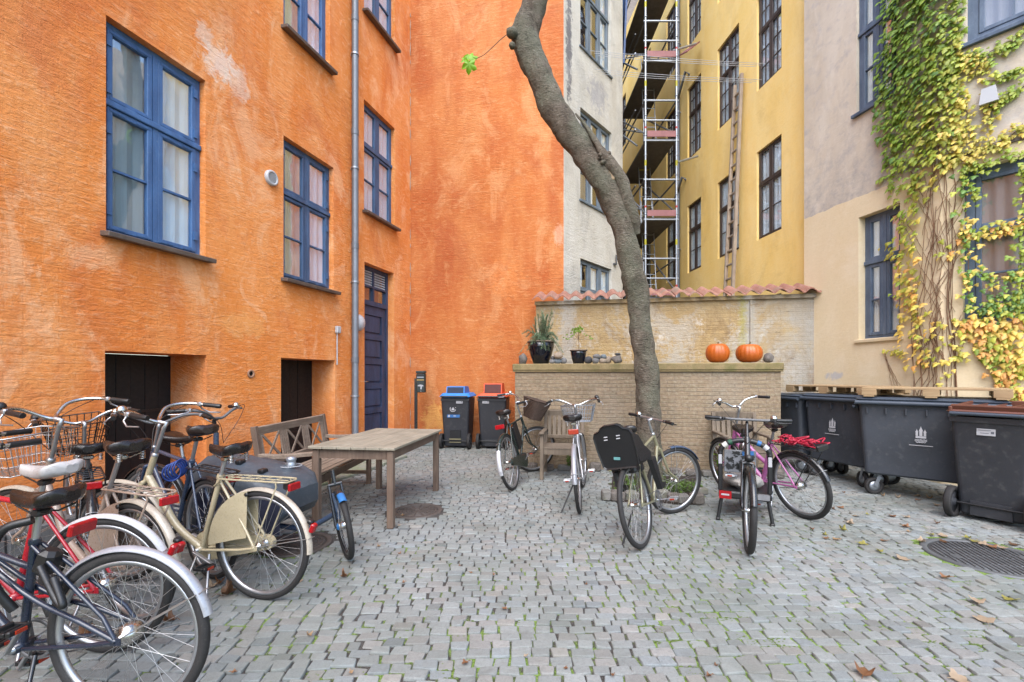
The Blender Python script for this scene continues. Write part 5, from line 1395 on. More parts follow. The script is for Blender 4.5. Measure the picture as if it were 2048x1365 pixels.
def saddle(root, p, mat, L=.27, W=.21, tilt=0, springs=True, name='saddle', pitch=1.0):
    mb = MB(); rings = []; n = 20; T = tr(p) @ rotm('Y', R_(tilt))
    for i in range(n + 1):
        t = i / n; x = -L * .52 + L * t
        w = W / 2 * (math.sin(min(1, (t + .02) / .22) * math.pi / 2) ** .6) if t < .24 else W / 2 * (1 - ((t - .24) / .76)) ** 1.5 * .8 + W / 2 * .2
        if t > .93: w *= math.sqrt(max(1 - ((t - .93) / .075) ** 2, .02))
        top = .045 * (1 - t) ** 2 + .012 * t * t - .012 * math.sin(t * math.pi)
        if t < .1: top -= .03 * (1 - t / .1) ** 2
        dep = .055 * (1 - .35 * t) * (.5 if t < .02 else 1)
        ring = []
        for k in range(16):
            a = 2 * math.pi * k / 16; cy, cz = math.cos(a), math.sin(a)
            zz = top + (.018 * abs(cz) ** .8 if cz > 0 else -dep * abs(cz) ** .6) - (.006 if abs(cy) < .25 and cz > 0 and t < .6 else 0)
            ring.append(T @ Vector((x, w * math.copysign(abs(cy) ** .75, cy), zz)))
        rings.append(ring)
    mb.loft(rings); s = mb.build(name, mat, root)
    u = MB()
    for sd in (-1, 1):
        u.tube([T @ Vector((L * .36, sd * .015, -.03)), T @ Vector((.02, sd * .022, -.062)), T @ Vector((-.05, sd * .022, -.062)), T @ Vector((-.1, sd * .05, -.035))], .004, 6)
        if springs: u.tube([T @ Vector((-.095 + .013 * math.cos(k * .9), sd * .06 + .013 * math.sin(k * .9), -.075 + .048 * k / 34)) for k in range(35)], .0028, 5)
    u.box(T @ Vector((0, 0, -.062)), (.04, .06, .028), None, .006)
    u.build('saddle_spring', M_CHROME if springs else M_BLACK, s)
    return s
def handlebar(root, stem, Mh, style, mat, grip=None, bell=None, levers=True, cables=True, cmat=None):
    B = Vector(stem); grip = grip or M_BLACK
    if style == 'swept': half = [(0, 0, 0), (.015, .05, .0), (.035, .13, .035), (.03, .2, .06), (-.02, .26, .066), (-.09, .285, .058), (-.2, .305, .045)]
    elif style == 'dutch': half = [(0, 0, 0), (.03, .04, .02), (.06, .12, .075), (.05, .2, .095), (-.01, .265, .095), (-.09, .285, .085), (-.21, .3, .07)]
    elif style == 'up': half = [(0, 0, 0), (.01, .05, .005), (.02, .12, .05), (.0, .2, .075), (-.05, .255, .08), (-.15, .3, .075)]
    elif style == 'riser': half = [(0, 0, 0), (.005, .05, .0), (.01, .11, .03), (.0, .2, .04), (-.025, .3, .042), (-.035, .34, .042)]
    else: half = [(0, 0, 0), (.0, .1, .0), (-.008, .2, .002), (-.02, .28, .004), (-.03, .33, .005)]
    L = [B + Vector(p) for p in half]; Rr = [B + Vector((p[0], -p[1], p[2])) for p in half]
    pl = catmull(Rr[::-1] + L[1:], 6)
    mb = MB(Mh); mb.tube(pl, .0115, 10); hb = mb.build('handlebar', mat, root)
    for e in (L, Rr):
        d = (e[-1] - e[-2]).normalized(); g = MB(Mh); a = e[-1] - d * .115
        g.tube([a, a + d * .01, a + d * .06, a + d * .115, e[-1] + d * .006], [.017, .0165, .0155, .017, .015], 12); g.build('grip', grip, hb)
        if levers:
            s = a - d * .03; out = Vector((0, math.copysign(1, e[-1].y), 0)); fwd = Vector((1, 0, 0)) - d * d.x; fwd.normalize()
            l = MB(Mh); l.box(s, (.032, .032, .03), None, .008); l.tube([s, s + fwd * .035 - Vector((0, 0, .012)), s + fwd * .06 + d * .05 - Vector((0, 0, .018)), s + fwd * .05 + d * .13 - Vector((0, 0, .016))], [.007, .006, .005, .005], 6); l.build('brake_lever', M_BLACK if style in ('flat', 'riser') else M_ALU, hb)
    if bell is not None:
        e = L if bell > 0 else Rr; s = e[-3]; g = MB(Mh); g.lathe([(.001, .034), (.014, .032), (.024, .022), (.028, .008), (.028, 0), (.001, 0)], tr(s + Vector((0, 0, .012))), 16); g.build('bell', M_CHROME if bell in (1, -1) else M_BLACK, hb)
    if cables:
        c = MB(Mh)
        for e in (L, Rr):
            d = (e[-1] - e[-2]).normalized(); s = e[-1] - d * .14
            c.tube(catmull([s, s + Vector((.07, 0, .01)), B + Vector((.11, e[-1].y * .35, -.02)), B + Vector((.06, 0, -.2))], 7), .0025, 5)
        c.build('cable', cmat or M_BLACK, hb)
    return hb
def carrier(root, x0, x1, z, w, mat, axle, M=None, bars=5, refl=None, clamp=True, lampbox=False):
    M = M or Matrix.Identity(4); mb = MB(M); h = w / 2
    loop = [(x0, h, z), (x1 + .05, h, z), (x1 + .012, h * .9, z), (x1, h * .6, z - .004), (x1, -h * .6, z - .004), (x1 + .012, -h * .9, z), (x1 + .05, -h, z), (x0, -h, z), (x0 + .05, -h * .4, z + .0), (x0 + .05, h * .4, z + .0)]
    mb.tube(loop, .0058, 7, loop=True)
    for k in range(bars): x = x0 - .02 + (x1 + .07 - x0 + .02) * (k + .5) / bars; mb.tube([(x, -h, z), (x, h, z)], .0035, 5)
    mb.tube([(x0, 0, z), (x1 + .02, 0, z - .002)], .004, 5)
    for s in (-1, 1): mb.tube([(x1 + .06, s * h, z), (x1 + .055, s * (h + .002), z - .03), (axle[0] - .004, s * .062, axle[2] + .02)], .0055, 6)
    for s in (-1, 1): mb.tube([(x0, s * h * .7, z), (x0 + .09, s * .02, z - .06)], .005, 6)
    c = mb.build('carrier', mat, root)
    if refl:
        r = MB(M); r.box((x1 - .02, 0, z - .035), (.02, .10, .045), None, .006); r.build('reflector', refl, c)
        if lampbox: r = MB(M); r.box((x1 + .015, 0, z - .03), (.05, .07, .05), None, .01); r.build('rear_lamp', M_BLACK, c)
    return c
def wire_basket(root, c, M, mat, lt=.36, wt=.27, lb=.29, wb=.2, h=.22, nw=9, tilt=0, r=.0028, slope=0.0):
    # c = centre of the bottom; length across (y), width along x
    mb = MB(M @ tr(c) @ rotm('Y', R_(tilt)))
    def rect(t): return (lb + (lt - lb) * t) / 2, (wb + (wt - wb) * t) / 2, h * t
    def loop(t, rr, dz=0):
        y, x, z = rect(t); sl = slope * t
        mb.tube([(-x, -y, z - sl), (x, -y, z + sl), (x, y, z + sl), (-x, y, z - sl)], rr, 6, loop=True)
    loop(1, .005); loop(0, .0035); loop(.5, r); loop(.75, r); loop(.25, r)
    y0, x0, _ = rect(0); y1, x1, z1 = rect(1)
    for k in range(nw + 1):
        f = -1 + 2 * k / nw
        for s in (-1, 1): mb.tube([(s * x0, f * y0, 0), (s * x1, f * y1, z1 + slope * s)], r, 4, False)
        mb.tube([(-x0, f * y0, 0), (x0, f * y0, 0)], r, 4, False)
    for k in range(6):
        f = -1 + 2 * k / 5
        for s in (-1, 1): mb.tube([(f * x0, s * y0, 0), (f * x1, s * y1, z1 + slope * f)], r, 4, False)
        mb.tube([(f * x0, -y0, 0), (f * x0, y0, 0)], r, 4, False)
    return mb.build('basket', mat, root)
def wicker_basket(root, c, M, lt=.40, wt=.30, lb=.27, wb=.19, h=.26, tilt=0):
    T = M @ tr(c) @ rotm('Y', R_(tilt)); mb = MB(T)
    def ring(t, sc_=1.0):
        l, w, z = (lb + (lt - lb) * t) / 2 * sc_, (wb + (wt - wb) * t) / 2 * sc_, h * t
        return [Vector((math.copysign(abs(math.cos(a)) ** .55, math.cos(a)) * w, math.copysign(abs(math.sin(a)) ** .55, math.sin(a)) * l, z)) for a in (2 * math.pi * k / 40 for k in range(40))]
    rows = 13; b = MB(T)
    for i in range(rows + 1):
        t = i / rows; p = ring(t); q = []
        for k, v in enumerate(p): q.append(v * (1 + (.014 if (k + i) % 2 else -.014)) - Vector((0, 0, v.z * (.014 if (k + i) % 2 else -.014))))
        b.tube(q, h / rows * .52, 6, loop=True)
    b.loft([ring(0, .96), ring(.02, .96)])
    for k in range(0, 40, 2): b.tube([ring(0)[k], ring(1)[k] + Vector((0, 0, .004))], .004, 5)
    o = b.build('basket', M_WICKER, root)
    rim = MB(T); rr = ring(1.0, 1.02); rim.tube([v + Vector((0, 0, .008)) for v in rr], .011, 7, loop=True); rim.build('basket_rim', M_WICKER, o)
    return o
def bicycle(label, loc, head, P):
    R = P.get('R', .345); L = P.get('L', 1.10); lean = P.get('lean', 0); steer = P.get('steer', 0)
    t = thing('bicycle', label, 'bicycle', (loc[0], loc[1], P.get('z', 0)), (0, 0, 0), P.get('group'))
    Mr = rotm('Z', R_(head)) @ rotm('X', R_(lean))
    t.rotation_euler = Mr.to_euler(); t.matrix_basis = tr(t.location) @ Mr
    fm = P['frame']; I = Matrix.Identity(4)
    A = Vector((0, 0, R)); BB = Vector((.46, 0, .285)); sa = R_(P.get('sa', 68)); sdir = Vector((-math.cos(sa), 0, math.sin(sa)))
    fs = P.get('fs', .50); SC = BB + sdir * fs
    sh = P.get('seat_h', .97); SP = BB + sdir * ((sh - .07 - BB.z) / math.sin(sa))
    Fx = Vector((L, 0, R)); ax = Vector((-math.cos(R_(68)), 0, math.sin(R_(68))))
    foot = Fx - Vector((ax.z, 0, -ax.x)) * .06
    crown = foot + ax * (R + .055); hb_ = crown + ax * .02; ht = crown + ax * P.get('headlen', .17); hbz = P.get('bar_h', 1.08)
    st = ht + ax * max((hbz - ht.z) / ax.z, .02)
    S_ = tr(crown) @ Matrix.Rotation(R_(steer), 4, ax) @ tr(-crown)
    tb = P.get('tube', .016)
    mb = MB(); kind = P.get('kind', 'diamond')
    mb.tube([BB, SC + sdir * .01], tb, 12); mb.tube([hb_ - ax * .0, ht], tb + .003, 12)
    if kind == 'diamond': mb.tube([hb_ + ax * .02, BB], tb + .001, 12); mb.tube([ht - ax * .02, SC - sdir * .02], tb - .002, 12)
    elif kind == 'low': # single sloping tube, stepping through
        mb.tube(catmull([hb_ + ax * .03, hb_ + ax * .01 + Vector((-.12, 0, -.13)), BB + Vector((.2, 0, .13)), BB], 6), tb + .006, 14); 
    elif kind == 'double':
        mb.tube(catmull([hb_ + ax * .02, (hb_ + BB) / 2 + Vector((-.02, 0, -.03)), BB], 6), tb, 12); mb.tube(catmull([ht - ax * .02, (ht + BB + sdir * .2) / 2 + Vector((-.02, 0, -.05)), BB + sdir * .22], 6), tb, 12)
    elif kind == 'lateral':
        mb.tube([hb_ + ax * .02, BB], tb + .002, 12)
        for s in (-1, 1): mb.tube(catmull([ht - ax * .03 + Vector((0, s * .012, 0)), BB + sdir * .24 + Vector((0, s * .026, 0)), A + Vector((.16, s * .05, .07)), A + Vector((0, s * .06, 0))], 6), .0105, 9)
        mb.tube([ht - ax * .09, BB + sdir * .33], .013, 10)
    elif kind == 'mixte': mb.tube([hb_ + ax * .02, BB], tb, 12); mb.tube([ht - ax * .02, BB + sdir * fs * .62], tb, 12)
    mb.lathe([(.001, -.036), (.021, -.036), (.021, .036), (.001, .036)], tr(BB) @ rotm('X', R_(90)), 14)
    for s in (-1, 1):
        mb.tube([BB + Vector((-.03, s * .025, 0)), Vector((.12, s * .048, BB.z + .035)), A + Vector((0, s * .06, 0))], .0095, 8)
        mb.tube([SC + Vector((-.008, s * .018, -.01)), A + Vector((.06, s * .052, .09)), A + Vector((0, s * .06, 0))], .0085, 8)
        mb.box(A + Vector((.0, s * .062, 0)), (.045, .006, .03), None, .002)
    mb.lathe([(tb + .004, -.012), (tb + .006, 0), (tb + .004, .014)], tr(SC) @ Matrix.Rotation(-(math.pi / 2 - sa), 4, 'Y'), 12)
    frame = mb.build('frame', fm, t)
    if P.get('decal'):
        mb = MB(); mb.build
    fk = MB(S_)
    for s in (-1, 1): fk.tube(catmull([crown + Vector((0, s * .038, 0)), crown.lerp(foot, .6) + Vector((.006, s * .048, 0)), Fx + Vector((-.012, s * .052, .04)), Fx + Vector((0, s * .052, 0))], 5), [.013 - .006 * k / 15 for k in range(16)], 9)
    fk.tube([crown + Vector((0, -.04, 0)), crown + Vector((0, 0, .012)), crown + Vector((0, .04, 0))], .016, 10)
    fork = fk.build('fork', P.get('fork', fm), t)
    sp = MB(); sp.tube([SC - sdir * .03, SP], .0135, 10); sp.build('seat_post', M_ALU, t)
    saddle(t, SP + Vector((-.015, 0, .075)), P.get('saddle', M_SADDLE), springs=P.get('springs', True), L=P.get('saddle_L', .27), W=P.get('saddle_W', .21))
    sm = MB(S_); sm.tube([ht, ht + (st - ht) * .9], .0125, 10); sm.tube([ht + (st - ht) * .85, st - Vector((.01, 0, 0)), st + Vector((P.get('reach', .05), 0, .01))], .014, 10); sm.lathe([(.021, 0), (.021, .014), (.015, .02)], tr(ht) @ Matrix.Rotation(-R_(22), 4, 'Y'), 14); sm.build('stem', P.get('stem', M_ALU), t)
    handlebar(t, st + Vector((P.get('reach', .05), 0, .01)), S_, P.get('bar', 'swept'), P.get('barmat', M_CHROME), bell=P.get('bell', 1), cables=P.get('cables', True), levers=P.get('levers', True), grip=P.get('grip'))
    wheel(t, A, R, I, P.get('tyre_r', .019), P.get('tyre'), P.get('rim'), fat_hub=P.get('fat_hub'), n=P.get('n', 48))
    wheel(t, Fx, R, S_, P.get('tyre_r', .019), P.get('tyre'), P.get('rim'), n=P.get('n', 48))
    if P.get('rf'): 
        a0, a1 = P.get('rfa', (150, 8)); fender(t, A, R, I, P['rf'], a0 + 15 if False else a0, a1, stay=a0 - 16, w=P.get('fw', .052))
        if P.get('rfref'):
            a = R_(a0 - P.get('refdeg', 20)); Rf = R + .03; rb = MB()
            q = A + Vector((Rf * math.cos(a), 0, Rf * math.sin(a))); Mq = tr(q) @ rotm('Y', -(a - math.pi / 2) + math.pi / 2 * 0)
            rb.box(q + Vector((-.022, 0, .008)), (.03, .042, .06), rotm('Y', R_(-25)), .008); ro = rb.build('reflector', P['rfref'], t)
            if P.get('lamp', True): rb = MB(); rb.box(q + Vector((-.006, 0, .045)), (.035, .04, .03), rotm('Y', R_(-25)), .01); rb.build('rear_lamp', M_BLACK, t)
    if P.get('ff'): fender(t, Fx, R, S_, P['ff'], *P.get('ffa', (165, 40)), stay=P.get('ffa', (165, 40))[0] - 8, w=P.get('fw', .052))
    if P.get('carrier'): carrier(t, SC.x - .06, P.get('carx', -.27), 2 * R + .075, .13, P['carrier'], A, refl=P.get('cref', M_REDREF), lampbox=P.get('lampbox', False))
    if P.get('dress'):
        for s in (-1, 1):
            g = MB(); pts = []
            a0, a1 = R_(P.get('dra0', 62)), R_(P.get('dra1', 128))
            for k in range(13): a = R_(80) + (R_(-2) - R_(80)) * k / 12; pts.append((( R + .012) * math.cos(a), (R + .012) * math.sin(a)))
            pts = pts + [(.17, .035), (.07, .055)]
            g.prism(pts, .003, Matrix(((1, 0, 0, A.x), (0, 0, 1, s * .047), (0, 1, 0, A.z), (0, 0, 0, 1)))); d_ = g.build('coat_guard', P['dress'], t)
            g = MB(); g.lathe([(.001, .006), (.012, .005), (.014, 0)], tr(A + Vector(((R - .01) * math.cos(R_(78)), s * .049, (R - .01) * math.sin(R_(78))))) @ rotm('X', R_(-90 * s)), 10); g.build('fixing_knob', M_BLACK, d_)
    # drivetrain
    d = MB(); yc = -.048
    for s, an in ((-1, P.get('crank', 20)), (1, P.get('crank', 20) + 180)):
        a = R_(an); e = BB + Vector((.17 * math.cos(a), s * .075, .17 * math.sin(a))); d.bar(BB + Vector((0, s * .062, 0)), e, .011, .024, (0, 1, 0), .003)
    d.lathe([(.001, -.05), (.012, -.05), (.012, .05), (.001, .05)], tr(BB) @ rotm('X', R_(90)), 10)
    cr = d.build('crankset', M_ALU, t)
    for s, an in ((-1, P.get('crank', 20)), (1, P.get('crank', 20) + 180)):
        a = R_(an); e = BB + Vector((.17 * math.cos(a), s * .13, .17 * math.sin(a))); p = MB()
        for dx in (-.035, .035): p.box(e + Vector((dx, 0, 0)), (.018, .085, .022), None, .004)
        for dy in (-.04, .04): p.box(e + Vector((0, dy, 0)), (.052, .01, .016), None, .002)
        p.tube([e - Vector((0, s * .06, 0)), e + Vector((0, s * .04, 0))], .006, 6); po = p.build('pedal', P.get('pedal', M_BLACK), t)
        for dx in (-.047, .047): p = MB(); p.box(e + Vector((dx, 0, 0)), (.006, .04, .014)); p.build('pedal_reflector', M_ORANGEREF, po)
    if P.get('chaincase'):
        c = MB(); pts = []
        for k in range(11): a = R_(-80 + 170 * k / 10); pts.append((BB.x + .105 * math.cos(a), BB.z + .1 * math.sin(a)))
        for k in range(11): a = R_(95 + 170 * k / 10); pts.append((A.x + .05 * math.cos(a) - .0, A.z + .045 * math.sin(a)))
        c.prism(pts, .034, Matrix(((1, 0, 0, 0), (0, 0, 1, -.072), (0, 1, 0, 0), (0, 0, 0, 1)))); c.build('chain_case', P['chaincase'], t)
    else:
        c = MB(); T = tr(BB + Vector((0, yc, 0))) @ rotm('X', R_(90)); c.lathe([(.075, -.002), (.09, -.002), (.09, .002), (.075, .002)], T, 30, True)
        for k in range(5): a = k * 1.2566; c.bar(T @ Vector((.01, 0, 0)), T @ Vector((.08 * math.cos(a), .08 * math.sin(a), 0)), .004, .014, (0, 1, 0))
        c.lathe([(.024, -.003), (.036, -.003), (.036, .003), (.024, .003)], tr(A + Vector((0, yc, 0))) @ rotm('X', R_(90)), 20, True)
        c.tube([BB + Vector((0, yc, .089)), A + Vector((0, yc, .036))], .0035, 5); c.tube([BB + Vector((0, yc, -.089)), A + Vector((0, yc, -.036))], .0035, 5)
        c.build('chain', M_DARKMETAL, t)
    if P.get('kick', True):
        k = MB(); kx = P.get('kickx', .3); b = Vector((kx, .04, .27 if kx > .15 else .3))
        foot_ = Vector((kx - .06, P.get('kicky', .19), .012))
        if lean: foot_.z = -math.sin(R_(lean)) * 0 + (.012 - foot_.y * math.tan(R_(-lean)) * 1) if lean < 0 else foot_.z
        k.tube([b, foot_ - (foot_ - b) * .06, foot_ + Vector((-.03, .012, 0))], .0085, 8); k.build('kickstand', P.get('kickmat', M_ALU), t)
    if P.get('light'):
        l = MB(S_); q = crown + Vector((.07, 0, .06)); l.lathe([(.001, -.03), (.02, -.025), (.03, .0), (.033, .02), (.001, .024)], tr(q) @ rotm('Y', R_(90)), 14); lo = l.build('headlight', P['light'], t)
    t['bars'] = 0; del t['bars']
    return t, dict(A=A, BB=BB, SC=SC, SP=SP, Fx=Fx, crown=crown, ht=ht, st=st, S=S_, R=R, ax=ax, sdir=sdir)
GL = 'bicycles parked in a row by the orange wall'; GR = 'bicycles parked around the tree'
def G2(px, py): g = ground(px, py); return (g.x, g.y)
# ---- left row
b, K = bicycle('dark blue bicycle with silver rear mudguard and black saddle, nearest of all', (-1.60, 1.90), 178, dict(frame=M_NIGHT, kind='lateral', rf=M_FSILVER, rfa=(166, 22), rfref=None, saddle=M_SADDLE, seat_h=.905, sa=83, fs=.44, fat_hub=.042, kick=True, kickx=.36, kicky=.16, kickmat=M_BLACKP, chaincase=None, pedal=M_BLACK, group=GL, n=72, tyre_r=.021, crank=-55, bar='flat', springs=False, carrier=None, saddle_W=.2))
mb = MB(); mb.box((.35, 0, .64), (.075, .07, .11), rotm('Y', R_(-20)), .03); mb.tube(catmull([(.33, .05, .64), (.24, .07, .52), (.2, .08, .5), (.26, .06, .6)], 6), .014, 8); mb.build('folding_lock', M_BLACK, b)
mb = MB(); mb.box((.2, 0, .785), (.022, .115, .05), rotm('Y', R_(-12)), .006); mb.build('reflector', M_REDREF, b)
mb = MB(); mb.tube(catmull([(.36, .05, .83), (.44, .09, .80), (.49, .1, .68), (.48, .08, .56), (.44, .05, .46)], 7), .017, 9); mb.build('chain_lock', M_BLACK, b)
bicycle('red bicycle with white saddle and silver rear mudguard behind the dark blue one', (-2.09, 2.34), 179, dict(frame=M_RED, kind='diamond', rf=M_FWHITE, rfa=(166, 20), rfref=M_REDREF, lamp=False, refdeg=14, saddle=M_SADDLE_W, seat_h=.93, sa=77, fs=.5, fat_hub=.036, group=GL, n=64, springs=False, bar='flat', crank=70, kickx=.36, kicky=.15))
b, K = bicycle('pinkish beige bicycle with coat guard, carrier and wire front basket', (-2.17, 2.62), 160, dict(frame=M_BEIGEP, kind='low', rf=M_FCREAM, rfa=(186, 25), ff=M_FCREAM, saddle=M_SADDLE, seat_h=1.0, sa=64, fs=.50, carrier=M_BEIGEP, dress=M_BEIGEP, group=GL, n=56, bar='dutch', bar_h=1.14, steer=12, bell=2, rfref=M_REDREF, refdeg=26, chaincase=M_BEIGEP, headlen=.2, saddle_W=.23))
wire_basket(b, K['ht'] + Vector((.19, 0, -.06)), K['S'], M_SPOKE, .42, .32, .34, .25, .24, 13, r=.002)
bicycle('cream bicycle with cream coat guard, carrier and black vinyl saddle', G2(523, 1199), 167, dict(frame=M_CREAMP, kind='low', rf=M_FCREAM, rfa=(184, 25), ff=M_FCREAM, saddle=M_SADDLE, seat_h=.94, sa=73, fs=.5, carrier=M_CREAMP, carx=-.22, dress=M_CREAMP, group=GL, n=64, bar='dutch', bar_h=1.10, L=1.13, steer=8, bell=1, rfref=M_REDREF, refdeg=24, chaincase=M_CREAMP, headlen=.2, lampbox=True, saddle_W=.22, tube=.017, kickx=.36, kicky=.12))
b, K = bicycle('dark slate blue bicycle with blue cable lock and bent black bars by the cargo bike', (-2.12, 3.2), 150, dict(frame=M_SLATEP, kind='diamond', rf=M_BLACKP, rfa=(150, 25), saddle=M_SADDLE_BR, seat_h=1.02, fs=.55, carrier=M_BLACKP, group=GL, bar='swept', bar_h=1.04, barmat=M_DARKMETAL, steer=-10, springs=False, rfref=None, kickx=.0, kicky=.2))
mb = MB()
for k in range(5): mb.tube([Vector((K['SC'].x + .03 + .03 * math.cos(a) * (k - 2) * .3, .06 + .05 * math.cos(a) + k * .014, K['SC'].z - .04 + .06 * math.sin(a) - .006 * k)) for a in (2 * math.pi * i / 24 for i in range(24))], .006, 7, loop=True)
lk = mb.build('cable_lock', M_BLUECABLE); tag(lk, 'coiled blue cable lock hanging on the dark slate bicycle frame', 'lock')
lk.matrix_basis = b.matrix_basis.copy()
b, K = bicycle('black bicycle with black wire front basket half hidden in the row', (-2.84, 3.06), 135, dict(frame=M_BLACKP, kind='double', rf=M_BLACKP, rfa=(160, 25), ff=M_BLACKP, saddle=M_SADDLE, seat_h=.9, carrier=M_BLACKP, group=GL, bar='swept', bar_h=1.04, steer=15, light=M_BLACK, bell=2, tyre=pmat('tan_wall_tyre', S(92, 76, 62), .8)))
wire_basket(b, K['ht'] + Vector((.17, 0, -.03)), K['S'], M_BLACK, .38, .28, .27, .2, .25, 8, tilt=-14, r=.0035)
# ---- cargo bicycle under a tarpaulin
def cargo():
    loc = (-3.05, 3.86); hd = -10
    t = thing('cargo_bike', 'cargo bike with slate grey tarpaulin over its front box and blue mudguard tip', 'cargo bike', (loc[0], loc[1], 0), (0, 0, R_(hd)), None)
    I = Matrix.Identity(4)
    wheel(t, Vector((0, 0, .33)), .33, I); fender(t, Vector((0, 0, .33)), .33, I, M_BLACKP, 160, 20, stay=150)
    f = MB(); f.tube([(.44, 0, .29), (.3, 0, .74)], .018, 10); f.tube([(.33, 0, .66), (.62, 0, .62)], .02, 10); f.tube([(.62, 0, .95), (.62, 0, .3)], .02, 10); f.tube([(.44, 0, .29), (.62, 0, .26), (1.45, 0, .2), (1.72, 0, .36)], .022, 10); f.tube([(1.72, 0, .3), (1.67, 0, .5)], .02, 10)
    for s in (-1, 1): f.tube([(0, s * .06, .33), (.42, s * .03, .29)], .01, 8); f.tube([(0, s * .06, .33), (.31, s * .02, .7)], .009, 8)
    f.build('frame', M_SLATEP, t)
    saddle(t, (.27, 0, .90), M_SADDLE_BR, springs=False); sp = MB(); sp.tube([(.3, 0, .74), (.27, 0, .9)], .014, 8); sp.build('seat_post', M_ALU, t)
    st = MB(); st.tube([(.62, 0, .94), (.6, 0, 1.05), (.63, 0, 1.07)], .016, 10); st.build('stem', M_BLACKP, t)
    handlebar(t, (.63, 0, 1.07), I, 'up', M_DARKMETAL, bell=1)
    bx = MB()
    def ring(x, w, z0, z1, peak): return [Vector((x, -w / 2, z0)), Vector((x, -w / 2, z1)), Vector((x, -w * .2, z1 + peak)), Vector((x, w * .2, z1 + peak)), Vector((x, w / 2, z1)), Vector((x, w / 2, z0))]
    from mathutils import noise as mn
    key = [(.64, .50, .24, .70, .08), (.86, .56, .24, .70, .05), (1.20, .58, .24, .65, .03), (1.33, .54, .30, .60, .02), (1.42, .40, .40, .50, .01)]
    rr_ = []
    for a_, b_ in zip(key, key[1:]):
        for k in range(6):
            q = [a_[i] + (b_[i] - a_[i]) * k / 6 for i in range(5)]; base_ = ring(*q); dense = []
            for i in range(6):
                p0, p1 = base_[i], base_[(i + 1) % 6]
                for j in range(6):
                    v = p0.lerp(p1, j / 6); n_ = mn.noise(v * 9) * .014 + mn.noise(Vector((v.x * 4, v.y * 22, v.z * 5))) * .010
                    dense.append(v + Vector((0, math.copysign(n_, v.y), n_ if v.z > .5 else 0)))
            rr_.append(dense)
    bx.loft(rr_); 
    b = bx.build('cargo_box_cover', M_TARP, t)
    sd = MB(); sd.box((1.08, -.302, .40), (.7, .006, .28)); sd.build('side_panel', M_NAVY, b)
    for (x, y, z) in ((.95, -.12, .745), (1.18, -.16, .69)): c = MB(); c.box((x, y, z), (.05, .07, .03), None, .008); c.build('buckle', M_BLACK, b)
    c = MB(); c.lathe([(.04, 0), (.042, .02), (.036, .03), (.036, .045), (.042, .055), (.038, .075), (.001, .08)], tr(1.22, .12, .672), 14); c.build('lamp', M_STEEL, b)
    c = MB(); c.tube([Vector((1.22 + .1 * math.cos(a), .1 + .08 * math.sin(a), .682 + .0)) for a in (2 * math.pi * k / 20 for k in range(20))], .003, 5, loop=True); c.build('cord', M_WHITE, b)
    Mw = tr(1.80, 0, 0) @ rotm('Z', R_(-48)) @ rotm('X', R_(8)) @ tr(-1.80, 0, 0)
    wheel(t, Vector((1.80, 0, .262)), .262, Mw, .022, None, M_BLACKP, hubr=.03, spokes=28)
    fender(t, Vector((1.80, 0, .262)), .262, Mw, M_BLACKP, 200, 75, stay=None); fender(t, Vector((1.80, 0, .262)), .262, Mw, M_FENDBLUE, 75, 56, stay=None, name='mudguard_tip', w=.058, gap=.025)
    fk = MB(Mw)
    for s in (-1, 1): fk.tube([(1.70, s * .045, .57), (1.80, s * .052, .262)], .012, 8)
    fk.tube([(1.70, -.05, .57), (1.70, .05, .57)], .015, 8); fk.tube([(1.7, 0, .57), (1.68, 0, .68)], .016, 8); fk.build('fork', M_BLACKP, t)
    mb = MB(Mw); mb.box((1.80, .0, .262), (.05, .1, .05), None, .02); mb.build('hub_brake', M_FENDBLUE, t)
cargo()
# ---- bicycles round the tree
b, K = bicycle('dark green bicycle with brown wicker basket and white rear mudguard tip', G2(1028, 980), 72, dict(frame=M_GREENP, kind='diamond', rf=M_GREENP, rfa=(150, 25), saddle=M_SADDLE_BR, seat_h=.95, fs=.56, lean=-11, steer=-48, group=GR, bar='swept', bar_h=1.06, chaincase=M_GREENP, cref=None, kicky=.14))
fender(b, K['A'], K['R'], Matrix.Identity(4), M_FWHITE, 196, 148, stay=188, name='mudguard_tip', w=.056, gap=.024)
wicker_basket(b, K['ht'] + Vector((.19, 0, -.03)), K['S'], tilt=14)
mb = MB(); mb.box((-.10, 0, .80), (.03, .12, .055), None, .012); mb.build('reflector', M_REDREF, b)
mb = MB(); mb.box((.5, .0, .62), (.2, .035, .34), rotm('Y', R_(-20)), .02); mb.build('frame_bag', M_BLACK, b)
b, K = bicycle('silver bicycle with silver wire basket on its bars and orange red reflector', G2(1160, 1025), 79, dict(frame=M_SILVERP, kind='double', rf=M_FSILVER, rfa=(176, 25), saddle=M_SADDLE, seat_h=.96, lean=-5, steer=-6, group=GR, bar='swept', bar_h=1.06, kickx=.02, kicky=.2, kickmat=M_BLACK, bell=-2, pedal=M_ALU, levers=True, crank=5))
wire_basket(b, K['ht'] + Vector((.19, 0, .0)), K['S'], M_STEEL, .40, .30, .31, .22, .2, 12)
mb = MB(); mb.box((.06, 0, .83), (.03, .11, .055), None, .008); mb.build('reflector', M_ORANGEREF, b)
b, K = bicycle('pale olive bicycle carrying a black child seat, in front of the tree', G2(1288, 1095), 56, dict(frame=M_OLIVE, kind='diamond', rf=None, ff=M_SLATEP, ffa=(100, 30), saddle=M_SADDLE, seat_h=.95, lean=-12, steer=-38, group=GR, bar='flat', bar_h=1.0, fs=.5, tyre_r=.021, kickx=.02, kicky=.2, kickmat=M_BLACK, pedal=M_ALU, crank=-10, springs=False, barmat=M_ALU))
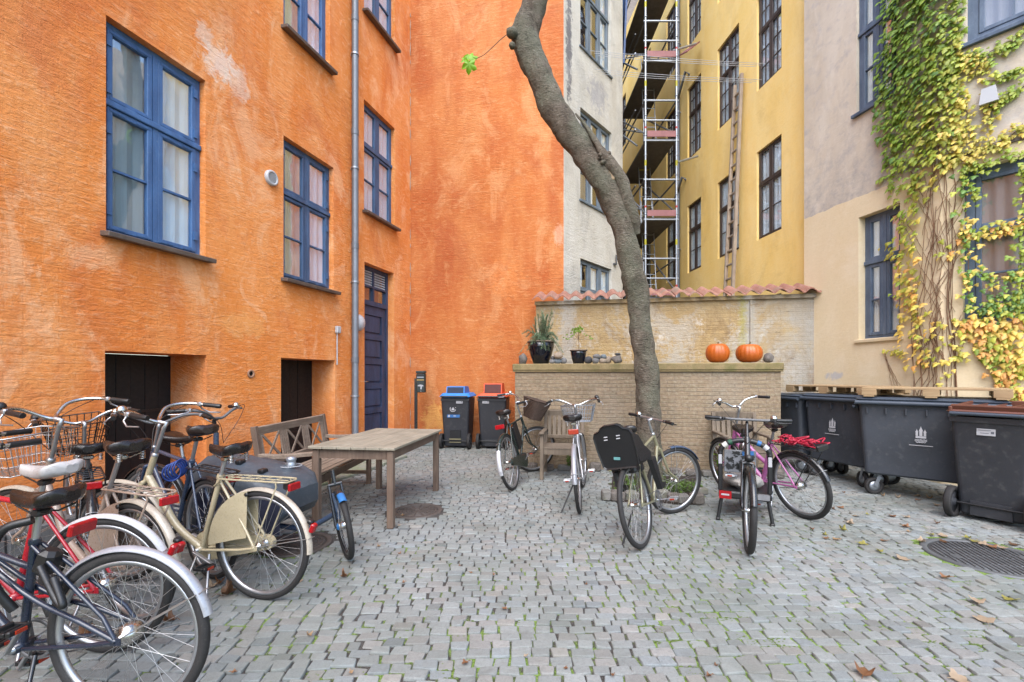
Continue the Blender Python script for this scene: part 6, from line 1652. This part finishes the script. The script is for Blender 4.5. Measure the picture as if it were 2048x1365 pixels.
def child_seat(root):
    # moulded shell on the rear carrier, seat facing forwards, its back towards the viewer
    s = thing('child_seat', 'black plastic child bicycle seat mounted behind the olive bicycle saddle', 'child seat')
    s.matrix_basis = root.matrix_basis @ tr(.0, 0, .085) @ Matrix.Diagonal((.9, .9, .95, 1)) @ tr(0, 0, .02)
    b = MB(); w, z0, z1 = .19, .62, .98
    out = [(-.15, z0 - .02), (.15, z0 - .02), (.172, z0), (.188, .78), (.19, .90), (.172, .94), (.12, .955), (.095, .985), (.06, .998), (-.06, .998), (-.095, .985), (-.12, .955), (-.172, .94), (-.19, .90), (-.188, .78), (-.172, z0)]
    M = Matrix(((0, .0, 1, -.17), (1, 0, 0, 0), (0, 1, 0, 0), (0, 0, 0, 1))); M2 = tr(0, 0, 0) @ tr(-.15, 0, z0) @ rotm('Y', R_(-13)) @ tr(.15, 0, -z0)
    rings = []
    for dx, sc_ in ((.0, .93), (-.012, .985), (-.004, 1.0), (.03, 1.0), (.035, .96), (.012, .9)):
        rings.append([M2 @ Vector((-.16 + dx, y * sc_, (z - .8) * sc_ + .8)) for y, z in out])
    b.loft(rings, smooth=False); sh_ = b.build('shell', M_BLACK, s)
    for sd in (-1, 1):
        g = MB(); g.prism([(-.14, .64), (.16, .62), (.2, .68), (.05, .76), (-.06, .86), (-.20, .9)], .022, Matrix(((1, 0, 0, 0), (0, 0, 1, sd * .17 - .011), (0, 1, 0, 0), (0, 0, 0, 1)))); g.build('side_wing', M_BLACK, sh_)
        g = MB(); g.prism([(.08, .62), (.2, .64), (.24, .40), (.34, .38), (.34, .35), (.2, .34)], .05, Matrix(((1, 0, 0, 0), (0, 0, 1, sd * .19 - .025), (0, 1, 0, 0), (0, 0, 0, 1)))); g.build('foot_rest', M_BLACK, sh_)
    g = MB(); g.box((.02, 0, .63), (.32, .28, .05), None, .02); g.build('seat_pan', M_BLACK, sh_)
    for y, z in ((-.06, .9), (.06, .9), (-.055, .875), (.065, .875)): 
        g = MB(); g.box(M2 @ Vector((-.175, y, z)), (.004, .035, .009)); g.build('strap_slot', M_PAPER, sh_)
    g = MB(); g.box(M2 @ Vector((-.175, .01, .70)), (.004, .06, .024), rotm('X', R_(8))); g.build('sticker', pmat('teal_sticker', S(110, 170, 170), .5), sh_)
    c = MB()
    for y in (-.06, .06): c.tube([(.2, y * .5, .74), (.02, y, .60), (-.1, y, .58)], .008, 7)
    c.box((.1, 0, .56), (.14, .12, .07), None, .02); c.box((.3, 0, .55), (.1, .07, .1), None, .02); c.box((-.05, .1, .5), (.1, .05, .14), None, .02); c.build('mounting_bracket', M_BLACK, s)
child_seat(b)
b, K = bicycle('black cargo style bicycle seen head on with stickered box behind its front wheel', (2.52, 4.98), 245, dict(frame=M_BLACKP, kind='diamond', R=.335, L=1.45, ff=M_BLACKP, ffa=(170, 20), rf=M_BLACKP, saddle=M_SADDLE, seat_h=.85, lean=0, steer=3, group=GR, bar='flat', bar_h=1.03, barmat=M_DARKMETAL, tyre_r=.027, kick=False, pedal=M_WHITE, crank=60, bell=1, light=M_BLACK, springs=False, stem=M_BLACKP, headlen=.22, tube=.02, fs=.4))
def passenger_box(root):
    s = thing('passenger_box', 'black tray with padded hoop and white sticker covered panel on black bicycle', 'cargo rack'); s.matrix_basis = root.matrix_basis.copy()
    fx = .62
    t_ = MB(); t_.box((fx - .25, 0, .26), (.6, .46, .07), None, .015); tb_ = t_.build('tray', M_BLACK, s)
    g = MB(); g.box((fx + .052, -.17, .26), (.006, .11, .075)); g.build('red_label', M_REDREF, tb_)
    g = MB(); g.box((fx + .0555, -.17, .262), (.002, .07, .016)); g.build('print', M_PAPER, tb_)
    g = MB(); g.box((fx + .052, .14, .265), (.006, .14, .05)); g.build('label', pmat('grey_label', S(150, 150, 154), .5), tb_)
    for sd in (-1, 1):
        p = MB(); p.box((fx, sd * .215, .47), (.045, .04, .36), None, .008); p.build('post', M_BLACK, s)
        q = MB(); q.box((fx + .024, sd * .215, .60), (.004, .03, .09)); q.build('white_sticker', M_PAPER, s)
        l = MB(); l.tube([(fx, sd * .2, .24), (fx + .02, sd * .235, .02)], .017, 8); l.box((fx + .02, sd * .235, .012), (.06, .04, .024), None, .006); l.build('stand_leg', M_BLACK, s)
    hp = MB(); pts = [(fx, -.215, .64)] + [(fx - .02, -.215 * math.cos(a), .66 + .13 * math.sin(a)) for a in (math.pi * k / 12 for k in range(13))] + [(fx, .215, .64)]
    hp.tube(catmull(pts, 3), .026, 10); h = hp.build('hoop', M_BLACK, s)
    pth = catmull(pts, 3)
    for (i0, i1, m) in ((9, 13, M_CURT['grey']), (13, 16, pmat('green_tape', S(40, 96, 70), .5)), (27, 30, M_BLUESTICK), (31, 35, M_PAPER)):
        g = MB(); g.tube(pth[i0:i1], .0275, 10); g.build('tape', m, h)
    pn = MB(); pn.box((fx - .03, -.04, .58), (.02, .28, .22), None, .006); po = pn.build('panel', pmat('scuffed_panel', S(136, 138, 144), .6, 0, .4, 14, S(60, 62, 68)), s)
    r = random.Random(4)
    bl = MB()
    for k in range(44):
        y, z, rr = r.uniform(-.16, .08), r.uniform(.5, .67), r.uniform(.008, .026)
        bl.prism([(rr * (1 + .5 * math.sin(3 * a + k)) * math.cos(a), rr * (1 + .5 * math.sin(2 * a + k)) * math.sin(a)) for a in (2 * math.pi * i / 12 for i in range(12))], .002 + .0004 * (k % 4), Matrix(((0, 0, 1, fx - .0195), (1, 0, 0, y), (0, 1, 0, z), (0, 0, 0, 1))))
    bl.build('black_splat_print', M_BLACK, po)
    g = MB(); g.box((fx - .018, .03, .665), (.003, .1, .04), rotm('X', R_(6))); g.build('blue_sticker', M_BLUESTICK, po)
    g = MB(); g.box((fx - .018, .04, .57), (.0035, .1, .03), rotm('X', R_(4))); g.build('brown_sticker', pmat('brown_sticker', S(150, 120, 96), .6), po)
    bg_ = MB(); rings = []
    for i in range(9):
        a = i / 8; x = fx - .42 + .4 * a; rr = .15 * math.sin(math.pi * (.15 + .75 * a))
        rings.append([Vector((x, -.0 + rr * 1.2 * math.cos(th) * (1 + .1 * math.sin(5 * th + i)), .36 + rr * .5 * math.sin(th) * (1 + .12 * math.cos(4 * th + i * 2)))) for th in (2 * math.pi * k / 20 for k in range(20))])
    bg_.loft(rings); tag(bg_.build('sack', pmat('off_white_sack', S(198, 192, 184), .8, 0, .15, 9)), 'crumpled off white sack lying in the black tray', 'sack')
    bpy.data.objects['sack'].matrix_basis = root.matrix_basis.copy()
passenger_box(b)
b, K = bicycle('pink bicycle with black mudguard and red cargo net on its carrier', G2(1609, 1037), 106, dict(frame=M_PINK, kind='double', R=.335, L=1.02, rf=M_BLACKP, rfa=(160, 20), ff=M_BLACKP, saddle=M_SADDLE, seat_h=.93, lean=-10, steer=-8, group=GR, bar='up', bar_h=1.08, carrier=M_BLACKP, carx=-.3, tyre_r=.023, fat_hub=.04, kick=True, springs=False, cref=None, tube=.023, fs=.46, saddle_L=.26))
mb = MB(); mb.box((-.30, 0, .765), (.03, .13, .05), None, .01); mb.build('rear_lamp', M_BLACK, b)
mb = MB(); r = random.Random(3)
for k in range(46):
    p0 = Vector((r.uniform(-.24, .16), r.uniform(-.06, .06), .755 + r.uniform(0, .06)))
    mb.tube(catmull([p0, p0 + Vector((r.uniform(-.08, .08), r.uniform(-.05, .05), r.uniform(-.01, .03))), p0 + Vector((r.uniform(-.12, .12), r.uniform(-.05, .05), r.uniform(-.02, .02)))], 4), .0065, 6)
o = mb.build('cargo_net', pmat('red_pink_net', S(206, 36, 70), .5, 0, .3, 30)); o.matrix_basis = b.matrix_basis.copy(); tag(o, 'tangled red and pink cargo net on the carrier of the pink bicycle', 'cargo net')
# ================================================================== SCAFFOLDING in the alley
def scaffold():
    t = thing('scaffolding', 'tall galvanised scaffolding tower with red toe boards filling the alley', 'scaffolding', (3.6, 11.5, 0))
    bays = [11.5, 14.0, 16.5]; x0, x1 = at(1291, 400, 11.5).x, at(1353, 400, 11.5).x
    lifts = [at(1300, y, 11.5).z for y in (435, 277, 118)]; dz = lifts[1] - lifts[0]
    decks = [lifts[0] - dz * 2, lifts[0] - dz] + lifts + [lifts[2] + dz, lifts[2] + 2 * dz]
    for yi, y in enumerate(bays):
        xs_ = [x0, x1] if yi == 0 else [x0 - .12 * yi, x1 - .1 * yi]
        for x in xs_:
            mb = MB(); mb.tube([(x, y, 0), (x, y, decks[-1])], .026, 12)
            for z in np.arange(.5, decks[-1], dz / 4): mb.tube([(x, y, z), (x, y, z + .02)], .042, 10)
            s = mb.build('standard', M_STEEL if yi == 0 else M_DARKMETAL, t, True)
            if yi == 0:
                for z in decks: 
                    g = MB(); g.tube([(x, y, z - .7), (x, y, z - .56)], .0275, 12); g.build('yellow_tape', M_YELLOWTAG, s)
                    g = MB(); g.tube([(x, y, z + .24), (x, y, z + .29)], .0275, 12); g.build('red_tape', M_REDTAG, s)
    for z in decks:
        for k in range(3):
            mb = MB(); zz = z + k * dz / 4 - .06 * (k == 0); zz = z - .06 if k == 0 else z + .45 + .5 * (k - 1)
            mb.tube([(x0 - .05, 11.5, zz), (x1 + .05, 11.5, zz)], .024, 10); mb.build('ledger', M_STEEL, t, True)
        mb = MB(); mb.box(((x0 + x1) / 2, 11.46, z + .09), (x1 - x0 - .06, .03, .15)); mb.build('toe_board', M_REDBOARD, t, True)
        mb = MB(); mb.box(((x0 + x1) / 2, 12.8, z - .03), (x1 - x0 - .02, 2.6, .05)); mb.build('deck', M_DECK, t, True)
        for dx, hz in ((-.12, .5), (-.12, 1.0), (-.5, .35), (-.5, .95), (-.82, .6), (-.82, 1.2)):
            mb = MB(); mb.tube([(x0 + dx, 12.0, z + hz), (x0 + dx - .12, 18.4, z + hz)], .02, 8); mb.build('guard_rail', M_STEEL if hz < .7 else M_REDBOARD if dx == -.5 else M_DARKMETAL, t, True)
        for ya in (12.6, 14.6):
            mb = MB(); mb.tube([(x0 - .75, ya, z - dz), (x0 - .2, ya + 1.6, z + .3)], .02, 8); mb.build('brace', M_STEEL, t, True)
        for s_ in (-1, 1):
            mb = MB(); mb.tube([((x0 if s_ < 0 else x1), 11.5, z + .95), ((x0 if s_ < 0 else x1) - .1, 16.5, z + .95)], .022, 8); mb.build('guard_rail', M_DARKMETAL, t, True)
        mb = MB(); mb.tube([(x0, 11.5, z - dz + .1), (x0 - .15, 14.0, z - .1)], .022, 8); mb.build('brace', M_STEEL, t, True)
        mb = MB(); mb.tube([(x0 - .1, 11.9, z - dz), (x0 - .95, 14.0, z + .1)], .024, 8); mb.build('brace', M_STEEL, t, True)
        mb = MB(); mb.tube([(x1, 11.5, z - dz + .1), (x1 - .1, 14.0, z - .1)], .022, 8); mb.build('brace', M_DARKMETAL, t, True)
        mb = MB(); mb.tube([(x0 - .04, 11.8, z - dz + .3), (x0 - .5, 14.3, z - .2)], .02, 8); mb.build('brace', M_STEEL, t, True)
    for (zb, zt, ym) in ((decks[1] + .02, decks[2] + .9, 12.3), (decks[2] + .02, decks[3] + .3, 12.6), (decks[3] + .02, decks[4] + .9, 12.3), (decks[0], decks[1] + .9, 12.5)):
        lad = thing('scaffold_ladder', 'narrow steel ladder inside the scaffolding between two decks at height %.0f m' % zb, 'ladder', (3.7, ym, zb), group='ladders inside the scaffolding')
        for sx in (.18, .50):
            mb = MB(); mb.tube([(x0 + sx, ym - .1, zb), (x0 + sx + .08, ym + .5, zt)], .014, 8); mb.build('rail', M_STEEL, lad, True)
        n = int((zt - zb) / .28)
        for k in range(n):
            f = (k + .5) / n; mb = MB(); mb.tube([(x0 + .18 + .08 * f, ym - .1 + .6 * f, zb + (zt - zb) * f), (x0 + .50 + .08 * f, ym - .1 + .6 * f, zb + (zt - zb) * f)], .011, 6); mb.build('rung', M_STEEL if k != n - 2 else M_YELLOWTAG, lad, True)
    mb = MB(); rings = []
    for i in range(13):
        f = i / 12; y = 11.9 + 4.4 * f
        rings.append([Vector((2.95 - .1 * f + .04 * math.sin(i * 2), y, 9.6 + .02 * i)), Vector((3.02 - .1 * f + .05 * math.sin(i * 1.3), y, 11.2)), Vector((2.98 - .1 * f, y, 13)), Vector((2.93 - .1 * f, y, 13)), Vector((2.97 - .1 * f + .05 * math.sin(i * 1.3), y, 11.2)), Vector((2.9 - .1 * f + .04 * math.sin(i * 2), y, 9.6 + .02 * i))])
    mb.loft(rings); o = mb.build('tarpaulin', M_CLOTHBLUE); tag(o, 'blue tarpaulin hanging at the top left of the scaffolding', 'tarpaulin')
    # outrigger brackets reaching to the yellow wall
    for (px, py, ex, ey) in ((1345, 102, 1392, 88), (1356, 325, 1395, 313)):
        mb = MB(); a = at(px, py, 11.5); e = at(ex, ey, 11.9); mb.tube([a, e], .028, 10)
        mb.build('outrigger', M_STEEL, t, True)
    mb = MB(); a = at(1368, 98, 11.7); mb.bar(at(1366, 108, 11.6), at(1392, 88, 12.1), .22, .03); mb.build('bracket_board', M_REDBOARD, t, True)
scaffold()
# ladder standing against the yellow wall
def old_ladder():
    t = thing('wooden_ladder', 'long old grey wooden ladder leaning flat against the yellow wall', 'ladder', YW.p(2.2, 0, .3))
    a0, a1 = YW.uv(1471, 560)[0], YW.uv(1489, 560)[0]; b0, b1 = YW.uv(1477, 180)[0], YW.uv(1490, 150)[0]
    zt0, zt1 = YW.uv(1477, 172)[1], YW.uv(1490, 148)[1]
    f = lambda z: .42 - .34 * z / zt1
    for (ua, ub_, zt) in ((a0, b0, zt0), (a1, b1, zt1)):
        mb = MB(); mb.bar(YW.p(ua, 0, f(0)), YW.p(ub_, zt, f(zt)), .075 if ua == a1 else .06, .07, (1, 0, 0), .01); mb.build('rail', M_LADDER, t, True)
    for k in range(24):
        z = .4 + k * (zt0 - .5) / 23.5; s = z / zt0
        mb = MB(); mb.bar(YW.p(a0 + (b0 - a0) * s, z, f(z)), YW.p(a1 + (b1 - a1) * s, z, f(z)), .045, .045, (0, 0, 1), .012); mb.build('rung', M_LADDER, t, True)
old_ladder()
t = thing('clothesline', 'thin parallel washing lines strung across the alley between two windows', 'clothesline', at(1300, 130, 10.5))
for (pa, pb, n) in (((1178, 103), (1536, 128), 3), ((1186, 140), (1528, 160), 3)):
    for k in range(n):
        u, v = CW.uv(pa[0] + k * 8, pa[1] + k * 5); A_ = CW.p(u, v, .03)
        u, v = YW.uv(pb[0] - k * 10, pb[1] + k * 3); B_ = YW.p(u, v, .05)
        mb = MB(); mb.tube([A_.lerp(B_, i / 12) - Vector((0, 0, .03 * math.sin(math.pi * i / 12))) for i in range(13)], .0045, 5); mb.build('line', M_WHITE, t, True)
# ================================================================== IVY on the right house
def ivy():
    t = thing('ivy', 'autumn ivy climbing the beige house, green turning yellow, with brown stems', 'ivy', RW.p(RL, 0, .0))
    r = random.Random(21); lv = MB(); cols = []; st = MB()
    xc = 1024 + F * RW.p(RL, 0, 0).x / RW.p(RL, 0, 0).y   # photo column of the wall corner
    def surf(px, py):
        pl = RW if px < xc else RW2
        u, v = pl.uv(px, py); return pl, u, v
    SHP = [(0, -.05), (.30, -.18), (.52, .10), (.30, .22), (.26, .50), (0, .95), (-.26, .50), (-.30, .22), (-.52, .10), (-.30, -.18)]
    def leaf(px, py, s, col, off):
        pl, u, v = surf(px, py)
        N = pl.N; c = pl.p(u, v, off)
        down = (Vector((0, 0, -1)) * r.uniform(.55, 1) + N * r.uniform(.2, .95) + pl.U * r.uniform(-.45, .45)).normalized()
        side = down.cross(N); side = (side.normalized() + N * r.uniform(-.3, .3)).normalized(); up = side.cross(down)
        if up.dot(N) < 0: up = -up
        vs = [c + down * s * .38 + up * s * .07] + [c + side * x * s + down * y * s - up * s * (.2 * y * y + .25 * abs(x)) for x, y in SHP]
        n = len(SHP); lv.add(vs, [(0, i + 1, (i + 1) % n + 1) for i in range(n)], True)
        k = r.uniform(.75, 1.2); cols.extend([(col[0] * k, col[1] * k, col[2] * k, 1)] * (n + 1))
    GR_, YG, YE, OR = S(122, 150, 52), S(168, 172, 68), S(218, 190, 98), S(216, 160, 90)
    DG = S(96, 130, 62)
    def lerp(a, b, f): return tuple(a[i] + (b[i] - a[i]) * f for i in range(3))
    def hue(px, py):
        f = (py - 150) / 420 + (px - 1840) / 160 + r.gauss(0, .25)
        if f < 0: return GR_ if r.random() > .2 else DG
        if f < .6: return lerp(GR_, YG, f / .6)
        if f < 1.1: return lerp(YG, YE, (f - .6) / .5)
        return lerp(YE, OR, r.random() * .8)
    import bisect
    LB = [(-80, 1775, 1932, 1.0), (0, 1772, 1930, 1.0), (100, 1768, 1928, 1.0), (200, 1758, 1926, 1.0), (260, 1762, 1926, 1.0), (320, 1768, 1920, .9), (360, 1775, 1900, .7), (400, 1782, 1856, .62), (460, 1790, 1848, .5), (520, 1788, 1852, .42), (580, 1796, 1860, .36), (640, 1800, 1868, .34), (700, 1806, 1880, .2), (750, 1820, 1905, .1)]
    def band(py):
        for a, b in zip(LB, LB[1:]):
            if a[0] <= py <= b[0]:
                f = (py - a[0]) / (b[0] - a[0]); return [a[i] + (b[i] - a[i]) * f for i in range(1, 4)]
        return [1800, 1900, 0]
    N_ = 0
    for k in range(4800):
        py = r.uniform(-80, 750); x0, x1, d = band(py); px = r.uniform(1755, 1935)
        if not (x0 + r.gauss(0, 8) < px < x1 + r.gauss(0, 5)) or r.random() > d * .9: continue
        if 330 < py and px > 1845 and r.random() > .3: continue
        q = math.sin(px * .21) + math.sin(px * .09 + 1.3 + py * .012)  # vertical strands
        if py > 380 and q < -.2 and r.random() < .8: continue
        leaf(px, py, r.choice([r.uniform(.035, .07), r.uniform(.055, .095), r.uniform(.08, .115)]), hue(px, py), r.uniform(.02, .10)); N_ += 1
    def strand(pts, n, wdt, cf, smin=.045, smax=.09, off=(.02, .08), stem=True):
        pth = []
        for a, b in zip(pts, pts[1:]):
            for i in range(8): pth.append((a[0] + (b[0] - a[0]) * i / 8, a[1] + (b[1] - a[1]) * i / 8))
        for k in range(n):
            p = r.choice(pth); leaf(p[0] + r.gauss(0, wdt), p[1] + r.gauss(0, wdt), r.uniform(smin * .8, smax * .9), cf(), r.uniform(*off))
        if stem:
            q = []
            for p in pth[::2]:
                pl, u, v = surf(p[0] + r.gauss(0, 1.5), p[1] + r.gauss(0, 1.5)); q.append(pl.p(u, v, .018))
            if len(q) > 1: st.tube(q, [.0045] * len(q), 5)
    g1 = lambda: lerp(GR_, YG, r.random()); y1 = lambda: lerp(YG, YE, r.random()); m1 = lambda: r.choice([DG, GR_, YG, YE]); w1_ = lambda: r.choice([YG, YE, YE, OR])
    strand([(1925, 130), (1960, 115), (2010, 95), (2060, 60)], 90, 9, g1); strand([(1935, 120), (1950, 135), (1975, 130)], 90, 10, y1)
    strand([(1975, 165), (2010, 155), (2060, 140)], 45, 5, g1); strand([(1990, 215), (2020, 190), (2060, 165)], 60, 6, g1)
    strand([(1930, 200), (1940, 260), (1955, 290)], 80, 14, y1); strand([(1978, 180), (1982, 220), (1985, 260)], 45, 8, y1)
    strand([(1925, 320), (1965, 300), (2010, 280), (2060, 240)], 130, 10, y1); strand([(1930, 345), (1980, 325), (2060, 305)], 70, 8, g1)
    strand([(1930, 350), (1932, 420), (1938, 480), (1936, 560), (1940, 620)], 110, 9, m1, .05, .1, (.03, .1)); strand([(1925, 480), (1970, 470), (2010, 455), (2060, 440)], 80, 8, w1_, .05, .1)
    strand([(2050, 330), (2046, 400), (2040, 480), (2044, 560), (2036, 630)], 120, 9, g1, .05, .09); strand([(1940, 540), (1990, 562), (2050, 545)], 60, 7, m1); strand([(1940, 375), (1960, 400)], 25, 9, g1)
    strand([(1970, 620), (2010, 612), (2060, 590)], 120, 13, lambda: r.choice([DG, DG, GR_, YG]), .05, .09)
    strand([(1920, 660), (1970, 650), (2010, 660), (2060, 640)], 130, 15, w1_, .055, .12); strand([(1990, 690), (2020, 720), (2050, 760)], 165, 24, w1_, .055, .12); strand([(1985, 700), (2000, 730)], 40, 16, g1, .06, .11)
    strand([(2010, 770), (2050, 800)], 40, 14, w1_, .05, .1); strand([(1918, 690), (1925, 720)], 14, 9, y1, .05, .1); strand([(1772, 702), (1800, 704), (1815, 709)], 34, 4, lambda: lerp(YG, YE, r.random()), .035, .06)
    strand([(1820, 560), (1832, 620), (1842, 690), (1850, 740)], 80, 9, w1_, .05, .1); strand([(1880, 470), (1890, 520)], 8, 10, w1_, .06, .12); strand([(1870, 640), (1880, 700), (1890, 760)], 26, 14, y1, .05, .1)
    strand([(1778, 490), (1790, 520)], 22, 6, y1, .05, .09)
    lv.build('leaves', M_LEAF, t, True, cols=cols)
    # woody stems
    for k in range(15):
        px = r.uniform(1826, 1914); py = 800; q = []; tx = px + r.uniform(-26, 26) + (8 if px < 1850 else -4); h = r.uniform(120, 760)
        n = 18; ph = r.uniform(0, 6)
        for i in range(n):
            f = i / (n - 1); x = px + (tx - px) * f + 7.5 * math.sin(f * 8 + ph) + 3.5 * math.sin(f * 21 + ph * 2) - (max(0, f - .3)) * (px - 1872) * .55
            pl, u, v = surf(x, py - h * f); q.append(pl.p(u, v, .012 + .008 * (k % 3)))
        # leave out the jump across the corner
        st.tube(q, [max(.0035, (.0075 if k % 5 == 0 else .0038) * (1 - .6 * i / n)) for i in range(n)], 5)
    for k in range(60):
        px, py = r.uniform(1842, 1915), r.uniform(380, 740); q = []
        dx, dy = r.choice([-1, 1]) * r.uniform(.25, .9), -1
        for i in range(8): pl, u, v = surf(px + dx * i * 7 + r.gauss(0, 1), py + dy * i * 9); q.append(pl.p(u, v, .014))
        st.tube(q, .003, 4)
    for k in range(4):
        q = []; px, py = 1812 - k * 9, 790 - k * 6
        for i in range(9): pl, u, v = surf(px - i * (5 - k) + r.gauss(0, 1), py - i * 9); q.append(pl.p(u, v, .01))
        st.tube(q, .0028, 4)
    st.build('stems', M_VINE, t, True)
    print('ivy leaves', len(lv.f) // 10)
ivy()
# ================================================================== fallen leaves
def fallen():
    r = random.Random(77)
    pals = [S(176, 128, 92), S(150, 104, 70), S(196, 160, 120), S(204, 178, 150), S(178, 168, 86), S(120, 86, 60)]
    mats = [leaf_mat('fallen_leaf_%d' % i, c) for i, c in enumerate(pals)]
    def leaf(px, py, s, mi, curl, label, cat='leaf'):
        g_ = ground(px, py); mb = MB(); n = 18; rings = []
        rot = rotm('Z', r.uniform(0, 6.28)) @ rotm('X', r.uniform(-.2, .2))
        vs = []; 
        pts = []
        for k in range(n):
            a = 2 * math.pi * k / n; rr = s * (.55 + .4 * abs(math.cos(2.5 * a)) * (1 if math.cos(a) > -.5 else .4)); pts.append((rr * math.cos(a), rr * math.sin(a)))
        def zf(x, y): return curl * (y * y) / s * 1.6 + curl * .5 * x * x / s + .12 * curl * s * math.sin(x / s * 6)
        top = [Vector((0, 0, .004))] + [Vector((x * (1 - .25 * curl), y * (1 - .3 * curl), .004 + zf(x, y))) for x, y in pts]
        mb.M = tr(g_.x, g_.y, .003) @ rot
        mb.add(top, [(0, i + 1, (i + 1) % n + 1) for i in range(n)], True)
        mb.tube([(-s * .3, 0, .006), (-s * .8, s * .1, .006 + curl * .02), (-s * 1.1, s * .15, .012)], .0022, 5)
        tag(mb.build('fallen_leaf', mats[mi]), label, cat, 'fallen leaves on the setts')
    leaf(440, 1170, .05, 1, .9, 'curled brown leaf on the setts beside the cream bicycle'); leaf(425, 1176, .045, 3, .7, 'pale brown leaf on the setts beside the cream bicycle, next to a curled one')
    leaf(455, 1192, .075, 5, 1.0, 'large crumpled dark brown leaf on the setts left of the cream wheel'); leaf(688, 1157, .04, 1, 1.1, 'small curled orange brown leaf alone on the setts right of the cream wheel')
    leaf(1728, 1352, .055, 1, .6, 'curled brown leaf at the bottom edge of the photo'); leaf(1893, 1158, .045, 0, .45, 'tan leaf on the setts left below the barred manhole'); leaf(1916, 1361, .05, 3, .3, 'pale tan leaf on the setts at the bottom right')
    leaf(1953, 1206, .055, 3, .4, 'pale tan leaf on the setts below the barred manhole'); leaf(2022, 1203, .05, 4, .3, 'yellow green leaf on the setts at the right edge below the barred manhole'); leaf(1970, 1243, .06, 3, .15, 'flat pale leaf on the setts, lower right'); leaf(1806, 1120, .055, 3, .2, 'flat pale leaf on the setts left of the barred manhole')
    leaf(340, 1245, .05, 1, .9, 'brown curled leaf behind the nearest bicycle wheel'); leaf(170, 1285, .08, 0, .8, 'tan leaf lying under the nearest bicycle wheel'); leaf(600, 1165, .03, 3, .3, 'tiny pale leaf near the cream bicycle wheel')
    for (px, py) in ((1950, 1085), (1965, 1090), (1985, 1096), (2005, 1098)): leaf(px, py, .045, r.choice([3, 4, 0]), .3, 'pale leaf in the clump on the upper rim of the barred manhole')
    for k in range(44):
        px, py = r.uniform(1620, 2040), r.uniform(965, 1110)
        if px > 1880 and py < 1010: continue
        if px < 1720 and py < 985: continue
        if px > 1890 and py < 1075 or (1700 < px < 1790 and py < 1000): continue
        leaf(px, py, r.uniform(.022, .05), r.randrange(6), r.uniform(.1, .8), 'small fallen leaf on the setts in front of the waste containers')
    for k in range(22):
        px, py = r.uniform(420, 1500), r.uniform(1000, 1360); leaf(px, py, r.uniform(.012, .024), r.choice([0, 3, 2, 1]), r.uniform(.1, .9), 'tiny dry leaf scrap in the open middle of the setts')
    for k in range(12):
        u, n_ = r.uniform(-.4, .6), r.uniform(-.2, .3)
        c_ = Vector((4.6, 5.2, 0)) + Vector((.72, -.7, 0)) * u + Vector((.7, .72, 0)) * n_
        leaf(1024 + F * c_.x / c_.y, HOR + F * EYE / c_.y, r.uniform(.03, .05), r.randrange(4), r.uniform(.2, .9), 'fallen leaf lying in the shade under the nearest waste container')
fallen()
def moss():
    r = random.Random(9); mb = MB()
    for k in range(1900):
        px, py = r.uniform(500, 2048), r.uniform(1060, 1365)
        if px < 1300 and r.random() < .8: continue
        if math.sin(px * .011 + py * .004) + math.sin(py * .03 - px * .003) + r.gauss(0, .5) < .1: continue
        g_ = ground(px, py)
        for q in range(5):
            c = Vector((g_.x + r.gauss(0, .03), g_.y + r.gauss(0, .02), -.004)); q_ = r.uniform(.004, .009)
            if any((c.x - a) ** 2 + (c.y - b) ** 2 < (rr + .02) ** 2 for a, b, rr in MANH): continue
            c.z -= q_ * .8; mb.ball(c, q_, 6, 4, (1.6, 1.1, .8))
    o = mb.build('moss', leaf_mat('joint_moss', S(112, 134, 58))); o['kind'] = 'stuff'; tag(o, 'small green moss cushions in the joints between the setts', 'moss')
moss()
